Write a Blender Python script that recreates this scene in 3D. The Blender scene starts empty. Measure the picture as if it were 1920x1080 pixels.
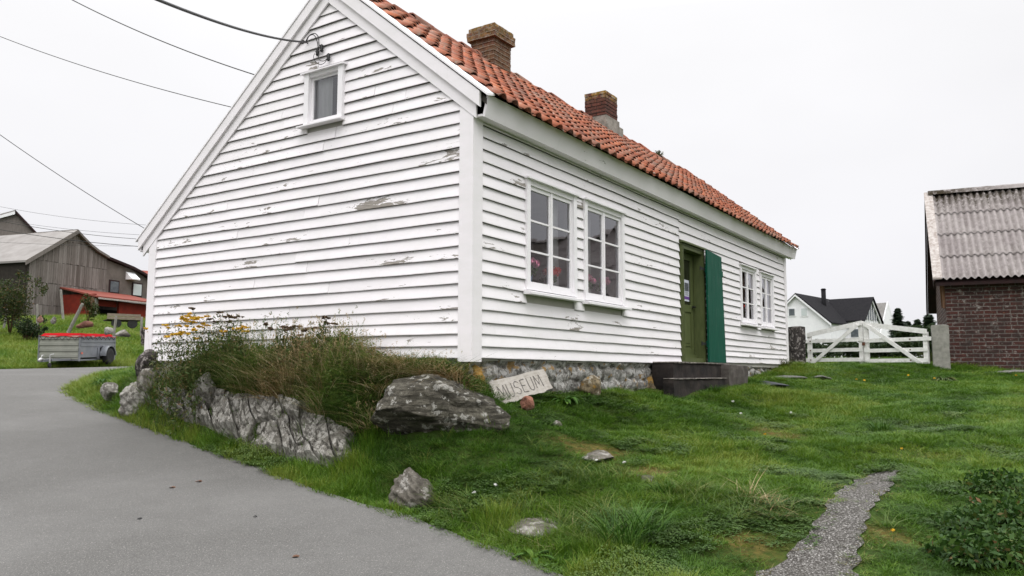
import bpy, math, random
import numpy as np
from mathutils import Vector, Matrix, noise as mnoise
random.seed(7); rng = np.random.default_rng(7)
scene = bpy.context.scene
C = scene.collection
PI = math.pi

# ------------------------------------------------------------------ camera
FPX = 1510.25                                   # focal length in pixels of a 1920 px wide frame
CAM = np.array([-6.597, -4.837, -0.144])
CR = np.array([0.5489657, -0.8358409, 0.0025772])
CU = np.array([-0.0888383, -0.0552811, 0.9945108])
CF = np.array([0.8311104, 0.5461812, 0.1046021])
YAW = 0.58140
HF = np.array([math.cos(YAW), math.sin(YAW), 0.0])   # level forward direction
HS = np.array([math.sin(YAW), -math.cos(YAW), 0.0])  # level direction to the right
cd = bpy.data.cameras.new('camera')
cam = bpy.data.objects.new('camera', cd); C.objects.link(cam)
cam.matrix_world = Matrix(((CR[0], CU[0], -CF[0], CAM[0]), (CR[1], CU[1], -CF[1], CAM[1]), (CR[2], CU[2], -CF[2], CAM[2]), (0, 0, 0, 1)))
cd.sensor_width = 36; cd.lens = FPX / 1920 * 36; cd.clip_start = 0.05; cd.clip_end = 3000
scene.camera = cam

# ------------------------------------------------------------------ sky: bright overcast
w = bpy.data.worlds.new("World"); scene.world = w; w.use_nodes = True
nt = w.node_tree; nt.nodes.clear()
SUN_AZ = YAW + math.radians(182)      # world angle of the direction the light comes from (behind left of the camera)
SUN_EL = math.radians(52)
def wn(t, **k):
    n = nt.nodes.new(t)
    for a, b in k.items(): setattr(n, a, b)
    return n
out = wn('ShaderNodeOutputWorld'); bg = wn('ShaderNodeBackground')
sky = wn('ShaderNodeTexSky', sky_type='NISHITA', sun_disc=False, sun_elevation=SUN_EL, sun_rotation=PI/2 - SUN_AZ, altitude=0, air_density=1.0, dust_density=4.0)
hs = wn('ShaderNodeHueSaturation'); hs.inputs['Saturation'].default_value = 0.25
geo = wn('ShaderNodeTexCoord'); sep = wn('ShaderNodeSeparateXYZ')
nt.links.new(geo.outputs['Generated'], sep.inputs[0])
# cloud cover grows brighter towards the zenith; brighter patch of thin cloud ahead
cr = wn('ShaderNodeValToRGB')
els = cr.color_ramp.elements
els[0].position = 0.0; els[0].color = (0.84, 0.83, 0.87, 1)
els[1].position = 1.0; els[1].color = (1.0, 1.0, 1.0, 1)
e = els.new(0.10); e.color = (0.91, 0.905, 0.94, 1)
e = els.new(0.24); e.color = (0.975, 0.97, 0.995, 1)
e = els.new(0.42); e.color = (1.04, 1.035, 1.05, 1)
nt.links.new(sep.outputs['Z'], cr.inputs[0])
ns = wn('ShaderNodeTexNoise'); ns.inputs['Scale'].default_value = 1.6; ns.inputs['Detail'].default_value = 4
mp = wn('ShaderNodeMapping'); mp.inputs['Scale'].default_value = (1, 1, 2.2)
nt.links.new(geo.outputs['Generated'], mp.inputs[0]); nt.links.new(mp.outputs[0], ns.inputs['Vector'])
mr = wn('ShaderNodeMapRange'); mr.inputs[1].default_value = 0.3; mr.inputs[2].default_value = 0.7; mr.inputs[3].default_value = 0.95; mr.inputs[4].default_value = 1.05
nt.links.new(ns.outputs['Fac'], mr.inputs[0])
# zenith gain
zg = wn('ShaderNodeMapRange'); zg.inputs[1].default_value = 0.42; zg.inputs[2].default_value = 0.9; zg.inputs[3].default_value = 1.0; zg.inputs[4].default_value = 3.9
nt.links.new(sep.outputs['Z'], zg.inputs[0])
dt = wn('ShaderNodeVectorMath', operation='DOT_PRODUCT')
gd = HF * 0.93 + HS * 0.10 + np.array([0, 0, 0.36]); gd /= np.linalg.norm(gd)
dt.inputs[1].default_value = tuple(gd); nt.links.new(geo.outputs['Generated'], dt.inputs[0])
gg = wn('ShaderNodeMapRange', interpolation_type='SMOOTHSTEP'); gg.inputs[1].default_value = 0.86; gg.inputs[2].default_value = 1.0; gg.inputs[3].default_value = 1.0; gg.inputs[4].default_value = 1.07
nt.links.new(dt.outputs['Value'], gg.inputs[0])
m1 = wn('ShaderNodeMath', operation='MULTIPLY'); nt.links.new(mr.outputs[0], m1.inputs[0]); nt.links.new(zg.outputs[0], m1.inputs[1])
m2 = wn('ShaderNodeMath', operation='MULTIPLY'); nt.links.new(m1.outputs[0], m2.inputs[0]); nt.links.new(gg.outputs[0], m2.inputs[1])
vm = wn('ShaderNodeVectorMath', operation='SCALE'); nt.links.new(cr.outputs[0], vm.inputs[0]); nt.links.new(m2.outputs[0], vm.inputs['Scale'])
sk = wn('ShaderNodeVectorMath', operation='SCALE'); nt.links.new(sky.outputs[0], hs.inputs['Color']); nt.links.new(hs.outputs[0], sk.inputs[0]); sk.inputs['Scale'].default_value = 0.01
ad = wn('ShaderNodeVectorMath', operation='ADD'); nt.links.new(vm.outputs[0], ad.inputs[0]); nt.links.new(sk.outputs[0], ad.inputs[1])
nt.links.new(ad.outputs[0], bg.inputs['Color']); bg.inputs['Strength'].default_value = 0.9
nt.links.new(bg.outputs[0], out.inputs[0])
sl = bpy.data.lights.new('sun', 'SUN'); sl.energy = 1.0; sl.angle = math.radians(40); sl.color = (1.0, 0.98, 0.95)
so = bpy.data.objects.new('sun', sl); C.objects.link(so)
sd = Vector((math.cos(SUN_AZ)*math.cos(SUN_EL), math.sin(SUN_AZ)*math.cos(SUN_EL), math.sin(SUN_EL)))
so.rotation_euler = sd.to_track_quat('Z', 'Y').to_euler(); so.location = (0, 0, 20)
scene.view_settings.view_transform = 'Standard'; scene.view_settings.look = 'None'
scene.view_settings.exposure = 0.0; scene.view_settings.gamma = 1.0
scene.render.engine = 'CYCLES'

# ------------------------------------------------------------------ geometry helpers
def ray(x, y):
    return CF + CR * (x - 960) / FPX + CU * (540 - y) / FPX
def atd(x, y, d):                  # point seen at photograph pixel x, y at level distance d ahead
    r = ray(x, y); return CAM + r * d / (r @ HF)
def hit(x, y, P, n):               # ... on the plane through P with normal n
    r = ray(x, y); n = np.array(n, float); return CAM + r * ((np.array(P) - CAM) @ n) / (r @ n)
def hitc(x, y, axis, v):
    r = ray(x, y); return CAM + r * (v - CAM[axis]) / r[axis]
def W(s, d, z=0.0):                # right, ahead, height -> world
    v = CAM + HS * s + HF * d; return np.array([v[0], v[1], z])

def tag(o, label=None, cat=None, group=None, kind=None):
    if label: o['label'] = label
    if cat: o['category'] = cat
    if group: o['group'] = group
    if kind: o['kind'] = kind
    return o
def thing(name, label, cat, loc=(0, 0, 0), rz=0, group=None):
    o = bpy.data.objects.new(name, None); C.objects.link(o)
    o.location = tuple(float(v) for v in loc); o.rotation_euler = (0, 0, rz); o.empty_display_size = 0.2
    return tag(o, label, cat, group)
class MB:
    """collects faces of one mesh"""
    def __init__(s): s.v = []; s.f = []; s.mi = []; s.col = []; s.cur = 0; s.c = 0.5; s.smooth = []; s.sm = False
    def add(s, vs, fs, cols=None):
        b = len(s.v); s.v.extend([tuple(float(c) for c in v) for v in vs])
        for f in fs: s.f.append(tuple(b + i for i in f)); s.mi.append(s.cur); s.smooth.append(s.sm)
        if cols is None: s.col.extend([s.c] * len(vs))
        else: s.col.extend(cols)
        return s
    def box(s, a, b, M=None):
        x0, y0, z0 = a; x1, y1, z1 = b
        vs = [(x0,y0,z0),(x1,y0,z0),(x1,y1,z0),(x0,y1,z0),(x0,y0,z1),(x1,y0,z1),(x1,y1,z1),(x0,y1,z1)]
        if M is not None: vs = [tuple(M @ Vector(v)) for v in vs]
        return s.add(vs, [(0,3,2,1),(4,5,6,7),(0,1,5,4),(1,2,6,5),(2,3,7,6),(3,0,4,7)])
    def bar(s, p, q, w_, h, up=(0, 0, 1)):     # rectangular bar from p to q
        p = Vector([float(c) for c in p]); q = Vector([float(c) for c in q]); d = (q - p).normalized(); u = Vector(up)
        sd_ = d.cross(u).normalized() * w_ / 2; u2 = sd_.normalized().cross(d) * h / 2
        vs = [p-sd_-u2, p+sd_-u2, p+sd_+u2, p-sd_+u2, q-sd_-u2, q+sd_-u2, q+sd_+u2, q-sd_+u2]
        return s.add(vs, [(0,3,2,1),(4,5,6,7),(0,1,5,4),(1,2,6,5),(2,3,7,6),(3,0,4,7)])
    def prism(s, poly, off):                   # polygon (3D points) extruded by vector off
        n = len(poly); P = [np.array(p, float) for p in poly]; o = np.array(off, float)
        vs = P + [p + o for p in P]
        return s.add(vs, [tuple(range(n))[::-1], tuple(range(n, 2*n))] + [(i, (i+1) % n, n+(i+1) % n, n+i) for i in range(n)])
    def tube(s, pts, r, n=6, cap=True):
        P = [Vector([float(c) for c in p]) for p in pts]; rs = r if hasattr(r, '__len__') else [r]*len(P)
        vs = []; fs = []; prev = None
        for i, p in enumerate(P):
            d = (P[min(i+1, len(P)-1)] - P[max(i-1, 0)]).normalized()
            u = Vector((0, 0, 1)) if abs(d.z) < .9 else Vector((1, 0, 0))
            if prev is not None: u = prev
            a = d.cross(u).normalized(); b_ = a.cross(d); prev = b_
            for k in range(n):
                t = 2*PI*k/n; vs.append(p + (a*math.cos(t) + b_*math.sin(t))*rs[i])
        for i in range(len(P)-1):
            for k in range(n): fs.append((i*n+k, i*n+(k+1) % n, (i+1)*n+(k+1) % n, (i+1)*n+k))
        if cap: fs.append(tuple(range(n))[::-1]); fs.append(tuple(range((len(P)-1)*n, len(P)*n)))
        return s.add(vs, fs)
    def lathe(s, prof, c=(0, 0, 0), n=16, M=None):   # prof: (r, z)
        vs = []; fs = []
        for r, z in prof:
            for k in range(n):
                v = Vector((r*math.cos(2*PI*k/n), r*math.sin(2*PI*k/n), z))
                vs.append((M @ v if M is not None else v) + Vector(c))
        for i in range(len(prof)-1):
            for k in range(n): fs.append((i*n+k, i*n+(k+1) % n, (i+1)*n+(k+1) % n, (i+1)*n+k))
        fs.append(tuple(range(n))[::-1]); fs.append(tuple(range((len(prof)-1)*n, len(prof)*n)))
        return s.add(vs, fs)
    def build(s, name, mats, parent=None, smooth=False, origin=None):
        me = bpy.data.meshes.new(name)
        vv = np.array(s.v, float) if s.v else np.zeros((0, 3))
        if origin is not None: vv = vv - np.array(origin, float)
        me.from_pydata(vv.tolist(), [], s.f)
        mats = mats if isinstance(mats, (list, tuple)) else [mats]
        for m in mats: me.materials.append(m)
        if len(mats) > 1: me.polygons.foreach_set('material_index', s.mi)
        me.polygons.foreach_set('use_smooth', [True]*len(s.f) if smooth else s.smooth)
        at = me.attributes.new('tone', 'FLOAT', 'POINT'); at.data.foreach_set('value', s.col)
        me.update()
        o = bpy.data.objects.new(name, me); C.objects.link(o)
        if parent is not None: o.parent = parent
        if origin is not None: o.location = tuple(float(c) for c in origin)
        return o
def np_mesh(name, V, F, mats, parent=None, smooth=True, attrs=None, mi=None):
    """fast mesh from arrays; F is (n,k) with k = 3 or 4"""
    me = bpy.data.meshes.new(name); V = np.asarray(V, np.float32); F = np.asarray(F, np.int32)
    me.vertices.add(len(V)); me.vertices.foreach_set('co', V.ravel())
    k = F.shape[1]; me.loops.add(F.size); me.loops.foreach_set('vertex_index', F.ravel())
    me.polygons.add(len(F)); me.polygons.foreach_set('loop_start', np.arange(0, F.size, k, dtype=np.int32))
    me.polygons.foreach_set('loop_total', np.full(len(F), k, np.int32))
    if mi is not None: me.polygons.foreach_set('material_index', np.asarray(mi, np.int32))
    me.polygons.foreach_set('use_smooth', np.full(len(F), smooth))
    for m in (mats if isinstance(mats, (list, tuple)) else [mats]): me.materials.append(m)
    for n, a in (attrs or {}).items():
        at = me.attributes.new(n, 'FLOAT', 'POINT'); at.data.foreach_set('value', np.asarray(a, np.float32))
    me.update(calc_edges=True); me.validate()
    o = bpy.data.objects.new(name, me); C.objects.link(o)
    if parent is not None: o.parent = parent
    return o

# ------------------------------------------------------------------ material helpers
class Mat:
    def __init__(s, name, color=(.5, .5, .5), rough=.8, spec=.3, metal=0.0):
        s.m = bpy.data.materials.new(name); s.m.use_nodes = True; s.nt = s.m.node_tree
        s.b = s.nt.nodes['Principled BSDF']; s.out = s.nt.nodes['Material Output']
        s.b.inputs['Base Color'].default_value = (*color, 1); s.b.inputs['Roughness'].default_value = rough
        s.b.inputs['Specular IOR Level'].default_value = spec; s.b.inputs['Metallic'].default_value = metal
        s._pos = None
    def n(s, t, **k):
        n = s.nt.nodes.new(t)
        for a, b in k.items(): setattr(n, a, b)
        return n
    def l(s, a, b): s.nt.links.new(a, b)
    def pos(s, scale=(1, 1, 1), rot=(0, 0, 0), obj=False):
        src = s.n('ShaderNodeTexCoord').outputs['Object'] if obj else s.n('ShaderNodeNewGeometry').outputs['Position']
        mp = s.n('ShaderNodeMapping'); mp.inputs['Scale'].default_value = scale; mp.inputs['Rotation'].default_value = rot
        s.l(src, mp.inputs[0]); return mp.outputs[0]
    def noise(s, scale=5, detail=4, rough=.55, vec=None, dist=0.0):
        n = s.n('ShaderNodeTexNoise'); n.inputs['Scale'].default_value = scale; n.inputs['Detail'].default_value = detail
        n.inputs['Roughness'].default_value = rough; n.inputs['Distortion'].default_value = dist
        s.l(vec if vec is not None else s.pos(), n.inputs['Vector']); return n.outputs['Fac']
    def vor(s, scale=5, vec=None, feature='F1', out='Distance', rnd=1.0):
        n = s.n('ShaderNodeTexVoronoi', feature=feature); n.inputs['Scale'].default_value = scale; n.inputs['Randomness'].default_value = rnd
        s.l(vec if vec is not None else s.pos(), n.inputs['Vector']); return n.outputs[out]
    def attr(s, name, kind='GEOMETRY', out='Fac'):
        n = s.n('ShaderNodeAttribute', attribute_type=kind, attribute_name=name); return n.outputs[out]
    def rng(s, f, a, b, c=0.0, d=1.0, smooth=False):
        n = s.n('ShaderNodeMapRange'); n.interpolation_type = 'SMOOTHSTEP' if smooth else 'LINEAR'
        for i, v in enumerate((a, b, c, d)): n.inputs[i+1].default_value = v
        s.l(f, n.inputs[0]); return n.outputs[0]
    def math(s, op, a, b=None, c=None):
        n = s.n('ShaderNodeMath', operation=op)
        for i, v in enumerate((a, b, c)):
            if v is None: continue
            if isinstance(v, (int, float)): n.inputs[i].default_value = v
            else: s.l(v, n.inputs[i])
        return n.outputs[0]
    def ramp(s, f, stops):
        n = s.n('ShaderNodeValToRGB'); els = n.color_ramp.elements
        els[0].position = stops[0][0]; els[0].color = (*stops[0][1], 1)
        els[1].position = stops[-1][0]; els[1].color = (*stops[-1][1], 1)
        for p, c in stops[1:-1]: e = els.new(p); e.color = (*c, 1)
        s.l(f, n.inputs[0]); return n.outputs[0]
    def mix(s, f, a, b, mode='MIX'):
        n = s.n('ShaderNodeMix', data_type='RGBA', blend_type=mode)
        if isinstance(f, (int, float)): n.inputs[0].default_value = f
        else: s.l(f, n.inputs[0])
        for i, v in ((6, a), (7, b)):
            if isinstance(v, tuple): n.inputs[i].default_value = (*v, 1)
            else: s.l(v, n.inputs[i])
        return n.outputs[2]
    def color(s, c): s.l(c, s.b.inputs['Base Color']); return s
    def rough(s, c): s.l(c, s.b.inputs['Roughness']); return s
    def bump(s, h, strength=.5, dist=.01):
        n = s.n('ShaderNodeBump'); n.inputs['Strength'].default_value = strength; n.inputs['Distance'].default_value = dist
        s.l(h, n.inputs['Height']); s.l(n.outputs[0], s.b.inputs['Normal']); return s
MT = {}
def simple(name, c1, c2, scale=4, rough=.8, bump=.3, bd=.005, stretch=(1, 1, 1), metal=0, spec=.3, bscale=None, lo=.35, hi=.65):
    m = Mat(name, c1, rough, spec, metal); v = m.pos(stretch)
    f = m.noise(scale, 6, .6, v); m.color(m.ramp(f, [(lo, c1), (hi, c2)]))
    if bump: m.bump(m.noise(bscale or scale*5, 5, .6, v), bump, bd)
    MT[name] = m.m; return m

# white clapboard paint, flaking in places
def paint_mat(name, along, amount=0.0, dirt=0.0, base=(.83, .795, .82)):
    m = Mat(name, base, .62, .25)
    g = m.n('ShaderNodeNewGeometry'); sp = m.n('ShaderNodeSeparateXYZ'); m.l(g.outputs['Position'], sp.inputs[0])
    t = m.math('ADD', sp.outputs['X'], sp.outputs['Y'])
    cb = m.n('ShaderNodeCombineXYZ'); m.l(t, cb.inputs[0]); m.l(sp.outputs['Z'], cb.inputs[2]); m.l(m.attr('row'), cb.inputs[1])
    def mapped(sc):
        mp = m.n('ShaderNodeMapping'); mp.inputs['Scale'].default_value = sc; m.l(cb.outputs[0], mp.inputs[0]); return mp.outputs[0]
    st = (1, 9, 5.5) if along == 'H' else (5, 1, 1)
    A = m.noise(4.4, 7, .68, mapped(st), .6)
    B = m.noise(1.1, 3, .5, mapped((1, 3, 1.0)))
    edge = m.attr('edge')
    prob = m.math('ADD', m.math('MULTIPLY', A, 1.0), m.math('MULTIPLY', m.math('SUBTRACT', B, .5), .85))
    prob = m.math('ADD', prob, m.math('MULTIPLY', edge, .085))
    chip = m.rng(prob, .735 - amount, .745 - amount)
    if along == 'H':
        fin = m.noise(11, 5, .7, mapped((1, 9, 4.5)), .8); fm_ = m.math('ADD', fin, m.math('MULTIPLY', m.math('SUBTRACT', B, .5), .35)); fm_ = m.math('ADD', fm_, m.math('MULTIPLY', edge, .07))
        chip = m.math('MAXIMUM', chip, m.rng(fm_, .740 - amount*1.2, .750 - amount*1.2))
    grain = m.noise(9, 6, .7, mapped((1, 9, 22) if along == 'H' else (22, 1, 1)))
    wood = m.ramp(grain, [(.3, (.13, .115, .10)), (.5, (.27, .245, .22)), (.75, (.42, .40, .375))])
    tone = m.attr('tone')
    pc = m.mix(tone, tuple(c*.93 for c in base), base)
    D = m.noise(1.7, 6, .65, mapped((1, 2, 3)))
    pc = m.mix(m.rng(D, .40, .8, 0, .36 + dirt), pc, (.58, .585, .55))
    strk = m.noise(30, 3, .5, mapped((1, 1, .06)))
    pc = m.mix(m.rng(strk, .6, .85, 0, .16), pc, (.5, .49, .46))
    m.color(m.mix(chip, pc, wood))
    h = m.math('SUBTRACT', m.math('MULTIPLY', grain, .35), chip)
    m.bump(h, .5, .003); m.rough(m.rng(chip, 0, 1, .6, .9))
    MT[name] = m.m
paint_mat('white_boards', 'H', -.012)
paint_mat('white_boards_long', 'H', -.035)
paint_mat('white_trim', 'V', -.01, .05)
paint_mat('white_frame', 'V', -.05, 0, (.84, .815, .84))
paint_mat('fascia_white', 'H', -.03, .06, (.80, .765, .79))
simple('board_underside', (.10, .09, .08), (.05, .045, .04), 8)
simple('dark_inside', (.12, .10, .085), (.09, .08, .07), 3, bump=0)
simple('room_wall', (.45, .43, .40), (.38, .36, .33), 2, bump=0)
simple('door_green', (.098, .118, .044), (.070, .088, .031), 5, .5, .2, .002, (6, 6, 1), spec=.3)
m = Mat('shutter_green', (.004, .08, .05), .6, .15)
v = m.pos((9, 9, .8)); n1 = m.noise(3, 6, .65, v); c = m.ramp(n1, [(.3, (.002, .058, .036)), (.7, (.005, .084, .052))])
c = m.mix(m.rng(m.noise(2.2, 5, .6, m.pos((7, 7, 1.1))), .58, .72, 0, .45), c, (.10, .16, .13)); c = m.mix(m.rng(m.noise(22, 5, .7), .68, .70, 0, .8), c, (.22, .24, .20)); m.color(c).bump(n1, .4, .003); MT['shutter_green'] = m.m
m = Mat('roof_tile', (.4, .12, .06), .85, .2)
tn = m.attr('tone'); nn = m.noise(7, 6, .65); n2 = m.noise(1.1, 5, .6); n3 = m.noise(38, 4, .6)
c = m.ramp(tn, [(0, (.19, .068, .046)), (.35, (.32, .098, .054)), (.7, (.39, .122, .062)), (1, (.46, .165, .088))])
c = m.mix(m.rng(nn, .45, .75, 0, .6), c, (.24, .12, .085))
c = m.mix(m.rng(n2, .5, .66, 0, .55), c, (.26, .21, .175))
c = m.mix(m.rng(n3, .6, .74, 0, .5), c, (.13, .10, .08))
c = m.mix(m.rng(m.noise(15, 4, .7), .60, .66, 0, .8), c, (.33, .30, .25))
c = m.mix(m.rng(m.noise(3.3, 6, .7), .50, .62, 0, .6), c, (.20, .14, .11))
m.color(c).bump(m.noise(60, 5, .6), .4, .004); MT['roof_tile'] = m.m
def brick_mat(name, c1, c2, mortar, sc=1.0, bw=.23, rh=.075, ms=.012, moss=0.0, dark=0.0, axis='auto', white=0.0):
    m = Mat(name, c1, .9, .15)
    g = m.n('ShaderNodeNewGeometry'); tc = m.n('ShaderNodeTexCoord'); sp = m.n('ShaderNodeSeparateXYZ'); m.l(tc.outputs['Object'], sp.inputs[0])
    t = m.math('ADD', sp.outputs['X'], sp.outputs['Y'])
    cb = m.n('ShaderNodeCombineXYZ'); m.l(t, cb.inputs[0]); m.l(sp.outputs['Z'], cb.inputs[1])
    wob = m.n('ShaderNodeVectorMath', operation='ADD'); nn = m.n('ShaderNodeTexNoise'); nn.inputs['Scale'].default_value = 7
    m.l(cb.outputs[0], nn.inputs['Vector']); sc_ = m.n('ShaderNodeVectorMath', operation='SCALE'); sc_.inputs['Scale'].default_value = .022
    m.l(nn.outputs['Color'], sc_.inputs[0]); m.l(cb.outputs[0], wob.inputs[0]); m.l(sc_.outputs[0], wob.inputs[1])
    b = m.n('ShaderNodeTexBrick'); b.inputs['Scale'].default_value = 1; b.inputs['Brick Width'].default_value = bw; b.inputs['Row Height'].default_value = rh
    b.inputs['Mortar Size'].default_value = ms; b.inputs['Mortar Smooth'].default_value = .4; b.inputs['Bias'].default_value = 0
    b.inputs['Color1'].default_value = (*c1, 1); b.inputs['Color2'].default_value = (*c2, 1); b.inputs['Mortar'].default_value = (*mortar, 1)
    m.l(wob.outputs[0], b.inputs['Vector'])
    n1 = m.noise(5, 6, .65); n2 = m.noise(22, 5, .7); n3 = m.noise(1.5, 5, .6)
    c = m.mix(m.rng(n2, .35, .7, 0, .75), b.outputs['Color'], tuple(x*.4 for x in c2))
    if white: c = m.mix(m.rng(m.noise(8, 7, .75), .56, .70, 0, white), c, (.44, .41, .38))
    if white: c = m.mix(m.rng(m.noise(2.3, 6, .7), .48, .66, 0, .65), c, (.030, .024, .022)); c = m.mix(m.rng(m.noise(13, 6, .75), .60, .68, 0, .7), c, (.17, .07, .045))
    if dark: c = m.mix(m.rng(n1, .4, .65, 0, dark), c, (.035, .03, .028))
    if moss:
        zz = m.attr('moss')
        mk = m.math('MULTIPLY', m.rng(m.noise(9, 5, .6), .38, .52), zz)
        c = m.mix(mk, c, m.ramp(m.noise(17, 4), [(.4, (.09, .10, .03)), (.5, (.33, .17, .03)), (.62, (.30, .28, .22))]))
    m.color(c); m.bump(m.math('ADD', m.math('MULTIPLY', b.outputs['Fac'], -1.0), m.math('MULTIPLY', n2, .5)), .8, .012)
    MT[name] = m.m
brick_mat('chimney_brick', (.20, .095, .065), (.13, .07, .05), (.30, .25, .21), bw=.22, rh=.068, ms=.008, moss=1.0, dark=.4)
brick_mat('chimney_brick_red', (.17, .062, .045), (.11, .048, .037), (.055, .042, .036), bw=.22, rh=.066, ms=.008, moss=1.0, dark=.35)
brick_mat('barn_brick', (.100, .035, .028), (.052, .024, .022), (.20, .175, .16), bw=.245, rh=.085, ms=.014, dark=.55, white=.9)
simple('mortar_grey', (.30, .28, .25), (.16, .15, .13), 9, .95, .6, .01)
# stone with lichen
def stone_mat(name, base, dark, lich, lamt=.5, orange=0.0, scale=1.0, strata=False, dk=1.0):
    m = Mat(name, base, .92, .15); v = m.pos()
    n1 = m.noise(3.2*scale, 7, .62, v); n2 = m.noise(14*scale, 7, .7, v); n3 = m.noise(60*scale, 4, .6, v)
    c = m.ramp(n1, [(.34, dark), (.52, base), (.72, tuple(min(1, x*1.25) for x in base))])
    if strata:
        vs = m.pos((1.2, 1.2, 9), (.35, .25, .3)); ns_ = m.noise(3.2, 7, .7, vs)
        c = m.mix(m.rng(ns_, .43, .56, .85, 0), c, tuple(x*.22 for x in dark))
    c = m.mix(m.rng(n2, .52, .36, 0, .8*dk), c, tuple(x*.35 for x in dark))
    cell = m.vor(7*scale, m.pos(), 'F1', 'Distance')
    blob = m.math('SUBTRACT', m.math('ADD', n2, m.math('MULTIPLY', n1, .5)), m.math('MULTIPLY', cell, .5))
    c = m.mix(m.rng(blob, .60 - lamt*.22, .64 - lamt*.22, 0, .9), c, lich)
    c = m.mix(m.rng(m.noise(24*scale, 5, .7, v), .5, .62, 0, .55), c, tuple(x*.55 for x in dark))
    if orange: c = m.mix(m.rng(m.noise(5*scale, 5, .6, v), .60 - orange*.3, .64 - orange*.3, 0, .85), c, (.30, .17, .035))
    c = m.mix(m.rng(n3, .3, .7, 0, .3), c, tuple(x*.5 for x in base))
    m.color(c); h = m.math('ADD', n2, m.math('MULTIPLY', n3, .35))
    if strata: h = m.math('ADD', h, m.math('MULTIPLY', ns_, 1.2))
    m.bump(h, .9, .03); MT[name] = m.m
stone_mat('rock_pale', (.225, .212, .188), (.125, .115, .098), (.37, .355, .325), .50, dk=.9, scale=1.3)
stone_mat('rock_strata', (.135, .125, .10), (.08, .072, .056), (.36, .35, .32), -.05, strata=True, scale=1.5)
stone_mat('rock_mid', (.165, .15, .128), (.09, .08, .066), (.32, .305, .28), .1, dk=.8)
stone_mat('rock_tan', (.25, .20, .125), (.10, .075, .05), (.36, .33, .27), .3, .25)
stone_mat('rock_orange', (.33, .17, .04), (.13, .07, .03), (.3, .24, .14), .1, .8)
stone_mat('rock_red', (.28, .13, .09), (.13, .06, .045), (.36, .25, .2), .1)
stone_mat('foundation_stone', (.30, .288, .265), (.085, .078, .068), (.46, .45, .43), .55, .04, 1.4, dk=.9)
stone_mat('black_stone', (.075, .065, .062), (.018, .016, .015), (.30, .27, .26), .22, 0, 1.8)
simple('step_concrete', (.030, .023, .020), (.010, .008, .008), 5, .9, .6, .012)
simple('step_side', (.10, .088, .080), (.045, .037, .033), 6, .9, .5, .01)
simple('step_edge', (.22, .2, .18), (.06, .05, .045), 12, .9, .3, .005)
simple('flagstone', (.16, .155, .145), (.08, .078, .07), 6, .85, .4, .008)
simple('slate_dark', (.05, .055, .065), (.03, .032, .038), 6, .7, .4, .008)
simple('concrete_post', (.27, .26, .235), (.19, .185, .165), 12, .95, .5, .006)
simple('old_wood', (.36, .335, .30), (.24, .22, .20), 3, .9, .5, .004, (6, 6, 1))
simple('grey_post', (.28, .265, .24), (.15, .14, .125), 4, .95, .5, .004, (8, 8, 1))
simple('wire_black', (.02, .02, .02), (.03, .03, .03), 4, .6, 0)
simple('insulator_black', (.015, .015, .015), (.03, .03, .03), 4, .4, 0)
simple('lettering', (.09, .085, .085), (.13, .12, .115), 9, .9, 0)
# sign face
m = Mat('sign_wood', (.4, .37, .34), .9, .1)
v = m.pos((1, 1, 1), obj=True); mp = m.n('ShaderNodeMapping'); mp.inputs['Scale'].default_value = (1.5, 1, 14); m.l(v, mp.inputs[0])
g = m.noise(3.5, 7, .7, mp.outputs[0]); mp2 = m.n('ShaderNodeMapping'); mp2.inputs['Scale'].default_value = (9, 1, 1); m.l(v, mp2.inputs[0])
g2 = m.noise(2.2, 5, .6, mp2.outputs[0])
c = m.ramp(g, [(.3, (.22, .195, .17)), (.5, (.37, .34, .305)), (.75, (.46, .43, .40))])
c = m.mix(m.rng(g2, .45, .7, 0, .5), c, (.50, .47, .45)); m.color(c).bump(g, .5, .003); MT['sign_wood'] = m.m
# glass
def glass_mat(name, tint=(1, 1, 1), refl=1.0):
    m = Mat(name); m.nt.nodes.remove(m.b)
    tr = m.n('ShaderNodeBsdfTransparent'); tr.inputs[0].default_value = (.92*tint[0], .93*tint[1], .94*tint[2], 1)
    gl = m.n('ShaderNodeBsdfGlossy'); gl.inputs['Roughness'].default_value = .02; gl.inputs['Color'].default_value = (.96, .96, 1, 1)
    fr = m.n('ShaderNodeFresnel'); fr.inputs['IOR'].default_value = 1.52
    bp_ = m.n('ShaderNodeBump'); bp_.inputs['Strength'].default_value = .12; bp_.inputs['Distance'].default_value = .02
    m.l(m.noise(2.5, 2, .5), bp_.inputs['Height']); m.l(bp_.outputs[0], gl.inputs['Normal'])
    f = m.rng(fr.outputs[0], 0, 1, .02*refl, 1.0*refl)
    mx = m.n('ShaderNodeMixShader'); m.l(f, mx.inputs[0]); m.l(tr.outputs[0], mx.inputs[1]); m.l(gl.outputs[0], mx.inputs[2]); m.l(mx.outputs[0], m.out.inputs[0])
    MT[name] = m.m
glass_mat('window_glass', refl=1.7); glass_mat('far_glass', (.5, .55, .6), 4)
m = Mat('lace', (.75, .75, .75), .9, .1); m.b.inputs['Alpha'].default_value = .82
m.b.inputs['Transmission Weight'].default_value = 0.0; MT['lace'] = m.m
simple('brown_curtain', (.20, .115, .09), (.13, .08, .065), 4, .95, 0, stretch=(5, 5, .4))
simple('porcelain', (.75, .77, .8), (.70, .73, .78), 12, .25, 0); simple('porcelain_blue', (.08, .2, .5), (.5, .6, .75), 30, .25, 0)
simple('terracotta', (.42, .4, .36), (.35, .33, .3), 8, .8, 0)
simple('petal_pink', (.85, .20, .40), (.90, .42, .58), 40, .7, 0); simple('petal_red', (.85, .02, .02), (.92, .05, .03), 40, .7, 0)
simple('geranium_leaf', (.06, .16, .03), (.10, .22, .05), 20, .6, 0)
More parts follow.
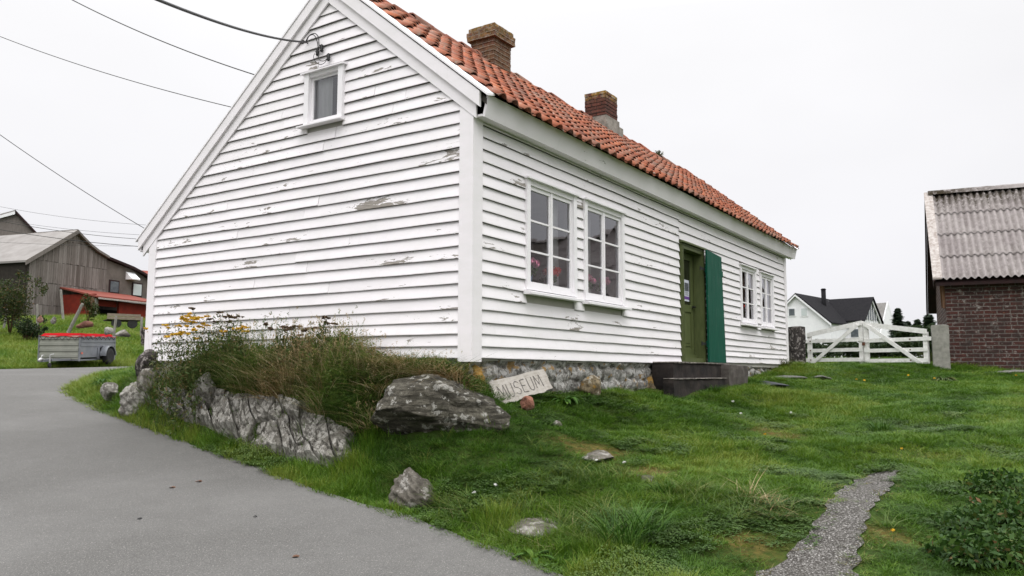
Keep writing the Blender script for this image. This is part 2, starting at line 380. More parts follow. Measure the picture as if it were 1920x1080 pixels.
simple('poster_white', (.62, .64, .72), (.6, .62, .7), 3, .5, 0); simple('poster_purple', (.13, .05, .25), (.15, .06, .28), 3, .5, 0); simple('poster_photo', (.05, .055, .06), (.14, .15, .17), 25, .5, 0)

# asphalt, gravel, earth
m = Mat('asphalt', (.17, .165, .16), .88, .25)
n1 = m.noise(.55, 6, .6); n2 = m.noise(85, 3, .6); n3 = m.noise(5.5, 6, .65); vv = m.vor(160)
c = m.ramp(n1, [(.32, (.130, .127, .121)), (.68, (.158, .154, .148))])
c = m.mix(m.rng(n3, .4, .72, 0, .4), c, (.108, .105, .100))
c = m.mix(m.rng(n2, .25, .75, .75, 0), c, (.045, .043, .041))
c = m.mix(m.rng(m.noise(130, 2, .5), .62, .70, 0, .6), c, (.42, .40, .37))
c = m.mix(m.rng(m.vor(3.1, feature='F1'), .035, .02, 0, .8), c, (.05, .045, .04))
c = m.mix(m.rng(m.noise(1.9, 7, .7, None, 1.2), .60, .66, 0, .22), c, (.11, .105, .098))
c = m.mix(m.rng(m.noise(.28, 5, .6), .5, .66, 0, .3), c, (.175, .171, .165))
m.color(c).bump(m.math('ADD', n2, vv), .55, .006); MT['asphalt'] = m.m
m = Mat('gravel', (.2, .2, .19), .92, .2)
vc = m.n('ShaderNodeTexVoronoi'); vc.inputs['Scale'].default_value = 85; m.l(m.pos(), vc.inputs['Vector'])
sp = m.n('ShaderNodeSeparateXYZ'); m.l(vc.outputs['Color'], sp.inputs[0])
c = m.ramp(sp.outputs['X'], [(0, (.07, .066, .06)), (.5, (.17, .162, .15)), (.85, (.26, .25, .235)), (1, (.48, .46, .44))])
c = m.mix(m.rng(vc.outputs['Distance'], .3, .75, 0, .85), c, (.035, .03, .026))
c = m.mix(m.rng(m.noise(2.6, 6, .6), .5, .75, 0, .5), c, (.075, .065, .05))
m.color(c).bump(m.math('MULTIPLY', vc.outputs['Distance'], -1.0), .9, .02); MT['gravel'] = m.m
m = Mat('earth', (.04, .06, .015), .95, .1)
n1 = m.noise(1.3, 6, .6); n2 = m.noise(26, 5, .6)
c = m.ramp(n1, [(.3, (.020, .038, .007)), (.5, (.030, .060, .009)), (.7, (.052, .068, .014))])
c = m.mix(m.rng(n2, .45, .7, 0, .7), c, (.022, .026, .009))
c = m.mix(m.math('MULTIPLY', m.attr('tone'), m.rng(m.noise(11, 5, .6), .3, .55)), c, m.ramp(m.noise(30, 4), [(.35, (.07, .058, .016)), (.65, (.14, .095, .028))]))
m.color(c).bump(n2, .8, .03); MT['earth'] = m.m

def leaf_mat(name, stops, dry=None, trans=.25, rough=.55):
    """foliage coloured by instance tint and by leaf"""
    m = Mat(name, stops[0][1], rough, .25)
    t = m.math('ADD', m.attr('tint', 'INSTANCER'), m.math('MULTIPLY', m.math('SUBTRACT', m.attr('tone'), .5), .38))
    c = m.ramp(t, stops)
    if dry:
        k = m.math('SUBTRACT', m.math('ADD', m.attr('dry', 'INSTANCER'), m.math('MULTIPLY', m.attr('tone'), .5)), .5)
        c = m.mix(m.rng(k, .3, .45, 0, .95), c, m.ramp(m.attr('tone'), dry))
    m.color(c)
    tl = m.n('ShaderNodeBsdfTranslucent'); m.l(c, tl.inputs[0]); mx = m.n('ShaderNodeMixShader'); mx.inputs[0].default_value = trans
    m.l(m.b.outputs[0], mx.inputs[1]); m.l(tl.outputs[0], mx.inputs[2]); m.l(mx.outputs[0], m.out.inputs[0])
    MT[name] = m.m
leaf_mat('lawn_blade', [(0, (.028, .072, .007)), (.35, (.058, .134, .010)), (.7, (.104, .190, .016)), (1, (.175, .222, .032))], [(0, (.13, .09, .03)), (.5, (.20, .15, .05)), (1, (.28, .22, .09))], .3)
leaf_mat('tall_blade', [(0, (.040, .080, .014)), (.4, (.075, .130, .020)), (.75, (.125, .165, .032)), (1, (.18, .19, .05))], [(0, (.17, .095, .045)), (.45, (.27, .175, .08)), (.8, (.40, .30, .16)), (1, (.50, .42, .27))], .35)
leaf_mat('clover_leaf', [(0, (.034, .072, .014)), (.5, (.060, .115, .020)), (1, (.10, .15, .03))], None, .2)
def plain_leaf(name, stops, trans=.2, dead=None):
    m = Mat(name, stops[0][1], .6, .2); c = m.ramp(m.attr('tone'), stops)
    c = m.mix(m.rng(m.noise(1.2, 3), .4, .65, 0, .35), c, stops[0][1])
    m.color(c); tl = m.n('ShaderNodeBsdfTranslucent'); m.l(c, tl.inputs[0]); mx = m.n('ShaderNodeMixShader'); mx.inputs[0].default_value = trans
    m.l(m.b.outputs[0], mx.inputs[1]); m.l(tl.outputs[0], mx.inputs[2]); m.l(mx.outputs[0], m.out.inputs[0]); MT[name] = m.m
plain_leaf('weed_leaf', [(0, (.030, .055, .012)), (.45, (.058, .090, .020)), (.75, (.11, .11, .035)), (1, (.19, .11, .05))])
plain_leaf('weed_dark', [(0, (.012, .034, .006)), (.5, (.026, .066, .009)), (.85, (.055, .105, .016)), (1, (.15, .085, .035))])
plain_leaf('broad_leaf', [(0, (.022, .062, .008)), (.5, (.045, .115, .012)), (1, (.09, .17, .022))])
plain_leaf('shrub_leaf', [(0, (.018, .032, .008)), (.5, (.04, .062, .014)), (.8, (.09, .07, .025)), (1, (.17, .09, .03))])
plain_leaf('hedge_leaf', [(0, (.010, .022, .008)), (.5, (.022, .040, .012)), (1, (.045, .06, .02))])
plain_leaf('spruce_needle', [(0, (.008, .018, .009)), (.6, (.018, .034, .014)), (1, (.03, .045, .018))], .05)
plain_leaf('brown_stem', [(0, (.055, .035, .02)), (.5, (.11, .07, .04)), (1, (.2, .15, .09))], .1)
plain_leaf('yellow_flower', [(0, (.40, .20, .01)), (.4, (.62, .36, .02)), (1, (.72, .50, .05))], .1)
plain_leaf('dead_leaf', [(0, (.11, .055, .035)), (1, (.15, .085, .055))], .1)
plain_leaf('white_petal', [(0, (.6, .6, .58)), (1, (.75, .75, .72))], .1)

# ------------------------------------------------------------------ terrain
def zroad(d):
    return np.interp(d, [-30, 0, 5, 10, 13, 16, 19, 22, 27, 40, 90], [-3.8, -1.75, -1.35, -.93, -.68, -.44, -.25, -.14, .02, .35, 1.5])
def road_hit(x, y):
    r = ray(x, y)
    lo, hi = 2.0, 60.0
    for d in np.linspace(3, 40, 1500):
        z = (CAM + r*d/(r @ HF))[2]
        if z <= zroad(d): return np.array([(r @ HS)/(r @ HF)*d, d])
    return np.array([(r @ HS)/(r @ HF)*30, 30])
EDGE_PX = [(1250,1160),(1150,1115),(1060,1080),(965,1040),(880,1008),(760,967),(640,934),(520,890),(400,846),(320,818),(250,793),(205,775),(170,760),(140,746),(125,737),(130,726),(160,713),(200,704),(240,697)]
inner = [road_hit(*p) for p in EDGE_PX]
inner = [np.array([1.6, 3.2]), np.array([3.2, .5]), np.array([5.5, -4])][::-1] + inner + [np.array([-10.6, 24.5]), np.array([-9.8, 27.5]), np.array([-6.5, 34])]
inner = np.array(inner)
outer = np.array([[-2, -9], [-7, -5], [-11, 0], [-14.5, 6], [-16.5, 12], [-17.5, 17.5], [-17.0, 21.5], [-15.3, 23.6], [-13.9, 25.8], [-12.7, 28.2], [-9.5, 36]])
def resample(P, n):
    d = np.r_[0, np.cumsum(np.linalg.norm(np.diff(P, axis=0), axis=1))]
    t = np.linspace(0, d[-1], n); return np.c_[np.interp(t, d, P[:, 0]), np.interp(t, d, P[:, 1])]
def smooth2(P, k=2):
    for _ in range(k):
        Q = P.copy(); Q[1:-1] = .25*P[:-2] + .5*P[1:-1] + .25*P[2:]; P = Q
    return P
innerR = smooth2(resample(inner, 260), 6); outerR = smooth2(resample(outer, 260), 20)
def inpoly(S, D, P):
    ins = np.zeros(S.shape, bool); n = len(P)
    for i in range(n):
        x1, y1 = P[i]; x2, y2 = P[(i+1) % n]
        if y1 == y2: continue
        c = ((y1 > D) != (y2 > D)) & (S < (x2-x1)*(D-y1)/(y2-y1) + x1)
        ins ^= c
    return ins
def distline(S, D, P):
    out_ = np.full(S.shape, 1e9)
    for i in range(len(P)-1):
        a = P[i]; b = P[i+1]; ab = b - a; L = ab @ ab + 1e-12
        t = np.clip(((S-a[0])*ab[0] + (D-a[1])*ab[1])/L, 0, 1)
        out_ = np.minimum(out_, np.hypot(S-a[0]-t*ab[0], D-a[1]-t*ab[1]))
    return out_
roadpoly = np.vstack([innerR, outerR[::-1]])
# control points: photograph pixel and distance
CP = [(863,674,8.15),(780,676,8.5),(700,676,8.9),(600,680,9.25),(500,684,9.75),(400,688,10.4),(300,692,11.1),
 (860,700,8.0),(760,706,8.3),
 (300,712,10.72),(300,768,10.35),(345,702,10.7),(340,728,10.4),(340,785,10.05),(400,702,10.15),(400,738,9.75),(400,808,9.35),(460,706,9.7),(460,748,9.3),(460,832,8.85),
 (540,712,9.15),(540,778,8.7),(540,864,8.3),(620,714,8.7),(620,800,8.15),(620,882,7.75),(680,830,7.85),(262,760,11.2),(235,752,12.0),
 (190,735,13.2),(160,722,15.0),(262,694,13.0),(225,712,13.6),(240,695,17),
 (700,890,7.45),(700,840,7.7),(760,940,6.85),(760,880,7.15),(820,960,6.45),(820,880,6.85),(840,815,7.4),(905,860,6.95),(905,900,6.65),(905,960,6.05),
 (950,795,7.75),(940,760,8.15),(1000,745,8.9),(1060,738,9.7),(1150,731,11.0),(1230,727,12.1),(1300,729,12.3),(1380,728,13.1),(1420,712,15.2),(1471,686,18.1),
 (1000,1000,5.85),(1000,940,6.3),(1000,880,6.9),(1000,820,7.6),(1100,1050,5.1),(1100,1000,5.6),(1100,930,6.35),(1100,880,7.0),(1100,840,7.7),(1100,790,8.7),
 (1250,1080,4.9),(1250,1000,5.5),(1250,920,6.45),(1250,850,7.8),(1250,790,9.4),(1300,750,11.3),(1400,760,11.6),
 (1400,1080,4.95),(1400,1000,5.6),(1400,900,7.0),(1400,820,9.0),(1550,1080,4.9),(1560,1000,5.5),(1600,920,6.7),(1640,870,7.9),(1640,820,9.4),(1600,760,12.2),(1560,720,15.5),
 (1800,1080,4.9),(1800,1000,5.6),(1800,900,7.1),(1800,820,9.0),(1800,760,11.6),(1800,715,15.5),(1950,1050,5.0),(1950,900,7.0),(1950,780,10.3),(1950,715,15.5),
 (1497,688,19.7),(1560,683,20.3),(1620,681,18.8),(1750,682,18.0),(1790,691,17.2),(1920,692,17.2),(1700,678,24),(1550,676,26),
 (60,700,24.5),(120,692,25.5),(140,690,25.5),(205,688,27),(255,690,27),(60,655,31),(150,655,33),(250,655,33),(60,610,42),(150,607,44),(250,628,42),(20,600,50),(280,610,55),(280,640,46),(100,600,60),
 (400,693,30),(900,690,30),(1300,688,30)]
cps = []
for x, y, d in CP:
    p = atd(x, y, d); r = p - CAM; cps.append((r @ HS, d, p[2]))
for q in innerR[::9]: cps.append((q[0], q[1], zroad(q[1])))
for q in outerR[::12]: cps.append((q[0]-.5, q[1], zroad(q[1])))
for s_, d_, z_ in [(0,-12,-2.6),(10,-12,-2.5),(-20,-8,-2.3),(12,2,-1.62),(20,4,-1.4),(6,2,-1.6),(18,12,-.5),(25,25,.1),(40,50,.6),(0,60,1.2),(-30,60,4.0),(-60,60,4.5),(-25,30,.9),(-25,15,-.1),(-40,20,.6),(60,100,1.3),(100,60,.6),(0,120,1.5),(-80,120,5),(60,-40,-2.6),(-60,-40,-2),(140,140,1.3),(-100,20,2),(30,75,1.2)]:
    cps.append((s_, d_, z_))
for x_, y_, z_ in [(1,1,-.2),(1,3,-.2),(1,4.8,-.25),(4,1.5,-.3),(4,4,-.25),(8,1.5,-.2),(8,4,-.15),(11.5,1.5,-.05),(11.5,4,-.05),(3,6.5,-.35),(7,7,-.25),(11,7,-.1),(14,3,.05),(5,10,-.3),(10,11,-.1),(16,8,.1)]:
    v_ = np.array([x_, y_]) - CAM[:2]; cps.append((v_ @ HS[:2], v_ @ HF[:2], z_))
cps = np.array(cps)
def tps_fit(P, z, lam=.002):
    n = len(P); r = np.linalg.norm(P[:, None]-P[None], axis=2); K = np.where(r > 0, r*r*np.log(r+1e-12), 0) + lam*np.eye(n)*r.mean()
    A = np.zeros((n+3, n+3)); A[:n, :n] = K; Q = np.c_[np.ones(n), P]; A[:n, n:] = Q; A[n:, :n] = Q.T
    return np.linalg.solve(A, np.r_[z, 0, 0, 0])
cwt = tps_fit(cps[:, :2], cps[:, 2])
def tps(S, D):
    sh = S.shape; X = np.c_[S.ravel(), D.ravel()]; o = np.zeros(len(X)); n = len(cps)
    for i in range(0, len(X), 20000):
        x = X[i:i+20000]; r = np.linalg.norm(x[:, None]-cps[None, :, :2], axis=2)
        o[i:i+20000] = np.where(r > 0, r*r*np.log(r+1e-12), 0) @ cwt[:n] + cwt[n] + x @ cwt[n+1:]
    return o.reshape(sh)
def bumps(S, D):
    z = 0
    for k, (fx, fy, a) in enumerate([(1.3, .9, .034), (2.1, -1.7, .028), (-3.2, 2.6, .020), (5.1, 4.3, .008), (-7.3, 6.1, .006), (9.7, -8.9, .005), (13, 11, .003)]):
        z = z + a*np.sin(fx*S + fy*D + k*1.7)*np.cos(.7*fy*S - .8*fx*D + k)
    return z
def ground_z(S, D, micro=True):
    S = np.asarray(S, float); D = np.asarray(D, float)
    z = tps(S, D)
    far = np.clip((np.hypot(S, D-10) - 110)/150, 0, 1); z = z*(1-far) + far*(1.6)
    ins = inpoly(S, D, roadpoly); dl = np.minimum(distline(S, D, innerR[::3]), distline(S, D, outerR[::6]))
    zr = zroad(D)
    m_ = np.clip(dl/.35, 0, 1)
    out_side = zr - .012 + (z - zr)*m_ + (bumps(S, D)*m_ if micro else 0)
    in_side = zr - .012 - .05*np.clip(dl/.2, 0, 1)
    return np.where(ins, in_side, out_side)
def gz(p):                       # ground height under a world point
    r = np.array(p[:2]) - CAM[:2]; return float(ground_z(np.array([r @ HS[:2]]), np.array([r @ HF[:2]]), False)[0])
def axis_(a, b, step, lo, hi, g=1.28):
    v = list(np.arange(a, b, step)); x = a; st = step
    left = []
    while x > lo: st *= g; x -= st; left.append(x)
    x = v[-1]; st = step; right = []
    while x < hi: st *= g; x += st; right.append(x)
    return np.array(left[::-1] + v + right)
gs = axis_(-12, 14, .13, -900, 900); gdv = axis_(3.5, 22, .12, -600, 1500)
SS, DD = np.meshgrid(gs, gdv); ZZ = ground_z(SS, DD)
ns_, nd_ = len(gs), len(gdv)
V = CAM[None, None, :2] + SS[..., None]*HS[:2] + DD[..., None]*HF[:2]
V = np.concatenate([V, ZZ[..., None]], 2).reshape(-1, 3)
ii = (np.arange(nd_-1)[:, None]*ns_ + np.arange(ns_-1)[None]).ravel()
F = np.c_[ii, ii+1, ii+ns_+1, ii+ns_]
MOSS = [(1120, 858, 7.6, .34), (1215, 905, 7.0, .28), (1065, 850, 7.7, .2), (1450, 790, 9.6, .4), (1400, 1010, 5.5, .22), (1660, 1000, 5.6, .2)]
mo = np.zeros(SS.shape)
for (cx_, cy_, d_, r_) in MOSS: q = atd(cx_, cy_, d_)-CAM; mo = np.maximum(mo, np.exp(-((SS-q @ HS)**2+(DD-d_)**2)/r_**2))
ground = np_mesh('ground', V, F, MT['earth'], attrs={'tone': mo.ravel()}); tag(ground, kind='structure')

# the road, with an uneven edge
N = len(innerR); Mx = 30; RV = []
jit = np.cumsum(rng.normal(0, .01, N)); jit -= np.convolve(jit, np.ones(15)/15, 'same')
T_ = np.diff(innerR, axis=0, append=innerR[-1:]); Nn = np.c_[-T_[:, 1], T_[:, 0]]; Nn /= np.linalg.norm(Nn, axis=1)[:, None] + 1e-9
for i in range(N):
    a = innerR[i] + Nn[i]*jit[i]*2; b = outerR[i]
    for k in range(Mx+1):
        t = (k/Mx)**1.5; q = a*(1-t) + b*t
        zz = float(zroad(q[1])) + .03*math.sin(PI*t)*(1 if k else 0)
        RV.append(W(q[0], q[1], zz))
ii = (np.arange(N-1)[:, None]*(Mx+1) + np.arange(Mx)[None]).ravel(); RF = np.c_[ii, ii+Mx+1, ii+Mx+2, ii+1]
road = np_mesh('road', RV, RF, MT['asphalt'], attrs={'tone': np.zeros(len(RV))}); tag(road, kind='structure')

# gravel footpath, draped on the ground
def ground_hit(x, y):
    r = ray(x, y); d = np.linspace(3.5, 30, 900)
    pts = CAM + np.outer(d, r/(r @ HF)); S = (pts-CAM) @ HS
    z = ground_z(S, d, False); k = np.argmax(pts[:, 2] <= z); return np.array([S[k], d[k]])
PL = [(1370,1130),(1425,1075),(1500,1020),(1545,970),(1575,925),(1608,893),(1635,878)]
PR = [(1600,1130),(1600,1075),(1612,1020),(1622,985),(1642,945),(1664,915),(1684,880)]
pl = resample(np.array([ground_hit(*p) for p in PL]), 60); pr = resample(np.array([ground_hit(*p) for p in PR]), 60)
pl = smooth2(pl, 3); pr = smooth2(pr, 3)
PV = []
for i in range(60):
    wj = .05*math.sin(i*.9) + .03*math.sin(i*2.3)
    a = pl[i] + (pl[i]-pr[i])*(.02+wj); b = pr[i] + (pr[i]-pl[i])*(.02+.05*math.sin(i*1.3+1))
    for k in range(13): q = a*(1-k/12) + b*k/12; PV.append(q)
PV = np.array(PV); PZ = ground_z(PV[:, 0], PV[:, 1]) + .012
PVW = np.array([W(q[0], q[1], z) for q, z in zip(PV, PZ)])
ii = (np.arange(59)[:, None]*13 + np.arange(12)[None]).ravel(); PF = np.c_[ii, ii+13, ii+14, ii+1][:, ::-1]
path = np_mesh('path', PVW, PF, MT['gravel'], attrs={'tone': np.zeros(len(PVW))}); tag(path, kind='structure')
pathpoly = np.vstack([pl, pr[::-1]])

# ================================================================== THE WHITE WOODEN HOUSE
RY, RZ = 2.12, 4.60            # ridge line, top of the roof boarding
SR, SL = .823, .787            # slopes to the long facade and to the far side
LX = 12.05; WY = 5.52
def roof_z(y): return RZ - (SR*(RY-y) if y < RY else SL*(y-RY))
house = thing('wooden_house', 'white clapboard house with peeling paint and an orange tiled roof, nearest the road', 'house', (0, 0, 0))
def board_strip(mb, axis, t0, t1, z0, z1, row, o_t=0.0, sgn=1, cut=None, rr=None):
    """one clapboard from t0 to t1 along the wall; thick lower edge stands out from the wall"""
    rr = rr or random
    n = max(1, int((t1-t0)/.22)); ts = [t0 + (t1-t0)*i/n for i in range(n+1)]
    vs = []; cols = []
    ph = rr.random()*6; am = rr.uniform(.0005, .0028); to = rr.uniform(-.003, .004); tone = rr.random()
    for t in ts:
        dz = am*math.sin(t*1.7+ph) + am*.7*math.sin(t*5.1+ph*2) + rr.uniform(-.0014, .0014)
        do = to + .0025*math.sin(t*1.3+ph*1.5) + rr.uniform(-.0012, .0012)
        zt = z1 + .012
        if cut is not None: zt = min(zt, cut(t))
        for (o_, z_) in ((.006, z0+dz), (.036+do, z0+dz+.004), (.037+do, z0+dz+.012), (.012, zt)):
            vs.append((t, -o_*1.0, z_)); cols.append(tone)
    fs = []; b = 0
    for i in range(n):
        a = i*4; c = a+4
        fs += [(a, a+1, c+1, c), (a+1, a+2, c+2, c+1), (a+2, a+3, c+3, c+2)]
    fs += [(0, 3, 2, 1), (n*4, n*4+1, n*4+2, n*4+3)]
    W3 = []
    for (t, o_, z_) in vs:
        W3.append((t, o_, z_) if axis == 'X' else (o_, t, z_))
    k0 = len(mb.f)
    if axis == 'Y': fs = [f[::-1] for f in fs]
    mb.add(W3, fs, cols)
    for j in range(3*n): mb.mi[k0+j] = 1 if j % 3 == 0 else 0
    if not hasattr(mb, 'edge'): mb.edge = []; mb.row = []
    mb.edge += [1, 1, .9, 0]*(n+1); mb.row += [row]*(4*(n+1))
def finish_boards(mb, name, mats):
    o = mb.build(name, mats, house); me = o.data
    for nm, a in (('edge', mb.edge), ('row', mb.row)):
        at = me.attributes.new(nm, 'FLOAT', 'POINT'); at.data.foreach_set('value', a)
    return o
# gable wall towards the road
zr_ = [0, .1235, .2485, .371] + [.371 + .1306*i for i in range(1, 40)]
rr = random.Random(3)
mb = MB()
GW = (1.83, 2.475, 2.79, 3.45)          # gable window opening y0 y1 z0 z1 (outer)
def gable_lim(z):                       # extent of the gable wall at height z, inside the rake boards
    y0 = max(.10, RY - (4.36 - z)/SR) if z > 2.55 else .10
    y1 = min(WY-.10, RY + (4.36 - z)/SL)
    return y0, y1
for r in range(0, 34):
    z0, z1 = zr_[r], zr_[r+1]
    y0, y1 = gable_lim(z0)
    if y1 - y0 < .08: break
    cutf = lambda t: roof_z(t) - .10
    segs = [(y0, y1)]
    if z1 > GW[2]+.02 and z0 < GW[3]-.03: segs = [(y0, GW[0]+.02), (GW[1]-.02, y1)]
    out_ = []
    for a, b in segs:                   # butt joints here and there
        if b-a > 1.4 and rr.random() < .95:
            j = a + (b-a)*rr.uniform(.2, .8); out_ += [(a, j-.002), (j+.002, b)]
        else: out_.append((a, b))
    for a, b in out_: board_strip(mb, 'Y', a, b, z0, z1, r + a*7.3, cut=cutf, rr=rr)
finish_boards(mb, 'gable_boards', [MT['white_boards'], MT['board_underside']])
# long facade
OPEN = [(.99, 2.16, .735, 2.055), (2.37, 3.54, .725, 2.06), (5.63, 6.71, -.5, 1.962), (8.72, 9.74, .78, 1.945), (10.03, 11.0, .775, 1.935)]
mb = MB()
zl = [0, .1235, .2485, .368] + [.368 + .1305*i for i in range(1, 20)]
zrr = [.05, .165, .265, .365, .485, .61, .737, .86, .985, 1.11, 1.235, 1.36, 1.485, 1.61, 1.74, 1.87, 2.01, 2.15, 2.30, 2.46, 2.6]
for (zz, x0, x1) in ((zl, .10, 5.63), (zrr, 5.634, LX-.10)):
    for r in range(len(zz)-1):
        z0, z1 = zz[r], zz[r+1]
        if z0 > 2.47: break
        segs = [(x0, x1)]
        for (a, b, c, d) in OPEN:
            if z1 > c+.015 and z0 < d-.015:
                ns2 = []
                for (p, q) in segs:
                    if b <= p or a >= q: ns2.append((p, q)); continue
                    if a > p: ns2.append((p, a+.02))
                    if b < q: ns2.append((b-.02, q))
                segs = ns2
        for p, q in segs:
            if q-p > .03: board_strip(mb, 'X', p, q, z0, z1, 50+r+p*3.1, cut=lambda t: 2.515, rr=rr)
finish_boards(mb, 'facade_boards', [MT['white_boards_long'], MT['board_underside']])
# the two hidden sides, the same boards
mb = MB()
for r in range(0, 34):
    y0, y1 = gable_lim(zr_[r])
    if y1-y0 < .08: break
    k = len(mb.v); board_strip(mb, 'Y', y0, y1, zr_[r], zr_[r+1], r, cut=lambda t: roof_z(t)-.1, rr=rr)
    for i in range(k, len(mb.v)): v = mb.v[i]; mb.v[i] = (LX - v[0], v[1], v[2])
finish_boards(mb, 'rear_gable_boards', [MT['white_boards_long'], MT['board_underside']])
mb = MB()
for r in range(0, 13):
    k = len(mb.v); board_strip(mb, 'X', .1, LX-.1, zr_[r], zr_[r+1], r, cut=lambda t: 1.62, rr=rr)
    for i in range(k, len(mb.v)): v = mb.v[i]; mb.v[i] = (v[0], WY - v[1], v[2])
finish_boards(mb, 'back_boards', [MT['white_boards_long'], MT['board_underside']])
# inner sheathing, floor and loft (around the openings)
mb = MB()
xs = sorted({0.02, LX-.02} | {v for o in OPEN for v in (o[0]+.05, o[1]-.05)})
for i in range(len(xs)-1):
    a, b = xs[i], xs[i+1]; op = [o for o in OPEN if o[0] <= a and o[1] >= b]
    if not op: mb.box((a, .0, -.02), (b, .10, 2.5))
    else:
        o = op[0]
        if o[2] > 0: mb.box((a, .0, -.02), (b, .10, o[2]+.05))
        mb.box((a, .0, o[3]-.05), (b, .10, 2.5))
# gable sheathing with its small opening
def gpoly(y0, y1, zb):
    P = [(0, y0, zb), (0, y1, zb)]; top = sorted({y0, y1} | ({RY} if y0 < RY < y1 else set()), reverse=True)
    return P + [(0, y, roof_z(y)-.12) for y in top]
for (a, b) in ((.11, GW[0]+.05), (GW[1]-.05, WY-.02)): mb.prism(gpoly(a, b, -.02), (.10, 0, 0))
mb.prism(gpoly(GW[0]+.05, GW[1]-.05, GW[3]-.05), (.10, 0, 0)); mb.box((0, GW[0]+.05, -.02), (.10, GW[1]-.05, GW[2]+.05))
mb.prism([(x+LX-.12, y, z) for x, y, z in gpoly(.11, WY-.02, -.02)], (.10, 0, 0))
mb.box((.11, WY-.12, -.02), (LX-.13, WY-.02, 1.7))
mb.box((.11, .11, -.02), (LX-.13, WY-.13, .03)); mb.box((.11, .11, 2.32), (LX-.13, 3.9, 2.36))
mb.box((4.9, .11, .03), (4.98, 3.9, 2.31)); mb.box((7.6, .11, .03), (7.68, 3.9, 2.31)); mb.box((.11, 3.9, .03), (LX-.13, 3.98, 2.6))
mb.build('inner_walls', MT['room_wall'], house)
# corner boards
mb = MB()
def cbrd(x0, x1, y0, y1, z0, z1): mb.box((x0, y0, z0), (x1, y1, z1))
cbrd(-.045, -.015, -.048, .128, -.035, 2.62); cbrd(-.0145, .128, -.048, -.018, -.035, 2.50)
mb.c = .3; mb.build('corner_board', MT['white_trim'], house)
for nm, bxs in (('corner_board', [(-.045, -.015, WY-.115, WY+.045, -.12, 1.72), (-.0145, .12, WY+.016, WY+.045, -.12, 1.60)]),
                ('corner_board', [(LX-.105, LX+.045, -.045, -.018, .01, 2.5), (LX+.0155, LX+.045, -.0175, .12, .01, 2.6)]),
                ('corner_board', [(LX-.105, LX+.045, WY+.018, WY+.045, -.05, 1.6), (LX+.0155, LX+.045, WY-.12, WY+.0175, -.05, 1.7)])):
    mb = MB()
    for b in bxs: cbrd(*b)
    mb.build(nm, MT['white_trim'], house)
# foundation of rough stones
def foundation():
    P = []; Fc = []; col = []
    rr2 = np.random.default_rng(11)
    def wall(p0, p1, zt, zb, nvec, seed):
        L = math.dist(p0, p1); n = int(L/.035); m_ = 26
        cen = []; z = zb(0) - .1 if callable(zb) else zb
        zz = -1.1
        while zz < .05:
            h = rr2.uniform(.14, .24); x = -.2
            while x < L+.2:
                w_ = rr2.uniform(.25, .75); cen.append((x+w_/2, zz+h/2, w_/2, h/2, rr2.random())); x += w_
            zz += h
        cen = np.array(cen); base = len(P)
        for i in range(n+1):
            t = L*i/n; zb_ = zb(t)
            for k in range(m_+1):
                z = zt + (zb_-zt)*k/m_
                wt = t + .03*math.sin(z*23+t*3); wz = z + .02*math.sin(t*11)
                d = np.maximum(np.abs(cen[:, 0]-wt)/cen[:, 2], np.abs(cen[:, 1]-wz)/cen[:, 3])*.75 + .25*np.hypot((cen[:, 0]-wt)/cen[:, 2], (cen[:, 1]-wz)/cen[:, 3])
                j = int(np.argmin(d)); dd = d[j]
                o_ = -.01 + .045*max(0, 1-dd**5) + .035*(cen[j, 4]-.5) + .03*mnoise.noise(Vector((t*6, z*6, seed))) + .012*mnoise.noise(Vector((t*22, z*22, seed)))
                x_, y_ = p0[0] + (p1[0]-p0[0])*i/n, p0[1] + (p1[1]-p0[1])*i/n
                P.append((x_ + nvec[0]*o_, y_ + nvec[1]*o_, z)); col.append(cen[j, 4])
        for i in range(n):
            for k in range(m_):
                a = base + i*(m_+1) + k; Fc.append((a, a+1, a+m_+2, a+m_+1))
    g = lambda ax: (lambda t: gz((t if ax == 0 else 0, t if ax else 0)) - .25)
    wall((-.02, .03), (LX, .03), -.004, lambda t: gz((t, 0)) - .3, (0, -1), 1)
    wall((.03, -.02), (.03, WY), -.004, lambda t: gz((0, t)) - .35, (-1, 0), 2)
    n1_ = len(Fc)
    wall((LX-.03, 0), (LX-.03, WY), -.004, lambda t: -.5, (1, 0), 3); wall((0, WY-.03), (LX, WY-.03), -.004, lambda t: -.8, (0, 1), 4)
    return np_mesh('foundation', P, np.array(Fc), MT['foundation_stone'], house, True, {'tone': col})
foundation()
# roof: boarding, eaves box, rake boards
X0, X1 = -.055, 12.40; YE, YL = -.20, 5.80
mb = MB()
mb.prism([(X0+.03, YE, roof_z(YE)-.02), (X0+.03, RY, RZ-.02), (X0+.03, YL, roof_z(YL)-.02), (X0+.03, YL, roof_z(YL)-.09), (X0+.03, RY, RZ-.10), (X0+.03, YE, roof_z(YE)-.09)], (X1-X0-.06, 0, 0))
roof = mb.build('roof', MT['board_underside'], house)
mb = MB()      # eaves box along the facade: leaning fascia and soffit
A = (X0+.035, -.172, 2.476); B = (X0+.035, -.226, 2.702)
mb.prism([A, B, (A[0], B[1]+.025, B[2]+.012), (A[0], A[1]+.028, A[2]+.012)], (X1-X0-.04, 0, 0))
mb.build('fascia', MT['fascia_white'], house)
mb = MB(); mb.prism([(A[0], -.143, 2.489), (A[0], -.03, 2.492), (A[0], -.03, 2.515), (A[0], -.143, 2.513)], (X1-X0-.04, 0, 0)); mb.build('soffit', MT['fascia_white'], house)
mb = MB(); mb.prism([(X0+.035, YL, roof_z(YL)-.15), (X0+.035, YL+.03, roof_z(YL)-.15), (X0+.035, YL+.03, roof_z(YL)-.0), (X0+.035, YL, roof_z(YL)-.0)], (X1-X0-.07, 0, 0)); mb.build('fascia', MT['fascia_white'], house)
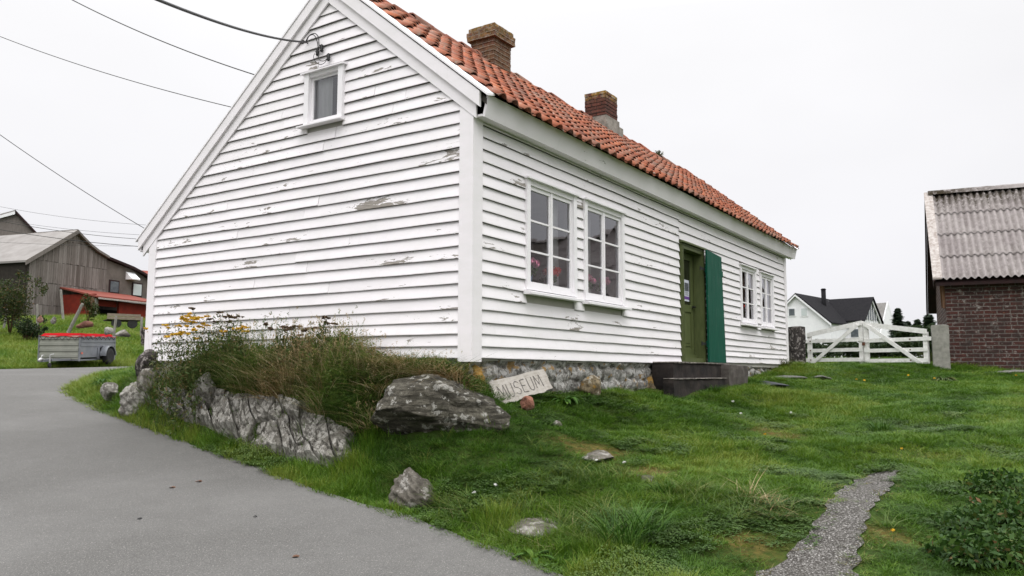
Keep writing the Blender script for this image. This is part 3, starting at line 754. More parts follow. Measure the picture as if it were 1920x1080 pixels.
mb = MB(); mb.box((X0+.035, WY+.05, roof_z(YL)-.15), (X1-.07, YL-.002, roof_z(YL)-.125)); mb.build('soffit', MT['fascia_white'], house)
for xx, sg in ((0, -1), (X1-.03, 1)):
    def rake(y0, y1, lo, hi, x0, x1, tail=None):
        m_ = MB(); zf = roof_z
        ys = np.linspace(y0, y1, 9); P = [(x0, y, zf(y)-lo) for y in ys] + [(x0, y, zf(y)-hi) for y in ys[::-1]]
        m_.add([p for p in P] + [(x1, p[1], p[2]) for p in P], [])
        n = len(ys); b = 0; N2 = 2*n
        for i in range(n-1):
            j, j2 = i, i+1; k, k2 = N2-1-i, N2-2-i
            for off, fl in ((0, 0), (N2, 1)):
                f = (j+off, j2+off, k2+off, k+off); m_.f.append(f if fl else f[::-1]); m_.mi.append(0); m_.smooth.append(False)
            for (p, q) in ((j, j2), (k2, k)): m_.f.append((p, q, q+N2, p+N2)); m_.mi.append(0); m_.smooth.append(False)
        for (p, q) in ((0, N2-1), (n-1, n)): m_.f.append((p, q, q+N2, p+N2)); m_.mi.append(0); m_.smooth.append(False)
        return m_
    if sg < 0: xi0, xi1, xo0, xo1 = -.052, -.030, -.084, -.053
    else: xi0, xi1, xo0, xo1 = X1-.07, X1-.045, X1-.044, X1-.012
    rake(-.085 if sg < 0 else -.10, RY-.002, .315, .12, xi0, xi1).build('rake_board', MT['white_trim'], roof)
    rake(RY+.002, YL-.10, .305, .12, xi0, xi1).build('rake_board', MT['white_trim'], roof)
    rake(-.150, RY-.002, .160, -.005, xo0, xo1).build('rake_board', MT['white_trim'], roof)
    rake(RY+.002, YL-.02, .155, -.005, xo0, xo1).build('rake_board', MT['white_trim'], roof)
    # capping boards over the verge
    x0c, x1c = (X0-.040, X0+.10) if sg < 0 else (X1-.12, X1+.02)
    m_ = MB(); 
    for (ya, yb) in ((YE-.055, RY), (RY, YL+.03)):
        ys = np.linspace(ya, yb, 8); P = []
        for y in ys:
            z = roof_z(y)+.003 + (.02 if ya < RY else 0); P += [(x0c, y, z), (x1c, y, z+.03), (x1c, y, z+.055), (x0c, y, z+.026)]
        fs = []
        for i in range(7):
            a = i*4; c = a+4
            fs += [(a, a+1, c+1, c)[::-1], (a+1, a+2, c+2, c+1)[::-1], (a+2, a+3, c+3, c+2)[::-1], (a+3, a, c, c+3)[::-1]]
        fs += [(0, 1, 2, 3), (28, 31, 30, 29)]; m_.add(P, fs)
    m_.build('verge_cap', MT['white_frame'], roof)
# pantiles
def tiles(side):
    rt = np.random.default_rng(5 if side == 0 else 6)
    Vs = []; Fs = []; tone = []; nb = 0
    if side == 0: slope = SR; ye = YE-.038
    else: slope = SL; ye = YL+.05
    run = abs(RY - ye); Ls = run*math.sqrt(1+slope**2)
    nr = 13; ex = (Ls)/nr; x0 = X0+.085; x1 = X1-.11; nc = int(round((x1-x0)/.235)); tw = (x1-x0)/nc
    ux, uz = 1/math.sqrt(1+slope**2), slope/math.sqrt(1+slope**2)
    K = 10
    for r in range(nr):
        rowj = rt.normal(0, .006)
        for c in range(nc):
            tn = np.clip(rt.normal(.45, .22), 0, 1); jx = rt.normal(0, .003); jl = rt.normal(0, .007)+rowj; jh = rt.normal(0, .003); tilt = rt.normal(0, .004)
            sk_ = rt.normal(0, .006)
            s0 = r*ex - .035 + jl; s1 = (r+1)*ex + .045
            if r == nr-1: s1 = Ls
            for li, (s_, lift) in enumerate(((s0, .052), ((s0+s1)/2, .026), (s1, .002))):
                for k in range(K+1):
                    u = k/K
                    prof = .046*math.sin(min(1, u/.62)*PI) if u < .62 else -.010*math.sin((u-.62)/.38*PI)
                    x = x0 + (c + u*1.06 - .03)*tw + jx + sk_*(s_-s0)
                    h = .022 + lift + prof + jh + tilt*(u-.5)
                    ys_ = ye + (s_*ux if side == 0 else -s_*ux); z_ = roof_z(ye) + s_*uz
                    Vs.append((x, ys_ - (h*uz if side == 0 else -h*uz), z_ + h*ux)); tone.append(tn)
            # lower lip gives the tile its thickness
            for k in range(K+1):
                v = Vs[nb+k]; Vs.append((v[0], v[1] + (.012*uz if side == 0 else -.012*uz), v[2]-.014*ux)); tone.append(tn*.8)
            for li in range(2):
                for k in range(K):
                    a = nb+li*(K+1)+k; f = (a, a+1, a+K+2, a+K+1); Fs.append(f if side == 0 else f[::-1])
            for k in range(K):
                a = nb+k; b = nb+3*(K+1)+k; f = (b, b+1, a+1, a); Fs.append(f if side == 0 else f[::-1])
            nb += 4*(K+1)
    # the whole roof sags a little
    V = np.array(Vs); V[:, 2] += -.012*np.sin(V[:, 0]*.9) - .02*np.sin(np.clip((V[:, 0])/12.3, 0, 1)*PI)*np.clip((V[:, 2]-2.7)/2, 0, 1)
    return np_mesh('roof_tiles', V, np.array(Fs), MT['roof_tile'], roof, True, {'tone': tone})
tiles(0); tiles(1)
mb = MB(); mb.sm = True      # ridge tiles
x = X0+.02; k = 0
while x < X1-.25:
    L = .37; c = []; P = []; tn = random.random()
    dz = .02*math.sin(k*1.9) + random.uniform(-.008, .008) - .02*math.sin(x/12.3*PI)
    for (xx, r_) in ((x-.02, .118), (x+L+.035, .098)):
        for j in range(9):
            a = PI*(-.12 + 1.24*j/8); P.append((xx, RY + r_*math.cos(a)*1.15, RZ+.005 + r_*math.sin(a) + dz))
    for (xx, r_) in ((x-.02, .102),):
        for j in range(9):
            a = PI*(-.12 + 1.24*j/8); P.append((xx, RY + r_*math.cos(a)*1.15, RZ+.005 + r_*math.sin(a) + dz))
    fs = [(j, j+1, j+10, j+9) for j in range(8)] + [(18+j, 19+j, j+1, j) for j in range(8)]
    mb.add(P, fs, [.35*tn]*27); x += L; k += 1
mb.build('ridge_tiles', MT['roof_tile'], roof)
# chimneys
def chimney(x0, x1, y0, y1, zb, zt, cap, mat, mossy=.5, apron=False):
    o = MB(); P = []; 
    cx, cy = (x0+x1)/2, (y0+y1)/2
    rr = random.Random(int(x0*10)); rows = int((zt-zb)/.068); vs = []; fs = []; mos = []
    def ring(hx, hy, z, j, mv):
        pts = []
        n = 8
        for (ax, ay, bx, by) in ((-1,-1,1,-1), (1,-1,1,1), (1,1,-1,1), (-1,1,-1,-1)):
            for i in range(n):
                t = i/n; pts.append((cx + hx*(ax+(bx-ax)*t) + rr.uniform(-j, j), cy + hy*(ay+(by-ay)*t) + rr.uniform(-j, j), z + rr.uniform(-j, j)*.4))
        b = len(vs); vs.extend(pts); mos.extend([mv]*len(pts)); return b
    hx, hy = (x1-x0)/2, (y1-y0)/2; rings = []
    zc = zt - (.205 if cap else 0)
    nr = int(round((zc-zb)/.068))
    for i in range(nr):
        za = zb + (zc-zb)*i/nr; zb2 = zb + (zc-zb)*(i+1)/nr; e_ = rr.uniform(-.003, .004)
        mv = max(0, 1-(zt-za)/.22)*mossy*1.2 if not cap else .35*mossy
        rings += [ring(hx+e_, hy+e_, za+.006, .003, mv), ring(hx+e_, hy+e_, zb2-.006, .003, mv), ring(hx-.008, hy-.008, zb2-.004, .002, mv)]
    if cap:
        for (za, zb2, ex_) in ((zc, zc+.065, .05), (zc+.067, zc+.135, .052), (zc+.137, zt, .03)):
            rings += [ring(hx+ex_, hy+ex_, za, .006, .25), ring(hx+ex_, hy+ex_, zb2, .006, .5 if zb2 < zt-.05 else .9), ring(hx+ex_-.012, hy+ex_-.012, zb2+.002, .003, .6)]
    rings.append(ring(hx-.08, hy-.08, zt+.01, .008, 1)); rings.append(ring(hx-.09, hy-.09, zt-.25, .002, 0))
    n = 32
    for a, b in zip(rings[:-1], rings[1:]):
        for i in range(n): fs.append((a+i, a+(i+1) % n, b+(i+1) % n, b+i))
    fs.append(tuple(rings[-1]+i for i in range(n)))
    o.add(vs, fs); ob = o.build('chimney', mat, roof); at = ob.data.attributes.new('moss', 'FLOAT', 'POINT'); at.data.foreach_set('value', mos)
    if apron:
        m_ = MB(); m_.box((x0-.03, y0-.03, zb), (x1+.03, y1+.03, 4.66)); m_.box((x1+.031, y0+.02, zb), (x1+.30, y1-.02, 4.60)); 
        m_.build('mortar_skirt', MT['mortar_grey'], ob)
    return ob
chimney(2.96, 3.42, 1.78, 2.20, 4.1, 5.075, True, MT['chimney_brick'])
chimney(6.62, 7.12, 1.76, 2.20, 4.1, 5.15, False, MT['chimney_brick_red'], 1.2, True)
mb = MB(); 
for i in range(7): a = random.uniform(0, 6.3); mb.tube([(9.9, RY, RZ+.08), (9.9+.08*math.cos(a), RY+.08*math.sin(a), RZ+.2)], [.02, .004], 4)
for i in range(120):
    a = random.uniform(0, 6.28); r_ = random.uniform(0, .17); c = Vector((9.95+r_*math.cos(a)*1.2, RY+r_*math.sin(a)*.7, RZ+.10+random.uniform(0, .10)))
    d = Vector([random.uniform(-1, 1) for _ in range(3)])*.03; u = Vector([random.uniform(-1, 1) for _ in range(3)])*.02
    mb.add([c-d, c+u, c+d], [(0, 1, 2)], [random.random()]*3)
mb.build('roof_moss', MT['shrub_leaf'], roof)

# windows ----------------------------------------------------------
def window(x0, x1, z0, z1, rows=3, y_out=-.034, sill_over=.04, brown=False):
    """casement pair: outer frame proud of the boards, two sashes, glazing bars, panes, sill"""
    f = MB(); fw = .075; yf = -.055; yb = .06
    f.box((x0, yf, z0+.05), (x0+fw, yb, z1-.0)); f.box((x1-fw, yf, z0+.05), (x1, yb, z1-.0)); f.box((x0+fw+.0005, yf+.012, z1-.06), (x1-fw-.0005, yb, z1))
    f.box((x0-.02, yf-.035, z1+.001), (x1+.02, yb-.05, z1+.022))
    f.box((x0+fw+.0005, yf+.012, z0+.055), (x1-fw-.0005, yb, z0+.095))
    fr = f.build('window', MT['white_frame'], house)
    s = MB(); s.prism([(x0-.04, -.135, z0-.005), (x0-.04, -.135, z0+.022), (x0-.04, -.03, z0+.049), (x0-.04, -.03, z0-.005)], (x1-x0+.08, 0, 0)); s.build('sill', MT['white_frame'], fr)
    xi0, xi1 = x0+fw+.002, x1-fw-.002; zi0, zi1 = z0+.097, z1-.062; xm = (xi0+xi1)/2
    for (a, b) in ((xi0, xm-.001), (xm+.001, xi1)):
        q = MB(); sw = .042; ya, yb2 = -.022, .012
        q.box((a, ya, zi0), (a+sw, yb2, zi1)); q.box((b-sw, ya, zi0), (b, yb2, zi1))
        q.box((a+sw+.0003, ya+.001, zi0), (b-sw-.0003, yb2, zi0+.055)); q.box((a+sw+.0003, ya+.001, zi1-.045), (b-sw-.0003, yb2, zi1))
        gz0, gz1 = zi0+.055, zi1-.045
        for k in range(1, rows): zb = gz0+(gz1-gz0)*k/rows; q.box((a+sw+.0005, ya+.006, zb-.011), (b-sw-.0005, yb2-.003, zb+.011))
        q.build('sash', MT['white_frame'], fr)
        for k in range(rows):
            za = gz0+(gz1-gz0)*k/rows+.009; zb = gz0+(gz1-gz0)*(k+1)/rows-.009
            g = MB(); t1 = random.uniform(-.0025, .0025); t2 = random.uniform(-.002, .002)
            P = [(a+sw-.003, -.004+t1, za-.003), (b-sw+.003, -.004-t1+t2, za-.003), (b-sw+.003, -.004-t1-t2, zb+.003), (a+sw-.003, -.004+t1, zb+.003)]
            g.add(P, [(0, 1, 2, 3)]); g.build('pane', MT['window_glass'], fr)
    q = MB(); q.box((xm-.022, -.032, zi0+.002), (xm+.022, -.0225, zi1-.002)); q.build('mullion', MT['white_frame'], fr)
    return fr
window(*OPEN[0]); window(*OPEN[1]); window(*OPEN[3]); window(*OPEN[4])
def curtain(x0, x1, z0, z1, y, mat, label, ph=0, group='lace curtains inside the front windows'):
    mb = MB(); n = 26; vs = []; 
    for i in range(n+1):
        t = i/n; x = x0+(x1-x0)*t; yy = y + .018*math.sin(t*34+ph)
        for k in range(5): zz = z0+(z1-z0)*k/4; vs.append((x + .01*math.sin(k+ph), yy + .006*k/4, zz + (.015*math.sin(t*50) if k == 0 else 0)))
    fs = [(i*5+k, (i+1)*5+k, (i+1)*5+k+1, i*5+k+1) for i in range(n) for k in range(4)]
    c = np.mean(np.array(vs), 0); o = mb.add(vs, fs).build('curtain', mat, None, True, c); tag(o, label, 'curtain', group)
curtain(1.08, 1.36, 1.52, 2.0, .15, MT['lace'], 'short sheer curtain behind the top left panes of the first big window', 0)
curtain(1.93, 2.07, .78, 2.0, .17, MT['lace'], 'long sheer curtain at the right side of the first big window from the corner', 1)
curtain(2.46, 2.80, 1.42, 2.0, .15, MT['lace'], 'short sheer curtain behind the top left panes of the second big window', 2)
curtain(2.80, 2.97, .80, 1.98, .19, MT['lace'], 'long sheer curtain at the right side of the second big window from the corner', 3)
curtain(8.82, 9.64, .86, 1.90, .16, MT['brown_curtain'], 'brown curtain hanging in the small window next to the green door panel', 1, 'brown curtains in the two small windows')
curtain(10.72, 10.90, .86, 1.90, .16, MT['brown_curtain'], 'narrow brown curtain in the last small window of the long facade', 2, 'brown curtains in the two small windows')
# geraniums on the inner sills
def geranium(x, z, petal, pot, label, s=1.0, seed=0, spread=.10, h=.15):
    rr = random.Random(seed); t = thing('geranium_pot', label, 'potted plant', (x, .10, z), 0, 'flower pots on the window sills inside')
    m_ = MB(); m_.sm = True; m_.lathe([(.045*s, 0), (.055*s, .01), (.07*s, .11*s), (.074*s, .13*s), (.062*s, .13*s), (.055*s, .10*s)], n=20); m_.build('pot', pot, t)
    m_ = MB(); fl = MB()
    for i in range(150):
        a = rr.uniform(0, 6.28); r_ = rr.uniform(.0, 1)**.6*spread*.95; c = Vector((r_*math.cos(a), r_*math.sin(a)*.6, .13*s + rr.uniform(0, h)*(1.1-.5*r_/spread)))
        q = Vector((rr.uniform(-1, 1), rr.uniform(-1, .2), rr.uniform(.0, 1))).normalized(); u = q.orthogonal().normalized(); v = q.cross(u); R_ = rr.uniform(.018, .034)
        m_.add([c + (u*math.cos(k*PI/3) + v*math.sin(k*PI/3))*R_ for k in range(6)], [tuple(range(6))], [rr.random()]*6)
    m_.build('foliage', MT['geranium_leaf'], t)
    for i in range(8):
        a = rr.uniform(0, 6.28); c = Vector((spread*(-.9+1.85*i/7), -.055+rr.uniform(-.012, .012), .13*s+h+rr.uniform(-.01, .07)))
        for j in range(40):
            q = Vector([rr.gauss(0, 1) for _ in range(3)]).normalized(); p = c + q*.040; u = q.orthogonal().normalized()*.018; v = q.cross(u)
            fl.add([p+u, p+v, p-u, p-v], [(0, 1, 2, 3)], [rr.random()]*4)
    fl.build('flowers', petal, t)
geranium(1.20, .83, MT['petal_pink'], MT['porcelain_blue'], 'pink geranium in a blue and white pot in the big window nearest the corner', 1.15, 1, .17, .12)
geranium(1.70, .83, MT['petal_red'], MT['terracotta'], 'bright red geranium in the right sash of the first big window', 1.0, 2, .15, .10)
geranium(2.62, .83, MT['petal_pink'], MT['terracotta'], 'bushy pink geranium in the left sash of the second big window', 1.0, 3, .16, .08)
geranium(3.10, .83, MT['petal_pink'], MT['porcelain'], 'small pale pink geranium in the right sash of the second big window', .9, 4, .09, .10)
geranium(9.4, .88, MT['white_petal'], MT['terracotta'], 'white pot plant in the small window nearest the dark green door panel', .9, 5, .08, .12)
geranium(10.25, .88, MT['white_petal'], MT['terracotta'], 'white flowering pot plant in the last small window of the long facade', 1.0, 6, .09, .14)
geranium(8.98, .88, MT['petal_red'], MT['terracotta'], 'dark red pot plant in the small window nearest the dark green door panel', .9, 7, .08, .11)
# small gable window
f = MB(); y0, y1, z0, z1 = GW
f.box((-.075, y0, z0+.03), (.05, y0+.075, z1)); f.box((-.075, y1-.075, z0+.03), (.05, y1, z1)); f.box((-.055, y0+.0755, z1-.045), (.05, y1-.0755, z1)); f.box((-.055, y0+.0755, z0+.031), (.05, y1-.0755, z0+.055))
fr = f.build('window', MT['white_frame'], house)
f = MB(); f.prism([(-.10, y0-.03, z1+.001), (-.10, y0-.03, z1+.018), (-.03, y0-.03, z1+.034), (-.03, y0-.03, z1+.001)], (0, y1-y0+.08, 0)); f.build('window_hood', MT['white_frame'], fr)
f = MB(); f.prism([(-.125, y0-.01, z0-.004), (-.125, y0-.01, z0+.012), (-.03, y0-.01, z0+.029), (-.03, y0-.01, z0-.004)], (0, y1-y0+.08, 0)); f.build('sill', MT['white_frame'], fr)
f = MB(); f.box((-.02, y0+.076, z0+.056), (.02, y0+.103, z1-.046)); f.box((-.02, y1-.103, z0+.056), (.02, y1-.076, z1-.046)); f.box((-.019, y0+.1035, z0+.056), (.02, y1-.1035, z0+.09)); f.box((-.019, y0+.1035, z1-.075), (.02, y1-.1035, z1-.046)); f.build('sash', MT['white_frame'], fr)
f = MB(); f.add([(0, y0+.101, z0+.088), (0, y1-.101, z0+.088), (0, y1-.101, z1-.073), (0, y0+.101, z1-.073)], [(3, 2, 1, 0)]); f.build('pane', MT['window_glass'], fr)
m_ = MB(); P = [(.07+.012*math.sin(i*1.3), GW[1]-.06-.27*i/16, z) for i in range(17) for z in (GW[2]+.05, GW[3]-.04)]
m_.add(P, [(2*i, 2*i+2, 2*i+3, 2*i+1) for i in range(16)]); o = m_.build('curtain', MT['lace'], None, True, np.mean(np.array(P), 0)); tag(o, 'pale curtain covering half of the small gable window', 'curtain', 'lace curtains inside the front windows')

# door --------------------------------------------------------------
dx0, dx1, dz0, dz1 = 5.645, 6.69, .02, 1.96
f = MB(); G = MT['door_green']
for (a, b) in ((dx0, dx0+.085), (dx1-.085, dx1)):
    f.box((a, -.060, dz0), (b, .109, dz1)); f.box((a+.012, -.068, dz0), (a+.028, -.0605, dz1)); f.box((b-.028, -.068, dz0), (b-.012, -.0605, dz1))
f.box((dx0+.0855, -.055, dz1-.085), (dx1-.0855, .109, dz1)); f.box((dx0+.0855, -.064, dz1-.03), (dx1-.0855, -.0555, dz1-.014))
f.box((dx0-.03, -.10, dz1+.001), (dx1+.03, .0, dz1+.028))
f.box((dx0+.0855, -.055, dz0), (dx1-.0855, .109, dz0+.085))
frm = f.build('door_frame', G, house)
leaf = thing('door', None, None, (0, 0, 0)); leaf.parent = house
a, b, yd, z0, z1 = dx0+.09, dx1-.09, .112, dz0+.087, dz1-.09
f = MB(); f.box((a, yd, z0), (a+.12, yd+.045, z1)); f.box((b-.12, yd, z0), (b, yd+.045, z1)); 
f.box((a+.1205, yd+.001, z0), (b-.1205, yd+.044, z0+.16)); f.box((a+.1205, yd+.001, z1-.11), (b-.1205, yd+.044, z1)); f.box((a+.1205, yd+.001, .88), (b-.1205, yd+.044, 1.0))
f.box((a+.1205, yd+.018, z0+.16), (b-.1205, yd+.03, .88)); f.box((a+.155, yd+.006, z0+.20), (b-.155, yd+.0175, .84)); f.box((a+.20, yd-.001, z0+.25), (b-.20, yd+.0055, .79))
f.box((a+.01, yd-.045, z0+.0), (b-.01, yd-.001, z0+.05))
f.build('door_leaf', G, leaf)
f = MB(); f.add([(a+.118, yd+.02, .998), (b-.118, yd+.02, .998), (b-.118, yd+.02, z1-.108), (a+.118, yd+.02, z1-.108)], [(0, 1, 2, 3)]); f.build('pane', MT['window_glass'], leaf)
f = MB(); f.box((b-.09, yd-.045, .96), (b-.04, yd-.001, .99)); f.box((b-.15, yd-.055, .965), (b-.04, yd-.0455, .985)); f.build('handle', MT['insulator_black'], leaf)
P = [(a+.10+.42*i/20, yd+.07+.012*math.sin(i*1.7), z) for i in range(21) for z in (1.42, z1-.09)]
m_ = MB(); m_.add(P, [(2*i, 2*i+2, 2*i+3, 2*i+1) for i in range(20)]); o = m_.build('curtain', MT['lace'], None, True, np.mean(np.array(P), 0)); tag(o, 'short lace curtain behind the upper glass of the green door', 'curtain', 'lace curtains inside the front windows')
pt = thing('poster', 'small white and purple notice taped inside the glass of the green door', 'poster', (a+.46, yd+.008, 1.06))
f = MB(); f.box((0, 0, 0), (.22, .002, .36)); f.build('sheet', MT['poster_white'], pt)
f = MB(); f.box((.02, -.002, .17), (.20, -.0005, .31)); f.build('picture', MT['poster_photo'], pt)
f = MB(); f.box((.0, -.002, .03), (.22, -.0005, .08)); f.build('purple_band', MT['poster_purple'], pt)
f = MB(); [f.box((.03, -.002, .10+.017*i), (.19-.02*(i % 2), -.0005, .106+.017*i)) for i in range(4)]; f.build('text_lines', MT['lettering'], pt)
# open outer door leaf, folded back against the wall
f = MB(); n = 4
xa, xb = float(hitc(1328.5, 600, 1, -.15)[0]), float(hitc(1359, 600, 1, -.12)[0])
for i in range(n):
    p0 = xa+(xb-xa)*i/n; p1 = xa+(xb-xa)*(i+1)/n - .004; yy = -.150+.010*i
    f.prism([(p0+.04*i/n+.012, yy, .04), (p1+.05*(i+1)/n+.012, yy+.010, .04), (p1-.07*(i+1)/n, yy+.010, 1.945-.006*i), (p0-.07*i/n, yy, 1.950-.006*i)], (0, .032, 0))
sh = f.build('outer_door', MT['shutter_green'], house)
f = MB()
for zc in (.35, 1.62):
    f = MB(); f.box((xa+.02, -.117, zc-.05), (xb-.03, -.095, zc+.05)); f.build('cross_batten', MT['shutter_green'], sh)
    f = MB(); f.box((xa-.16, -.10, zc-.02), (xa+.10, -.092, zc+.02)); f.tube([(xa-.16, -.085, zc-.035), (xa-.16, -.085, zc+.035)], .012, 8)
    f.build('hinge', MT['insulator_black'], sh)
f = MB(); f.box((6.715, -.030, .0), (6.85, -.004, 1.96)); f.build('side_boards', MT['old_wood'], house)
# service cable fittings on the gable
f = MB(); HK = np.array([-.06, 2.50, 3.885])
f.tube([(-.02, 2.49, 3.87), (-.10, 2.50, 3.885), (-.12, 2.50, 3.86), (-.10, 2.50, 3.84), (-.085, 2.50, 3.855)], .008, 6); f.build('cable_hook', MT['insulator_black'], house)
for (y_, z_) in ((2.005, 3.42-.0), (1.915, 3.46), (1.80, 3.37)):
    pass
ins_px = [(595, 97), (603, 90), (616, 107)]
ipos = [hitc(x, y, 0, -.06) for x, y in ins_px]
for p in ipos:
    f = MB(); f.sm = True; f.lathe([(.012, -.05), (.022, -.03), (.014, -.02), (.026, 0), (.014, .01), (.024, .03), (.010, .045)], tuple(p), 12); f.build('insulator', MT['insulator_black'], house)
f = MB()
def loop(pxs, x=-.07): return [tuple(hitc(a_, b_, 0, x)) for a_, b_ in pxs]
def bez(pts, n=24):
    P = [np.array(p) for p in pts]; o = []
    for i in range(len(P)-1):
        p0 = P[max(i-1, 0)]; p1 = P[i]; p2 = P[i+1]; p3 = P[min(i+2, len(P)-1)]
        for k in range(6): t = k/6; o.append(.5*((2*p1)+(-p0+p2)*t+(2*p0-5*p1+4*p2-p3)*t*t+(-p0+3*p1-3*p2+p3)*t**3))
    o.append(P[-1]); return o
f.tube(bez(loop([(573,78),(578,69),(586,65),(592,70),(596,84),(596,92)])), .006, 5)
f.tube(bez(loop([(575,76),(581,66),(591,63),(597,70),(598,82),(600,88)], -.085)), .006, 5)
f.tube(bez(loop([(590,100),(588,108),(592,116),(600,121),(608,118),(614,110)])), .004, 5)
f.tube(bez(loop([(599,95),(597,105),(600,113),(608,114),(615,108)], -.08)), .004, 5)
f.build('cable_loop', MT['wire_black'], house)

# doorstep --------------------------------------------------------------
st = thing('doorstep', 'two dark mossy concrete steps below the green door', 'doorstep', (6.3, -.6, -.4))
def rough_box(name, a, b, mat, j=.008, seg=.06, parent=None, seed=0):
    """block with uneven faces and worn corners"""
    rr = random.Random(seed); a = np.array(a, float); b = np.array(b, float); n = np.maximum(2, np.round((b-a)/seg).astype(int)); V = {}; vs = []; fs = []
    def vid(i, j_, k):
        key = (i, j_, k)
        if key not in V:
            p = a + (b-a)*np.array([i, j_, k])/n
            ext = sum([i in (0, n[0]), j_ in (0, n[1]), k in (0, n[2])]); c = (a+b)/2
            nv = Vector((mnoise.noise(Vector(p*5+seed)), mnoise.noise(Vector(p*5+9+seed)), mnoise.noise(Vector(p*5+17+seed))))
            p = p + np.array(nv)*j*1.6 + (c-p)/np.linalg.norm(c-p)*(0, 0, .012, .022)[ext]
            V[key] = len(vs); vs.append(tuple(p))
        return V[key]
    for k in (0, n[2]):
        for i in range(n[0]):
            for q in range(n[1]): f_ = (vid(i, q, k), vid(i+1, q, k), vid(i+1, q+1, k), vid(i, q+1, k)); fs.append(f_ if k else f_[::-1])
    for q in (0, n[1]):
        for i in range(n[0]):
            for k in range(n[2]): f_ = (vid(i, q, k), vid(i+1, q, k), vid(i+1, q, k+1), vid(i, q, k+1)); fs.append(f_[::-1] if q else f_)
    for i in (0, n[0]):
        for q in range(n[1]):
            for k in range(n[2]): f_ = (vid(i, q, k), vid(i, q+1, k), vid(i, q+1, k+1), vid(i, q, k+1)); fs.append(f_ if i else f_[::-1])
    m_ = MB(); m_.add(vs, fs); return m_.build(name, mat, parent, False)
def local(o): o.location = -Vector(st.location)
def hx(x, y): return float(hitc(x, 700, 1, y)[0])
gs_ = gz((6.3, -.9)) - .12
o = rough_box('step', (hx(1262, -.36), -.36, -.40), (hx(1366, -.36), -.03, .0), MT['step_concrete'], .01, .07, st, 1); local(o)
o = rough_box('step', (hx(1262, -.52), -.52, gs_), (hx(1362, -.52), -.365, -.235), MT['step_concrete'], .012, .07, st, 2); local(o)
o = rough_box('side_block', (hx(1367, -.50), -.50, gs_), (hx(1404, -.50), -.03, .0), MT['step_side'], .012, .07, st, 3); local(o)
o = rough_box('top_edge', (hx(1262, -.36), -.38, .001), (hx(1366, -.36)+.05, -.03, .024), MT['step_edge'], .004, .07, st, 4); local(o)

o = rough_box('top_edge', (hx(1262, -.52), -.535, -.232), (hx(1362, -.52), -.37, -.215), MT['step_edge'], .004, .07, st, 5); local(o)

# MUSEUM board ------------------------------------------------------------
def sign():
    px = [(918, 716), (1019, 691), (1037, 728), (934, 762)]
    P = [hitc(px[0][0], px[0][1], 1, -.15), hitc(px[1][0], px[1][1], 1, -.16), hitc(px[2][0], px[2][1], 1, -.27), hitc(px[3][0], px[3][1], 1, -.26)]
    P = [np.array(p) for p in P]; c = sum(P)/4; ux = (P[1]-P[0] + P[2]-P[3]); wdt = np.linalg.norm(ux)/2; ux /= np.linalg.norm(ux)
    uz = (P[0]-P[3] + P[1]-P[2]); hgt = np.linalg.norm(uz)/2; uz -= (uz @ ux)*ux; uz /= np.linalg.norm(uz); uy = np.cross(uz, ux)
    s = bpy.data.objects.new('museum_sign', None); C.objects.link(s)
    s.matrix_world = Matrix(((ux[0], uy[0], uz[0], c[0]), (ux[1], uy[1], uz[1], c[1]), (ux[2], uy[2], uz[2], c[2]), (0, 0, 0, 1)))
    tag(s, 'weathered grey board lettered MUSEUM leaning on the stone foundation', 'sign')
    # outline in board coordinates
    L = [np.array([(p-c) @ ux, (p-c) @ uz]) for p in P]
    n = 22; vs = []
    for i in range(n+1):
        t = i/n
        for k in range(7):
            u = k/6; top = L[0]*(1-t)+L[1]*t; bot = L[3]*(1-t)+L[2]*t; q = bot*(1-u)+top*u
            q = q + np.array([(.008*math.sin(u*9+2) if i in (0, n) else 0), (.008*math.sin(t*14)+.005*math.sin(t*37) if k == 0 else (.004*math.sin(t*11) if k == 6 else 0))])
            vs.append((q[0], 0, q[1]))
    nv = len(vs); vs += [(x, .022, z) for x, y, z in vs]; fs = []
    for i in range(n):
        for k in range(6): a_ = i*7+k; fs += [(a_, a_+7, a_+8, a_+1), (nv+a_, nv+a_+1, nv+a_+8, nv+a_+7)]
        fs += [(i*7, nv+i*7, nv+i*7+7, i*7+7), (i*7+6, i*7+13, nv+i*7+13, nv+i*7+6)]
    for k in range(6): fs += [(k, k+1, nv+k+1, nv+k), (n*7+k, nv+n*7+k, nv+n*7+k+1, n*7+k+1)]
    m_ = MB(); m_.add(vs, fs); m_.build('board', MT['sign_wood'], s)
    # hand drawn letters as thin double strokes
    m_ = MB(); G_ = {'M': [[(0, 0), (.12, 1), (.5, .25), (.88, 1), (1, 0)]], 'U': [[(0, 1), (.02, .3), (.25, .02), (.6, 0), (.85, .2), (.92, 1)]],
         'S': [[(.9, .85), (.55, 1), (.12, .85), (.1, .6), (.5, .5), (.88, .35), (.85, .1), (.45, 0), (.05, .14)]], 'E': [[(.85, 1), (.05, .98), (.05, .02), (.9, 0)], [(.05, .52), (.7, .52)]]}
    word = 'MUSEUM'; x = -.43*wdt; lw = wdt*.128; lh = hgt*.56
    for ch in word:
        w_ = lw*(1.15 if ch == 'M' else .86)
        for dx, dz, rr_ in ((0, 0, .0030), (.010, -.006, .0020)):
            for strk in G_[ch]:
                P_ = [(x + dx + a_*w_*.86 + .12*(b_-.5)*lh*.3, -.001, (b_-.5)*lh + dz + .01*(x/wdt)) for a_, b_ in strk]
                if ch in 'US': P_ = bez(P_)
                m_.tube(P_, rr_, 4)
        x += w_ + wdt*.014
    m_.build('lettering', MT['lettering'], s)
sign()

# ================================================================== FAR BUILDINGS
def flat(mb, pts, back, thick=.12):      # a slab under a roof plane: polygon and its thickness
    mb.prism(pts, back)
Z = np.array([0, 0, 1.0])
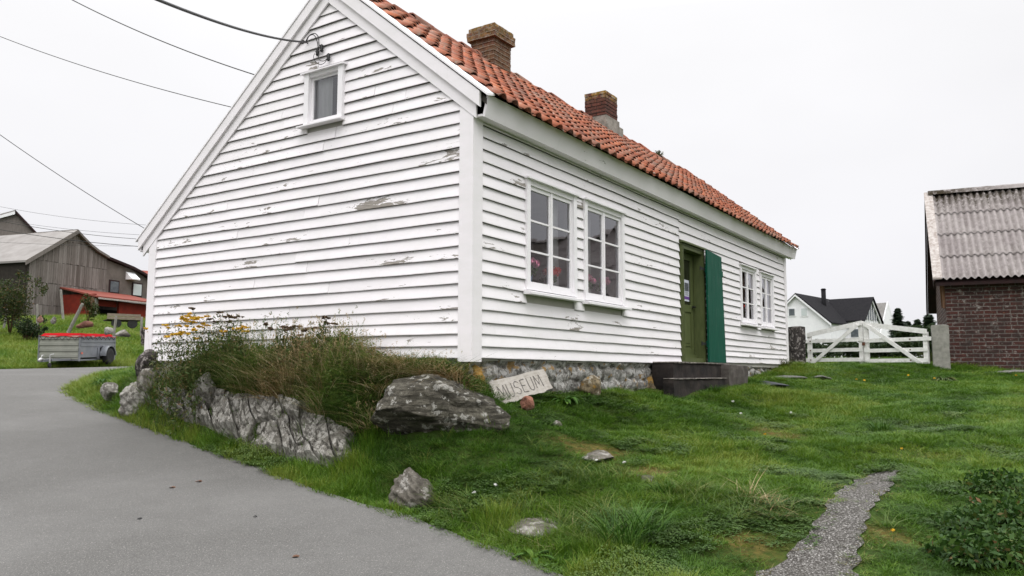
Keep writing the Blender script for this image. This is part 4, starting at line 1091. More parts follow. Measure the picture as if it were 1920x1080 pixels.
# corrugated sheets / planks on an arbitrary quad (a,b bottom, d,c top): grid with ripple along a->b
def rippled(mb, a, b, c, d, waves, amp, nseg=2, lap=0.0, jit=0.0, tone=None):
    a, b, c, d = [np.array(v, float) for v in (a, b, c, d)]
    nrm = np.cross(b-a, d-a); nrm /= np.linalg.norm(nrm); n = waves*6
    for s_ in range(nseg):
        t0, t1 = s_/nseg, (s_+1)/nseg
        P = []; cl = []
        jo = random.uniform(-jit, jit)
        for r_, t in ((0, t0 - (.012 if s_ else 0)), (1, t1)):
            for i in range(n+1):
                u = i/n; p = (a*(1-u)+b*u)*(1-t) + (d*(1-u)+c*u)*t
                h = amp*math.sin(u*waves*2*PI) + (lap if r_ == 0 else 0) + jo
                P.append(p + nrm*h); cl.append((tone if tone is not None else .5) + .25*(mnoise.noise(Vector((u*waves*.13, s_*3.1, waves)))))
        mb.add(P, [(i, i+1, n+2+i, n+1+i) for i in range(n)], cl)
# --- materials for them
m = Mat('fibre_cement', (.3, .27, .26), .92, .1)
n1 = m.noise(1.1, 6, .65); n2 = m.noise(9, 6, .7); n3 = m.noise(30, 4, .6)
c = m.ramp(n1, [(.3, (.215, .19, .19)), (.7, (.32, .295, .285))]); c = m.mix(m.rng(n2, .5, .72, 0, .55), c, (.12, .10, .095))
mv = m.attr('moss'); c = m.mix(m.math('MULTIPLY', mv, m.rng(n2, .38, .5)), c, (.035, .028, .018)); c = m.mix(m.rng(n3, .62, .68, 0, .4), c, (.40, .39, .36))  # moss colour, which also carries the painted shade of the rib valleys
m.color(c).bump(n2, .5, .01); MT['fibre_cement'] = m.m
simple('barge_white', (.46, .43, .41), (.26, .22, .20), 14, .9, .3, .005)
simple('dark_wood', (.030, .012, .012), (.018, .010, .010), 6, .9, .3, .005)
simple('brown_wood', (.20, .11, .06), (.12, .065, .04), 6, .9, .3, .005, (3, 3, 1))
simple('gate_white', (.78, .77, .76), (.64, .63, .61), 6, .8, .4, .004, (2, 2, 2)); simple('rust', (.13, .05, .025), (.07, .03, .02), 20, .9, 0)

# brick outbuilding on the right --------------------------------------
A0 = atd(1780, 690, 17.8)                    # near left corner of the front wall, at the ground
ang = math.radians(25.3)
u = HS*math.cos(ang) - HF*math.sin(ang); v = HS*math.sin(ang) + HF*math.cos(ang)
rzv = math.atan2(u[1], u[0])
shed = thing('brick_outbuilding', 'dark brick outbuilding with a mossy corrugated roof at the right edge', 'outbuilding', (A0[0], A0[1], A0[2]-.1), rzv)
ez = hit(1780, 527, A0, v)[2] - A0[2] + .1   # wall top
wall_d = 4.3; ln = 9.0
L3 = lambda x, y, z: (x, y, z)               # local: x along the front, y back
f = MB(); f.box((0, 0, -.3), (ln, .22, ez)); f.box((0, .221, -.3), (.22, wall_d, ez)); f.box((ln-.22, .221, -.3), (ln, wall_d, ez)); f.box((.221, wall_d-.22, -.3), (ln-.221, wall_d, ez))
f.prism([(.001, .0, ez+.001), (.001, wall_d, ez+.001), (.001, wall_d/2, ez+2.0)], (.2, 0, 0))
f.build('brick_wall', MT['barn_brick'], shed)
iu = lambda p: np.array([(np.array(p)-np.array(shed.location)) @ u, (np.array(p)-np.array(shed.location)) @ v, p[2]-shed.location[2]])
# roof: front slope from eave to ridge
el = iu(hit(1757, 525, A0 - v*.22, v)); rgp = iu(hit(1737, 366, A0 + v*2.15, v))
xo = min(el[0], rgp[0]) ; xo = (el[0]+rgp[0])/2
ye_, ze_ = -.22, el[2]; yr_, zr2 = 2.15, rgp[2]; yb_, zb_ = 4.75, iu(hit(1741, 580, A0 + v*4.75, v))[2]
f = MB(); f.sm = True
a = (xo+.10, ye_, ze_); b = (ln+.4, ye_, ze_); c_ = (ln+.4, yr_, zr2); d_ = (xo+.10, yr_, zr2)
nw = int((ln+.3-xo)/.135)
rippled(f, a, b, c_, d_, nw, .034, 4, .026)
nrow = len(f.v)
rippled(f, (ln+.4, yb_, zb_), (xo+.1, yb_, zb_), (xo+.1, yr_, zr2), (ln+.4, yr_, zr2), nw, .028, 4, .02)
o = f.build('corrugated_roof', MT['fibre_cement'], shed); 
ms = []
for i, p in enumerate(f.v): t = (p[2]-ze_)/(zr2-ze_); ms.append(max(0, (t-.80)*4.5) + (.30 if math.sin((p[0]-xo-.1)/(ln+.3-xo)*nw*2*PI) < -.45 else 0) + .35*max(0, mnoise.noise(Vector((p[0]*6, p[2]*1.5, 3)))))  # moss by the ridge and in patches; rib valleys also darkened as painted shade
at = o.data.attributes.new('moss', 'FLOAT', 'POINT'); at.data.foreach_set('value', ms)
f = MB(); f.prism([(xo-.02, ye_+.04, ze_-.07), (xo-.02, yr_, zr2-.08), (xo-.02, yb_-.04, zb_-.07), (xo-.02, yb_-.04, zb_-.13), (xo-.02, yr_, zr2-.15), (xo-.02, ye_+.04, ze_-.13)], (ln+.3-xo, 0, 0)); f.build('roof_deck', MT['dark_wood'], shed)
f = MB(); f.prism([(xo-.07, ye_, ze_+.015), (xo-.07, yr_, zr2+.03), (xo-.07, yr_, zr2+.07), (xo-.07, ye_, ze_+.055)], (.19, 0, 0)); f.build('verge_board', MT['barge_white'], shed)
f = MB(); f.prism([(xo-.06, ye_-.02, ze_-.02), (xo-.06, yr_, zr2+.02), (xo-.06, yb_, zb_+.02), (xo-.06, yb_, zb_-.17), (xo-.06, yr_, zr2-.17), (xo-.06, ye_+.10, ze_-.17)], (.035, 0, 0)); f.build('barge_board', MT['dark_wood'], shed)
f = MB(); P = []
for i in range(60):
    x = xo+.02+(ln+.3-xo)*i/59
    for (yy, zz) in ((-.13, -.06), (-.07, .035), (.0, .065), (.07, .035), (.13, -.06)): P.append((x, yr_+yy, zr2+.04+zz + .012*mnoise.noise(Vector((x*5, yy*9, 1)))))
f.add(P, [(i*5+k, i*5+k+1, i*5+k+6, i*5+k+5)[::-1] for i in range(59) for k in range(4)]); o = f.build('ridge_cap', MT['fibre_cement'], shed)
at = o.data.attributes.new('moss', 'FLOAT', 'POINT'); at.data.foreach_set('value', [max(0, 1.2-(p[0]-xo)*.6) for p in f.v])
f = MB(); f.bar((-.04, .35, ez-.55), (xo+.1, .12, ez-.02), .06, .08); f.build('eave_brace', MT['brown_wood'], shed)
f = MB(); f.bar((-.03, .1, ez-.02), (-.03, .1, ez-.6), .05, .08, (0, 1, 0)); f.build('brace_post', MT['brown_wood'], shed)
# pale concrete gate post in front of it
p0 = atd(1766, 690, 17.3)
cp = rough_box('concrete_post', (-.165, -.15, -.45), (.165, .15, 1.02), MT['concrete_post'], .006, .09, None, 12)
cp.location = (p0[0], p0[1], atd(1766, 609, 17.3)[2]-1.02); cp.rotation_euler = (0, 0, rzv); tag(cp, 'pale grey concrete post at the corner of the brick outbuilding', 'post')
bp_ = rough_box('stone_gatepost', (-.165, -.14, -.4), (.165, .14, .99), MT['black_stone'], .012, .08, None, 13)
p1 = atd(1495, 690, 19.3); bp_.location = (p1[0], p1[1], atd(1495, 612, 19.3)[2]-.99); bp_.rotation_euler = (0, 0, -.9); tag(bp_, 'blackened stone post between the end of the white house and the white gate', 'post')

# white double gate -----------------------------------------------------
GA = atd(1515, 676, 19.9); GB = atd(1744, 676, 17.35); GM = (GA+GB)/2
def leaf_gate(P, Q, label, flip):
    # P = hinge end, Q = meeting end; local x from hinge to meeting
    d = Q-P; d[2] = 0; Lg = np.linalg.norm(d); rz = math.atan2(d[1], d[0])
    zb = (gz(P)+gz(Q))/2 + .06
    t = thing('gate_leaf', label, 'gate', (P[0], P[1], zb), rz, 'leaves of the white double gate')
    sd_ = 1 if flip else -1
    def bx(n, a, b): f = MB(); f.box(a, b); f.build(n, MT['gate_white'], t)
    bx('hinge_stile', (.02, -.03, .0), (.12, .03, .70)); bx('meeting_stile', (Lg-.115, -.03, -.09), (Lg-.01, .03, .96))
    for z in (.03, .26, .49): 
        f = MB(); f.box((-.08 if z < .1 or z > .4 else .02, -.045 if sd_ < 0 else .031, z), (Lg-.02, -.031 if sd_ < 0 else .045, z+.085)); f.build('rail', MT['gate_white'], t)
        f = MB(); f.box((.10, -.052 if sd_ < 0 else .0455, z+.03), (.13, -.0455 if sd_ < 0 else .052, z+.055)); f.build('bolt', MT['rust'], t)
    f = MB(); f.prism([(.02, -.046, .63), (.02, -.046, .74), (Lg-.02, -.046, .97), (Lg-.02, -.046, .86)], (0, .015, 0)); f.build('top_rail', MT['gate_white'], t)
    f = MB(); f.prism([(.10, -.064, .0), (.24, -.064, .0), (Lg-.07, -.064, .86), (Lg-.17, -.064, .90)], (0, .016, 0)); f.build('diagonal_brace', MT['gate_white'], t)
leaf_gate(GA, GM, 'left leaf of the white wooden double gate, hung beside the black stone post', False)
# the right leaf is mirrored: build from its meeting end
def leaf_gate_r(P, Q, label):
    d = Q-P; d[2] = 0; Lg = np.linalg.norm(d); rz = math.atan2(d[1], d[0]); zb = (gz(P)+gz(Q))/2 + .05
    t = thing('gate_leaf', label, 'gate', (P[0], P[1], zb), rz, 'leaves of the white double gate')
    def bx(n, a, b): f = MB(); f.box(a, b); f.build(n, MT['gate_white'], t)
    bx('meeting_stile', (.01, -.03, -.07), (.115, .03, .95)); bx('hinge_stile', (Lg-.12, -.03, .0), (Lg-.02, .03, .68))
    for z in (.03, .26, .49):
        f = MB(); f.box((.02, -.045, z), (Lg+(.07 if z > .4 else -.02), -.031, z+.085)); f.build('rail', MT['gate_white'], t)
        f = MB(); f.box((Lg-.42, -.052, z+.03), (Lg-.39, -.0455, z+.055)); f.build('bolt', MT['rust'], t)
    f = MB(); f.prism([(.02, -.046, .86), (.02, -.046, .97), (Lg-.02, -.046, .74), (Lg-.02, -.046, .63)], (0, .015, 0)); f.build('top_rail', MT['gate_white'], t)
    f = MB(); f.prism([(.07, -.064, .86), (.17, -.064, .90), (Lg-.10, -.064, .0), (Lg-.24, -.064, .0)], (0, .016, 0)); f.build('diagonal_brace', MT['gate_white'], t)
    f = MB(); f.box((.0, -.085, .42), (.05, -.0465, .50)); f.build('latch', MT['rust'], t)
leaf_gate_r(GM, GB, 'right leaf of the white wooden double gate, hung beside the brick outbuilding')

# modern white house beyond the gate --------------------------------------
simple('render_white', (.80, .80, .81), (.74, .74, .76), 2, .8, 0); simple('black_roof', (.014, .014, .016), (.022, .021, .023), 5, .9, .4, .02, spec=.05); simple('grey_roof', (.20, .19, .18), (.26, .25, .24), 3, .9, .3, .02)
simple('window_dark', (.06, .07, .08), (.12, .14, .15), 2, .15, 0); simple('blind_white', (.5, .55, .55), (.55, .58, .58), 2, .5, 0)
def loc3(px, py, d): return atd(px, py, d)
apx = loc3(1492.5, 550.5, 90); rd = HS*6.0 + HF*6.7; rd /= np.linalg.norm(rd); gdv_ = HS*.745 - HF*.667; gdv_ /= np.linalg.norm(gdv_)
zg_ = 0.5
mh = thing('modern_house', 'modern white house with a black roof and round black flue beyond the gate', 'house', tuple(W((apx-CAM) @ HS, 90, zg_)), math.atan2(gdv_[1], gdv_[0]))
# local frame: x = gable direction (to the right, nearer), y = ridge direction
def ml(p): q = np.array(p)-np.array(mh.location); return (float(q @ gdv_), float(q @ rd), float(q[2]))
gx, gy, gzz = ml(apx); hw = 3.65; ev = 5.5-zg_-.144+.1; RL = 12.0
f = MB(); f.prism([(-hw, 0, 0), (hw, 0, 0), (hw, 0, ev), (0, 0, gzz-.12), (-hw, 0, ev)], (0, RL, 0)); f.build('wall', MT['render_white'], mh)
f = MB()
def rl(mb, hw_, zap, zev, y0, y1, t=.16, over=.25, ox=0, axis='y'):
    sl_ = (zap-zev)/hw_; x1 = hw_+over; z1 = zap - sl_*x1
    P = [(ox-x1, y0, z1), (ox, y0, zap), (ox+x1, y0, z1), (ox+x1, y0, z1+t), (ox, y0, zap+t), (ox-x1, y0, z1+t)]
    mb.prism([(p if axis == 'y' else (p[1], p[0], p[2])) for p in P], (0, y1-y0, 0) if axis == 'y' else (y1-y0, 0, 0))
rl(f, hw, gzz-.1, ev, -.25, RL+.2); rf = f.build('roof', MT['black_roof'], mh)
# cross wing: ridge runs along +x from the main ridge at y = yw
pw = ml(loc3(1635.6, 557.6, 92.8)); yw = pw[1]; xw = pw[0]; zw = pw[2]; evw = 6.35-.144-zg_-.3
f = MB(); f.prism([(0, yw-3.0, 0), (0, yw+3.0, 0), (0, yw+3.0, evw), (0, yw, zw-.12), (0, yw-3.0, evw)], (xw-.25, 0, 0)); f.build('wing_wall', MT['render_white'], mh)
f = MB(); rl(f, 3.0, zw-.1, evw, .5, xw+.15, ox=yw, axis='x'); f.build('wing_roof', MT['black_roof'], mh)
f = MB(); f.prism([(xw-.24, yw-2.5, evw+.1), (xw-.24, yw+2.5, evw+.1), (xw-.24, yw, zw-.45)], (.04, 0, 0)); f.build('glass_gable', MT['window_dark'], mh)
for yy in (-1.6, -.8, 0, .8, 1.6):
    f = MB(); f.box((xw-.19, yw+yy-.05, evw-.1), (xw-.14, yw+yy+.05, evw+.1+(2.5-abs(yy))/2.5*(zw-.55-evw))); f.build('glazing_bar', MT['render_white'], mh)
for sg in (-1, 1): f = MB(); f.prism([(xw-.13, yw+sg*3.2, evw-.25), (xw-.13, yw, zw-.12), (xw-.13, yw, zw-.45), (xw-.13, yw+sg*3.2, evw-.58)], (.1, 0, 0)); f.build('barge_board', MT['render_white'], mh)
for sg in (-1, 1): f = MB(); f.prism([(sg*(hw+.25), -.26, ev-.25), (0, -.26, gzz-.10), (0, -.26, gzz-.32), (sg*(hw+.25), -.26, ev-.47)], (0, -.06, 0)); f.build('barge_board', MT['render_white'], mh)
def mwin(px0, px1, py0, py1, mat, d=89):
    P = [ml(hit(x, y, np.array(mh.location), rd)) for x, y in ((px0, py1), (px1, py0))]
    f = MB(); f.box((P[0][0]-.12, -.05, P[0][2]-.12), (P[1][0]+.12, -.001, P[1][2]+.12)); o = f.build('window', MT['render_white'], mh)
    f = MB(); f.box((P[0][0], -.07, P[0][2]), (P[1][0], -.0505, P[1][2])); f.build('pane', mat, o)
mwin(1480, 1490, 579, 592, MT['window_dark']); mwin(1503, 1513, 578, 592, MT['blind_white'])
for (a_, b_) in ((1558, 1572), (1576, 1590), (1596, 1610)):
    P = [ml(hit(x, y, np.array(mh.location) + rd*(yw-3.0), rd)) for x, y in ((a_, 632), (b_, 617))]
    f = MB(); f.box((P[0][0], yw-3.05, P[0][2]), (P[1][0], yw-3.001, P[1][2])); f.build('window', MT['window_dark'], mh)
pc = ml(loc3(1545, 575, 93)); f = MB(); f.sm = True; zt = ml(loc3(1545, 541, 93))[2]; f.tube([(pc[0], pc[1], pc[2]-1.5), (pc[0], pc[1], zt-.15)], .26, 14); f.tube([(pc[0], pc[1], zt-.14), (pc[0], pc[1], zt)], [.33, .20], 14); f.build('flue', MT['black_roof'], mh)
# second house behind it
h2p = loc3(1665, 567, 112); th = math.atan2(HS[1], HS[0]) + .5
h2 = thing('neighbour_house', 'white house with a steep pale grey roof half hidden behind the modern house', 'house', (h2p[0], h2p[1], 0.6), th)
zt = h2p[2]-.6; f = MB(); f.prism([(-2.2, 0, 0), (2.2, 0, 0), (2.2, 0, 3.8), (0, 0, zt-.2), (-2.2, 0, 3.8)], (0, 9, 0)); f.build('wall', MT['render_white'], h2)
f = MB(); rl(f, 2.2, zt-.15, 3.8, .2, 9.3); f.build('roof', MT['grey_roof'], h2)
f = MB(); f.prism([(-7, 3, 0), (-1.5, 3, 0), (-1.5, 3, zt-1.2), (-7, 3, zt-1.2)], (0, 5, 0)); f.build('side_wall', MT['render_white'], h2)
f = MB(); f.prism([(-7.3, 2.6, 3.6), (-7.3, 5.5, zt-.1), (-7.3, 8.4, 3.6)], (7.0, 0, 0)); f.build('side_roof', MT['grey_roof'], h2)
for sg in (-1, 1): f = MB(); f.prism([(sg*2.5, -.02, 3.3), (0, -.02, zt+.1), (0, -.02, zt-.5), (sg*2.5, -.02, 2.7)], (0, .2, 0)); f.build('barge_board', MT['render_white'], h2)
for yy in (-.9, 0, .9): f = MB(); f.box((yy-.3, -.04, 1.0), (yy+.3, -.001, 4.2)); f.build('window', MT['window_dark'], h2)

# barns on the left ---------------------------------------------------------
m = Mat('weathered_boards', (.2, .18, .17), .95, .1)
tn = m.attr('tone'); g = m.noise(6, 6, .7, m.pos((3, 3, .35))); n1 = m.noise(.35, 5, .6)
c = m.ramp(tn, [(0, (.105, .090, .080)), (.5, (.185, .165, .152)), (1, (.275, .25, .235))]); c = m.mix(m.rng(g, .4, .65, 0, .6), c, (.085, .072, .065)); c = m.mix(m.rng(n1, .45, .65, 0, .4), c, (.20, .18, .165))
m.color(c).bump(g, .4, .01); MT['weathered_boards'] = m.m
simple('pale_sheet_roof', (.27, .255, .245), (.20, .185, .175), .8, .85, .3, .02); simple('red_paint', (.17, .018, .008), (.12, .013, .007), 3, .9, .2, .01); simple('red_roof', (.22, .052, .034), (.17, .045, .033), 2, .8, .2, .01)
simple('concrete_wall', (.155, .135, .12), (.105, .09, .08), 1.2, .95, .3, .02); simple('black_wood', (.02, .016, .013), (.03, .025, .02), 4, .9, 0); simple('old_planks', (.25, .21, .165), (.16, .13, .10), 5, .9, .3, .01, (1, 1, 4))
P0 = atd(47, 600, 60); du = HS*.34 + HF*.94; dn = np.cross(du, Z); dn /= np.linalg.norm(dn)          # gable plane runs along du
dl_ = -HS*.94 + HF*.34                                            # ridge direction, to the left
bz = P0[2] - .8
barn = thing('weathered_barn', 'large grey weathered barn with a pale sheet roof and curved gable line', 'barn', (P0[0], P0[1], bz), math.atan2(du[1], du[0]))
BL = np.array(barn.location)
def bl(p): q = np.array(p)-BL; return (float(q @ du), float(q @ dl_), float(q[2]))
def gp(x, y): return bl(hit(x, y, P0, dn))
top = [gp(*p) for p in [(47, 490), (140, 436), (152, 449), (165, 462), (180, 474), (200, 486)]]
top2 = [gp(*p) for p in [(200, 486), (215, 492), (230, 498), (245, 504), (262, 513), (278, 523), (300, 534)]]
# gable boarding: a strip per board, in three tiers
def ztop(x, T):
    for a_, b_ in zip(T[:-1], T[1:]):
        if a_[0] <= x <= b_[0]: return a_[2] + (b_[2]-a_[2])*(x-a_[0])/(b_[0]-a_[0])
    return T[-1][2]
f = MB(); x = 0; rb = random.Random(4)
tiers = [.35, 2.05, 3.75, 5.45, 7.2, 9.0, 12]
while x < top[-1][0]-.01:
    wb = .19; x2 = min(x+wb, top[-1][0])
    for a_, b_ in zip(tiers[:-1], tiers[1:]):
        zt_ = min(b_-.03, ztop((x+x2)/2, top)-.02)
        if zt_ <= a_: break
        dpt = rb.uniform(0, .03); f.c = min(1, max(0, rb.gauss(.5, .22) + .15*mnoise.noise(Vector((x*.5, a_, 1))))); f.box((x+.012, -.05-dpt, a_+rb.uniform(-.03, .02)), (x2, -.005, zt_))
    x += wb
f.c = .5; f.build('gable_boards', MT['weathered_boards'], barn)
f = MB(); f.prism([(0, 0, -.5), (top[-1][0], 0, -.5)] + [(p[0], 0, p[2]-.05) for p in top[::-1]], (0, 14, 0)); f.build('barn_body', MT['black_wood'], barn)
f = MB(); x = 0
while x < 14:
    f.c = min(1, max(0, rb.gauss(.6, .15))); f.box((-.06-rb.uniform(0, .02), x, .3), (-.005, x+.18, top[0][2]-.05)); x += .2
f.c = .5; f.build('side_boards', MT['weathered_boards'], barn)
f = MB(); e0, e1 = top[0], top[1]
def off(p, dx, dy, dz): return (p[0]+dx, p[1]+dy, p[2]+dz)
sx = (e1[2]-e0[2])/(e1[0]-e0[0])
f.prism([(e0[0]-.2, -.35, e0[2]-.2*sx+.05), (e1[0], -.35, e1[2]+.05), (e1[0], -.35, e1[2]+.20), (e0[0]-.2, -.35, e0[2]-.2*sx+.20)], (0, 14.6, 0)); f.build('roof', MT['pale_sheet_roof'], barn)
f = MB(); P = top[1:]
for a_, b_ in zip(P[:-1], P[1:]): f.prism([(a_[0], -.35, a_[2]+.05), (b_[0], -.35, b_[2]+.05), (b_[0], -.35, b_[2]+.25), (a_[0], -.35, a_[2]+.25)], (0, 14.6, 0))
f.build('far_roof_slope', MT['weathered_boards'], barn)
f = MB(); f.prism([(e0[0]-.25, -.42, e0[2]-.25*sx-.15), (e1[0], -.42, e1[2]-.12), (e1[0], -.42, e1[2]+.22), (e0[0]-.25, -.42, e0[2]-.25*sx+.2)], (0, .06, 0)); f.build('barge_board', MT['weathered_boards'], barn)
# concrete end
f = MB(); T2 = [(top2[0][0]+.01, top2[0][1], top2[0][2])] + top2[1:]
f.prism([(T2[0][0], -.02, -.5), (T2[-1][0], -.02, -.5)] + [(p[0], -.02, p[2]-.05) for p in T2[::-1]], (0, 13, 0)); f.build('concrete_end', MT['concrete_wall'], barn)
f = MB()
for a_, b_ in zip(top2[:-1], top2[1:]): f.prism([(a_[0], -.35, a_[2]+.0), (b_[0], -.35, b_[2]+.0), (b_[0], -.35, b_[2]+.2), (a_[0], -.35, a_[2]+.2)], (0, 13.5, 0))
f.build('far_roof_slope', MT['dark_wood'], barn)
for (a_, b_, c_, d_) in ((205, 221, 547, 529), (248, 264, 553, 534)):
    q0 = gp(a_, c_); q1 = gp(b_, d_); f = MB(); f.box((q0[0]-.12, -.08, q0[2]-.12), (q1[0]+.12, -.0205, q1[2]+.12)); o = f.build('window', MT['dark_wood'], barn)
    f = MB(); f.box((q0[0], -.12, q0[2]), (q1[0], -.0805, q1[2])); f.build('pane', MT['blind_white'] if a_ > 230 else MT['window_dark'], o)
q0 = gp(235, 524); q1 = gp(252, 512); f = MB(); f.prism([(q0[0], -.021, q1[2]), (q0[0], -.7, q0[2]+.1), (q0[0], -.7, q0[2]), (q0[0], -.021, q0[2])], (q1[0]-q0[0], 0, 0)); f.build('air_hood', MT['render_white'], barn)
# red lean-to in front
RSZ = 0
rs = thing('red_shed', 'low dark red shed built against the grey barn', 'shed', (P0[0], P0[1], bz), barn.rotation_euler.z)
xl_ = gp(113, 560)[0]; _q = bl(hit(181, 558, BL + du*xl_, du)); D1 = -_q[1]; Pn = P0 - dl_*D1
def gp1(x, y): 
    p = bl(hit(x, y, Pn, dn)); return p
a_ = gp1(120, 565); b_ = gp1(300, 590); tl_ = gp(112, 541); tr_ = gp(290, 571)
e1_ = gp1(180, 558); e2_ = gp1(284, 571)
zev1 = e1_[2]; zev2 = e2_[2]; xr_ = gp1(300, 590)[0]
f = MB(); f.box((xl_+2.2, -D1, -1.5), (xr_, -D1+.2, min(zev1, zev2)-.05)); f.box((xl_, -D1+.21, -1.5), (xl_+.2, -.2, min(zev1, zev2)+.4)); f.box((xl_+.205, -D1+.25, min(zev1, zev2)-.5), (xl_+2.19, -D1+.4, min(zev1, zev2)-.02)); f.build('wall', MT['red_paint'], rs)
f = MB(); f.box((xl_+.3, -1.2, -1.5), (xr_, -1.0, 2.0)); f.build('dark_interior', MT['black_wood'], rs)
f = MB(); f.prism([(xl_-.2, -D1-.4, zev1-.02), (xl_-.2, -.12, tl_[2]), (xl_-.2, -.12, tl_[2]+.12), (xl_-.2, -D1-.4, zev1+.1)], (xr_-xl_+.3, 0, 0)); f.build('roof', MT['red_roof'], rs)
f = MB(); f.box((xl_-.2, -D1-.44, zev1-.12), (xr_, -D1-.401, zev1+.0)); f.build('eave_board', MT['barge_white'], rs)
f = MB(); f.box((xl_, -D1, -1.5), (xl_+.18, -D1+.18, zev1-.03)); f.build('corner_post', MT['grey_post'], rs)
# second barn and a red roof further back
pA = atd(28, 396, 80); rzb = barn.rotation_euler.z
b2 = thing('rear_barn', 'grey gabled barn rising behind the large weathered barn', 'barn', (pA[0], pA[1], 2.5), math.atan2(HS[1], HS[0])+.60)
zt = pA[2]-2.5; f = MB(); f.prism([(-2.2, 0, 0), (5.5, 0, 0), (5.5, 0, zt-6.6+1.6), (1.9, 0, zt-2.0-.15), (0, 0, zt-.15), (-2.2, 0, zt-1.15)], (0, 10, 0)); f.build('wall', MT['weathered_boards'], b2)
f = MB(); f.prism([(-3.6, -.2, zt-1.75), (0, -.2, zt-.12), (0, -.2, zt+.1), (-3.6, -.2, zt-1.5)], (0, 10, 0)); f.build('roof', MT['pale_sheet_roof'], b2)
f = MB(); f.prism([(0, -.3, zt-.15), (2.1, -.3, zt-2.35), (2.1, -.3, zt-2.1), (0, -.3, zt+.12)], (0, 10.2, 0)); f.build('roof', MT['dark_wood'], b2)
f = MB(); f.prism([(0, -.31, zt-.35), (-3.6, -.31, zt-1.95), (-3.6, -.31, zt-1.7), (0, -.31, zt-.05)], (0, .1, 0)); f.build('barge_board', MT['render_white'], b2)
pr_ = atd(262, 516, 76)
b3 = thing('red_roofed_shed', 'far building with a pale red roof just left of the white house corner', 'building', (pr_[0], pr_[1], 2.5), math.atan2(HS[1], HS[0]))
zt = pr_[2]-2.5; f = MB(); f.box((-1.2, .5, 0), (5, 6, zt-1.0)); f.build('wall', MT['red_paint'], b3)
f = MB(); f.prism([(-2.6, 0, zt+.55), (-.6, 3, zt+.68), (5, 3, zt+.3), (5, 0, zt-1.2), (.5, 0, zt-.6)], (0, 0, .12)); f.build('roof', MT['red_roof'], b3)

# ================================================================== TRAILER
simple('galvanised', (.25, .26, .28), (.18, .19, .21), 3, .38, .15, .003, metal=.55, spec=.5); simple('panel_grey', (.25, .255, .22), (.19, .195, .17), 3, .6, .1, .003)
simple('tyre', (.018, .018, .018), (.03, .03, .03), 9, .9, .3, .01); simple('rim_grey', (.45, .45, .45), (.35, .35, .35), 8, .4, 0, metal=.5); simple('tarp_red', (.32, .006, .010), (.24, .005, .008), 3, .9, .3, .02, spec=.05); simple('black_rubber', (.015, .015, .016), (.025, .025, .025), 9, .7, 0); simple('reflector_red', (.55, .12, .08), (.6, .2, .15), 9, .4, 0)
TC = atd(148, 688, 25.3); tsd = HF*.9998 - HS*.02; rzt = math.atan2(tsd[1], tsd[0])
gz0_ = (gz(TC) + gz(TC + tsd*2.0) )/2
tr = thing('box_trailer', 'small grey galvanised box trailer with a red tarpaulin parked on the grass verge', 'trailer', (TC[0], TC[1], TC[2]+.04), rzt)
tr.rotation_euler = (0, -.035, rzt)
# local: x back along the side, y to the left (front panel runs along +y), front at x=0
LT, WT, ZB, ZT = 2.35, 1.28, .20, .94
def ribbed(mb, o_, du_, dn_, L, z0, z1, n=4):    # panel with pressed horizontal ribs
    hgt = (z1-z0)/n
    for i in range(n):
        a = z0+i*hgt; prof = [(0, a), (.0, a+hgt*.30), (.020, a+hgt*.36), (.020, a+hgt*.84), (.0, a+hgt*.90), (0, a+hgt)]
        vs = [];
        for (q, z) in prof: vs += [tuple(np.array(o_)+np.array(dn_)*q+np.array([0, 0, z])), tuple(np.array(o_)+np.array(du_)*L+np.array(dn_)*q+np.array([0, 0, z]))]
        mb.add(vs, [(2*k, 2*k+1, 2*k+3, 2*k+2) for k in range(5)])
f = MB(); ribbed(f, (0, .04, 0), (0, 1, 0), (-1, 0, 0), WT-.08, ZB, ZT); f.box((0.001, .04, ZB), (.02, WT-.04, ZT)); f.build('front_panel', MT['panel_grey'], tr)
f = MB(); ribbed(f, (.04, 0, 0), (1, 0, 0), (0, -1, 0), LT-.08, .56, ZT, 3); f.box((.04, .001, .56), (LT-.04, .02, ZT)); f.box((.04, -.002, ZB+.05), (1.1, .02, .559)); f.build('side_panel', MT['galvanised'], tr)
f = MB(); ribbed(f, (.04, WT, 0), (1, 0, 0), (0, 1, 0), LT-.08, ZB, ZT, 4); f.box((.04, WT-.02, ZB), (LT-.04, WT-.001, ZT)); f.build('side_panel', MT['galvanised'], tr)
f = MB(); f.box((LT-.02, .04, ZB), (LT, WT-.04, ZT)); f.build('tail_gate', MT['galvanised'], tr)
f = MB(); f.box((.03, .03, ZB-.05), (LT-.03, WT-.03, ZB-.001)); f.build('floor', MT['galvanised'], tr)
for (x, y) in ((-.01, -.01), (LT-.04, -.01), (-.01, WT-.03), (LT-.04, WT-.03)): f = MB(); f.box((x, y, ZB-.06), (x+.05, y+.04, ZT+.01)); f.build('corner_post', MT['galvanised'], tr)
f = MB(); n = 12; P = []; 
for i in range(n+1):
    for j in range(n+1):
        x = -.04+(LT+.08)*i/n; y = -.035+(WT+.07)*j/n; e_ = min(i, j, n-i, n-j); P.append((x, y, ZT+.02 + (.0 if e_ == 0 else .05+.02*mnoise.noise(Vector((x*2, y*2, 0)))) - (.05+.02*math.sin(i*1.9+j) if e_ == 0 else 0)))
f.add(P, [(i*(n+1)+j, (i+1)*(n+1)+j, (i+1)*(n+1)+j+1, i*(n+1)+j+1) for i in range(n) for j in range(n)]); f.build('tarpaulin', MT['tarp_red'], tr)
f = MB(); zz = [(-.028, .05+i*(WT-.1)/12, ZT-.03-(.12 if i % 2 else 0)) for i in range(13)]; f.tube(zz, .008, 4); f.build('lashing_cord', MT['black_rubber'], tr)
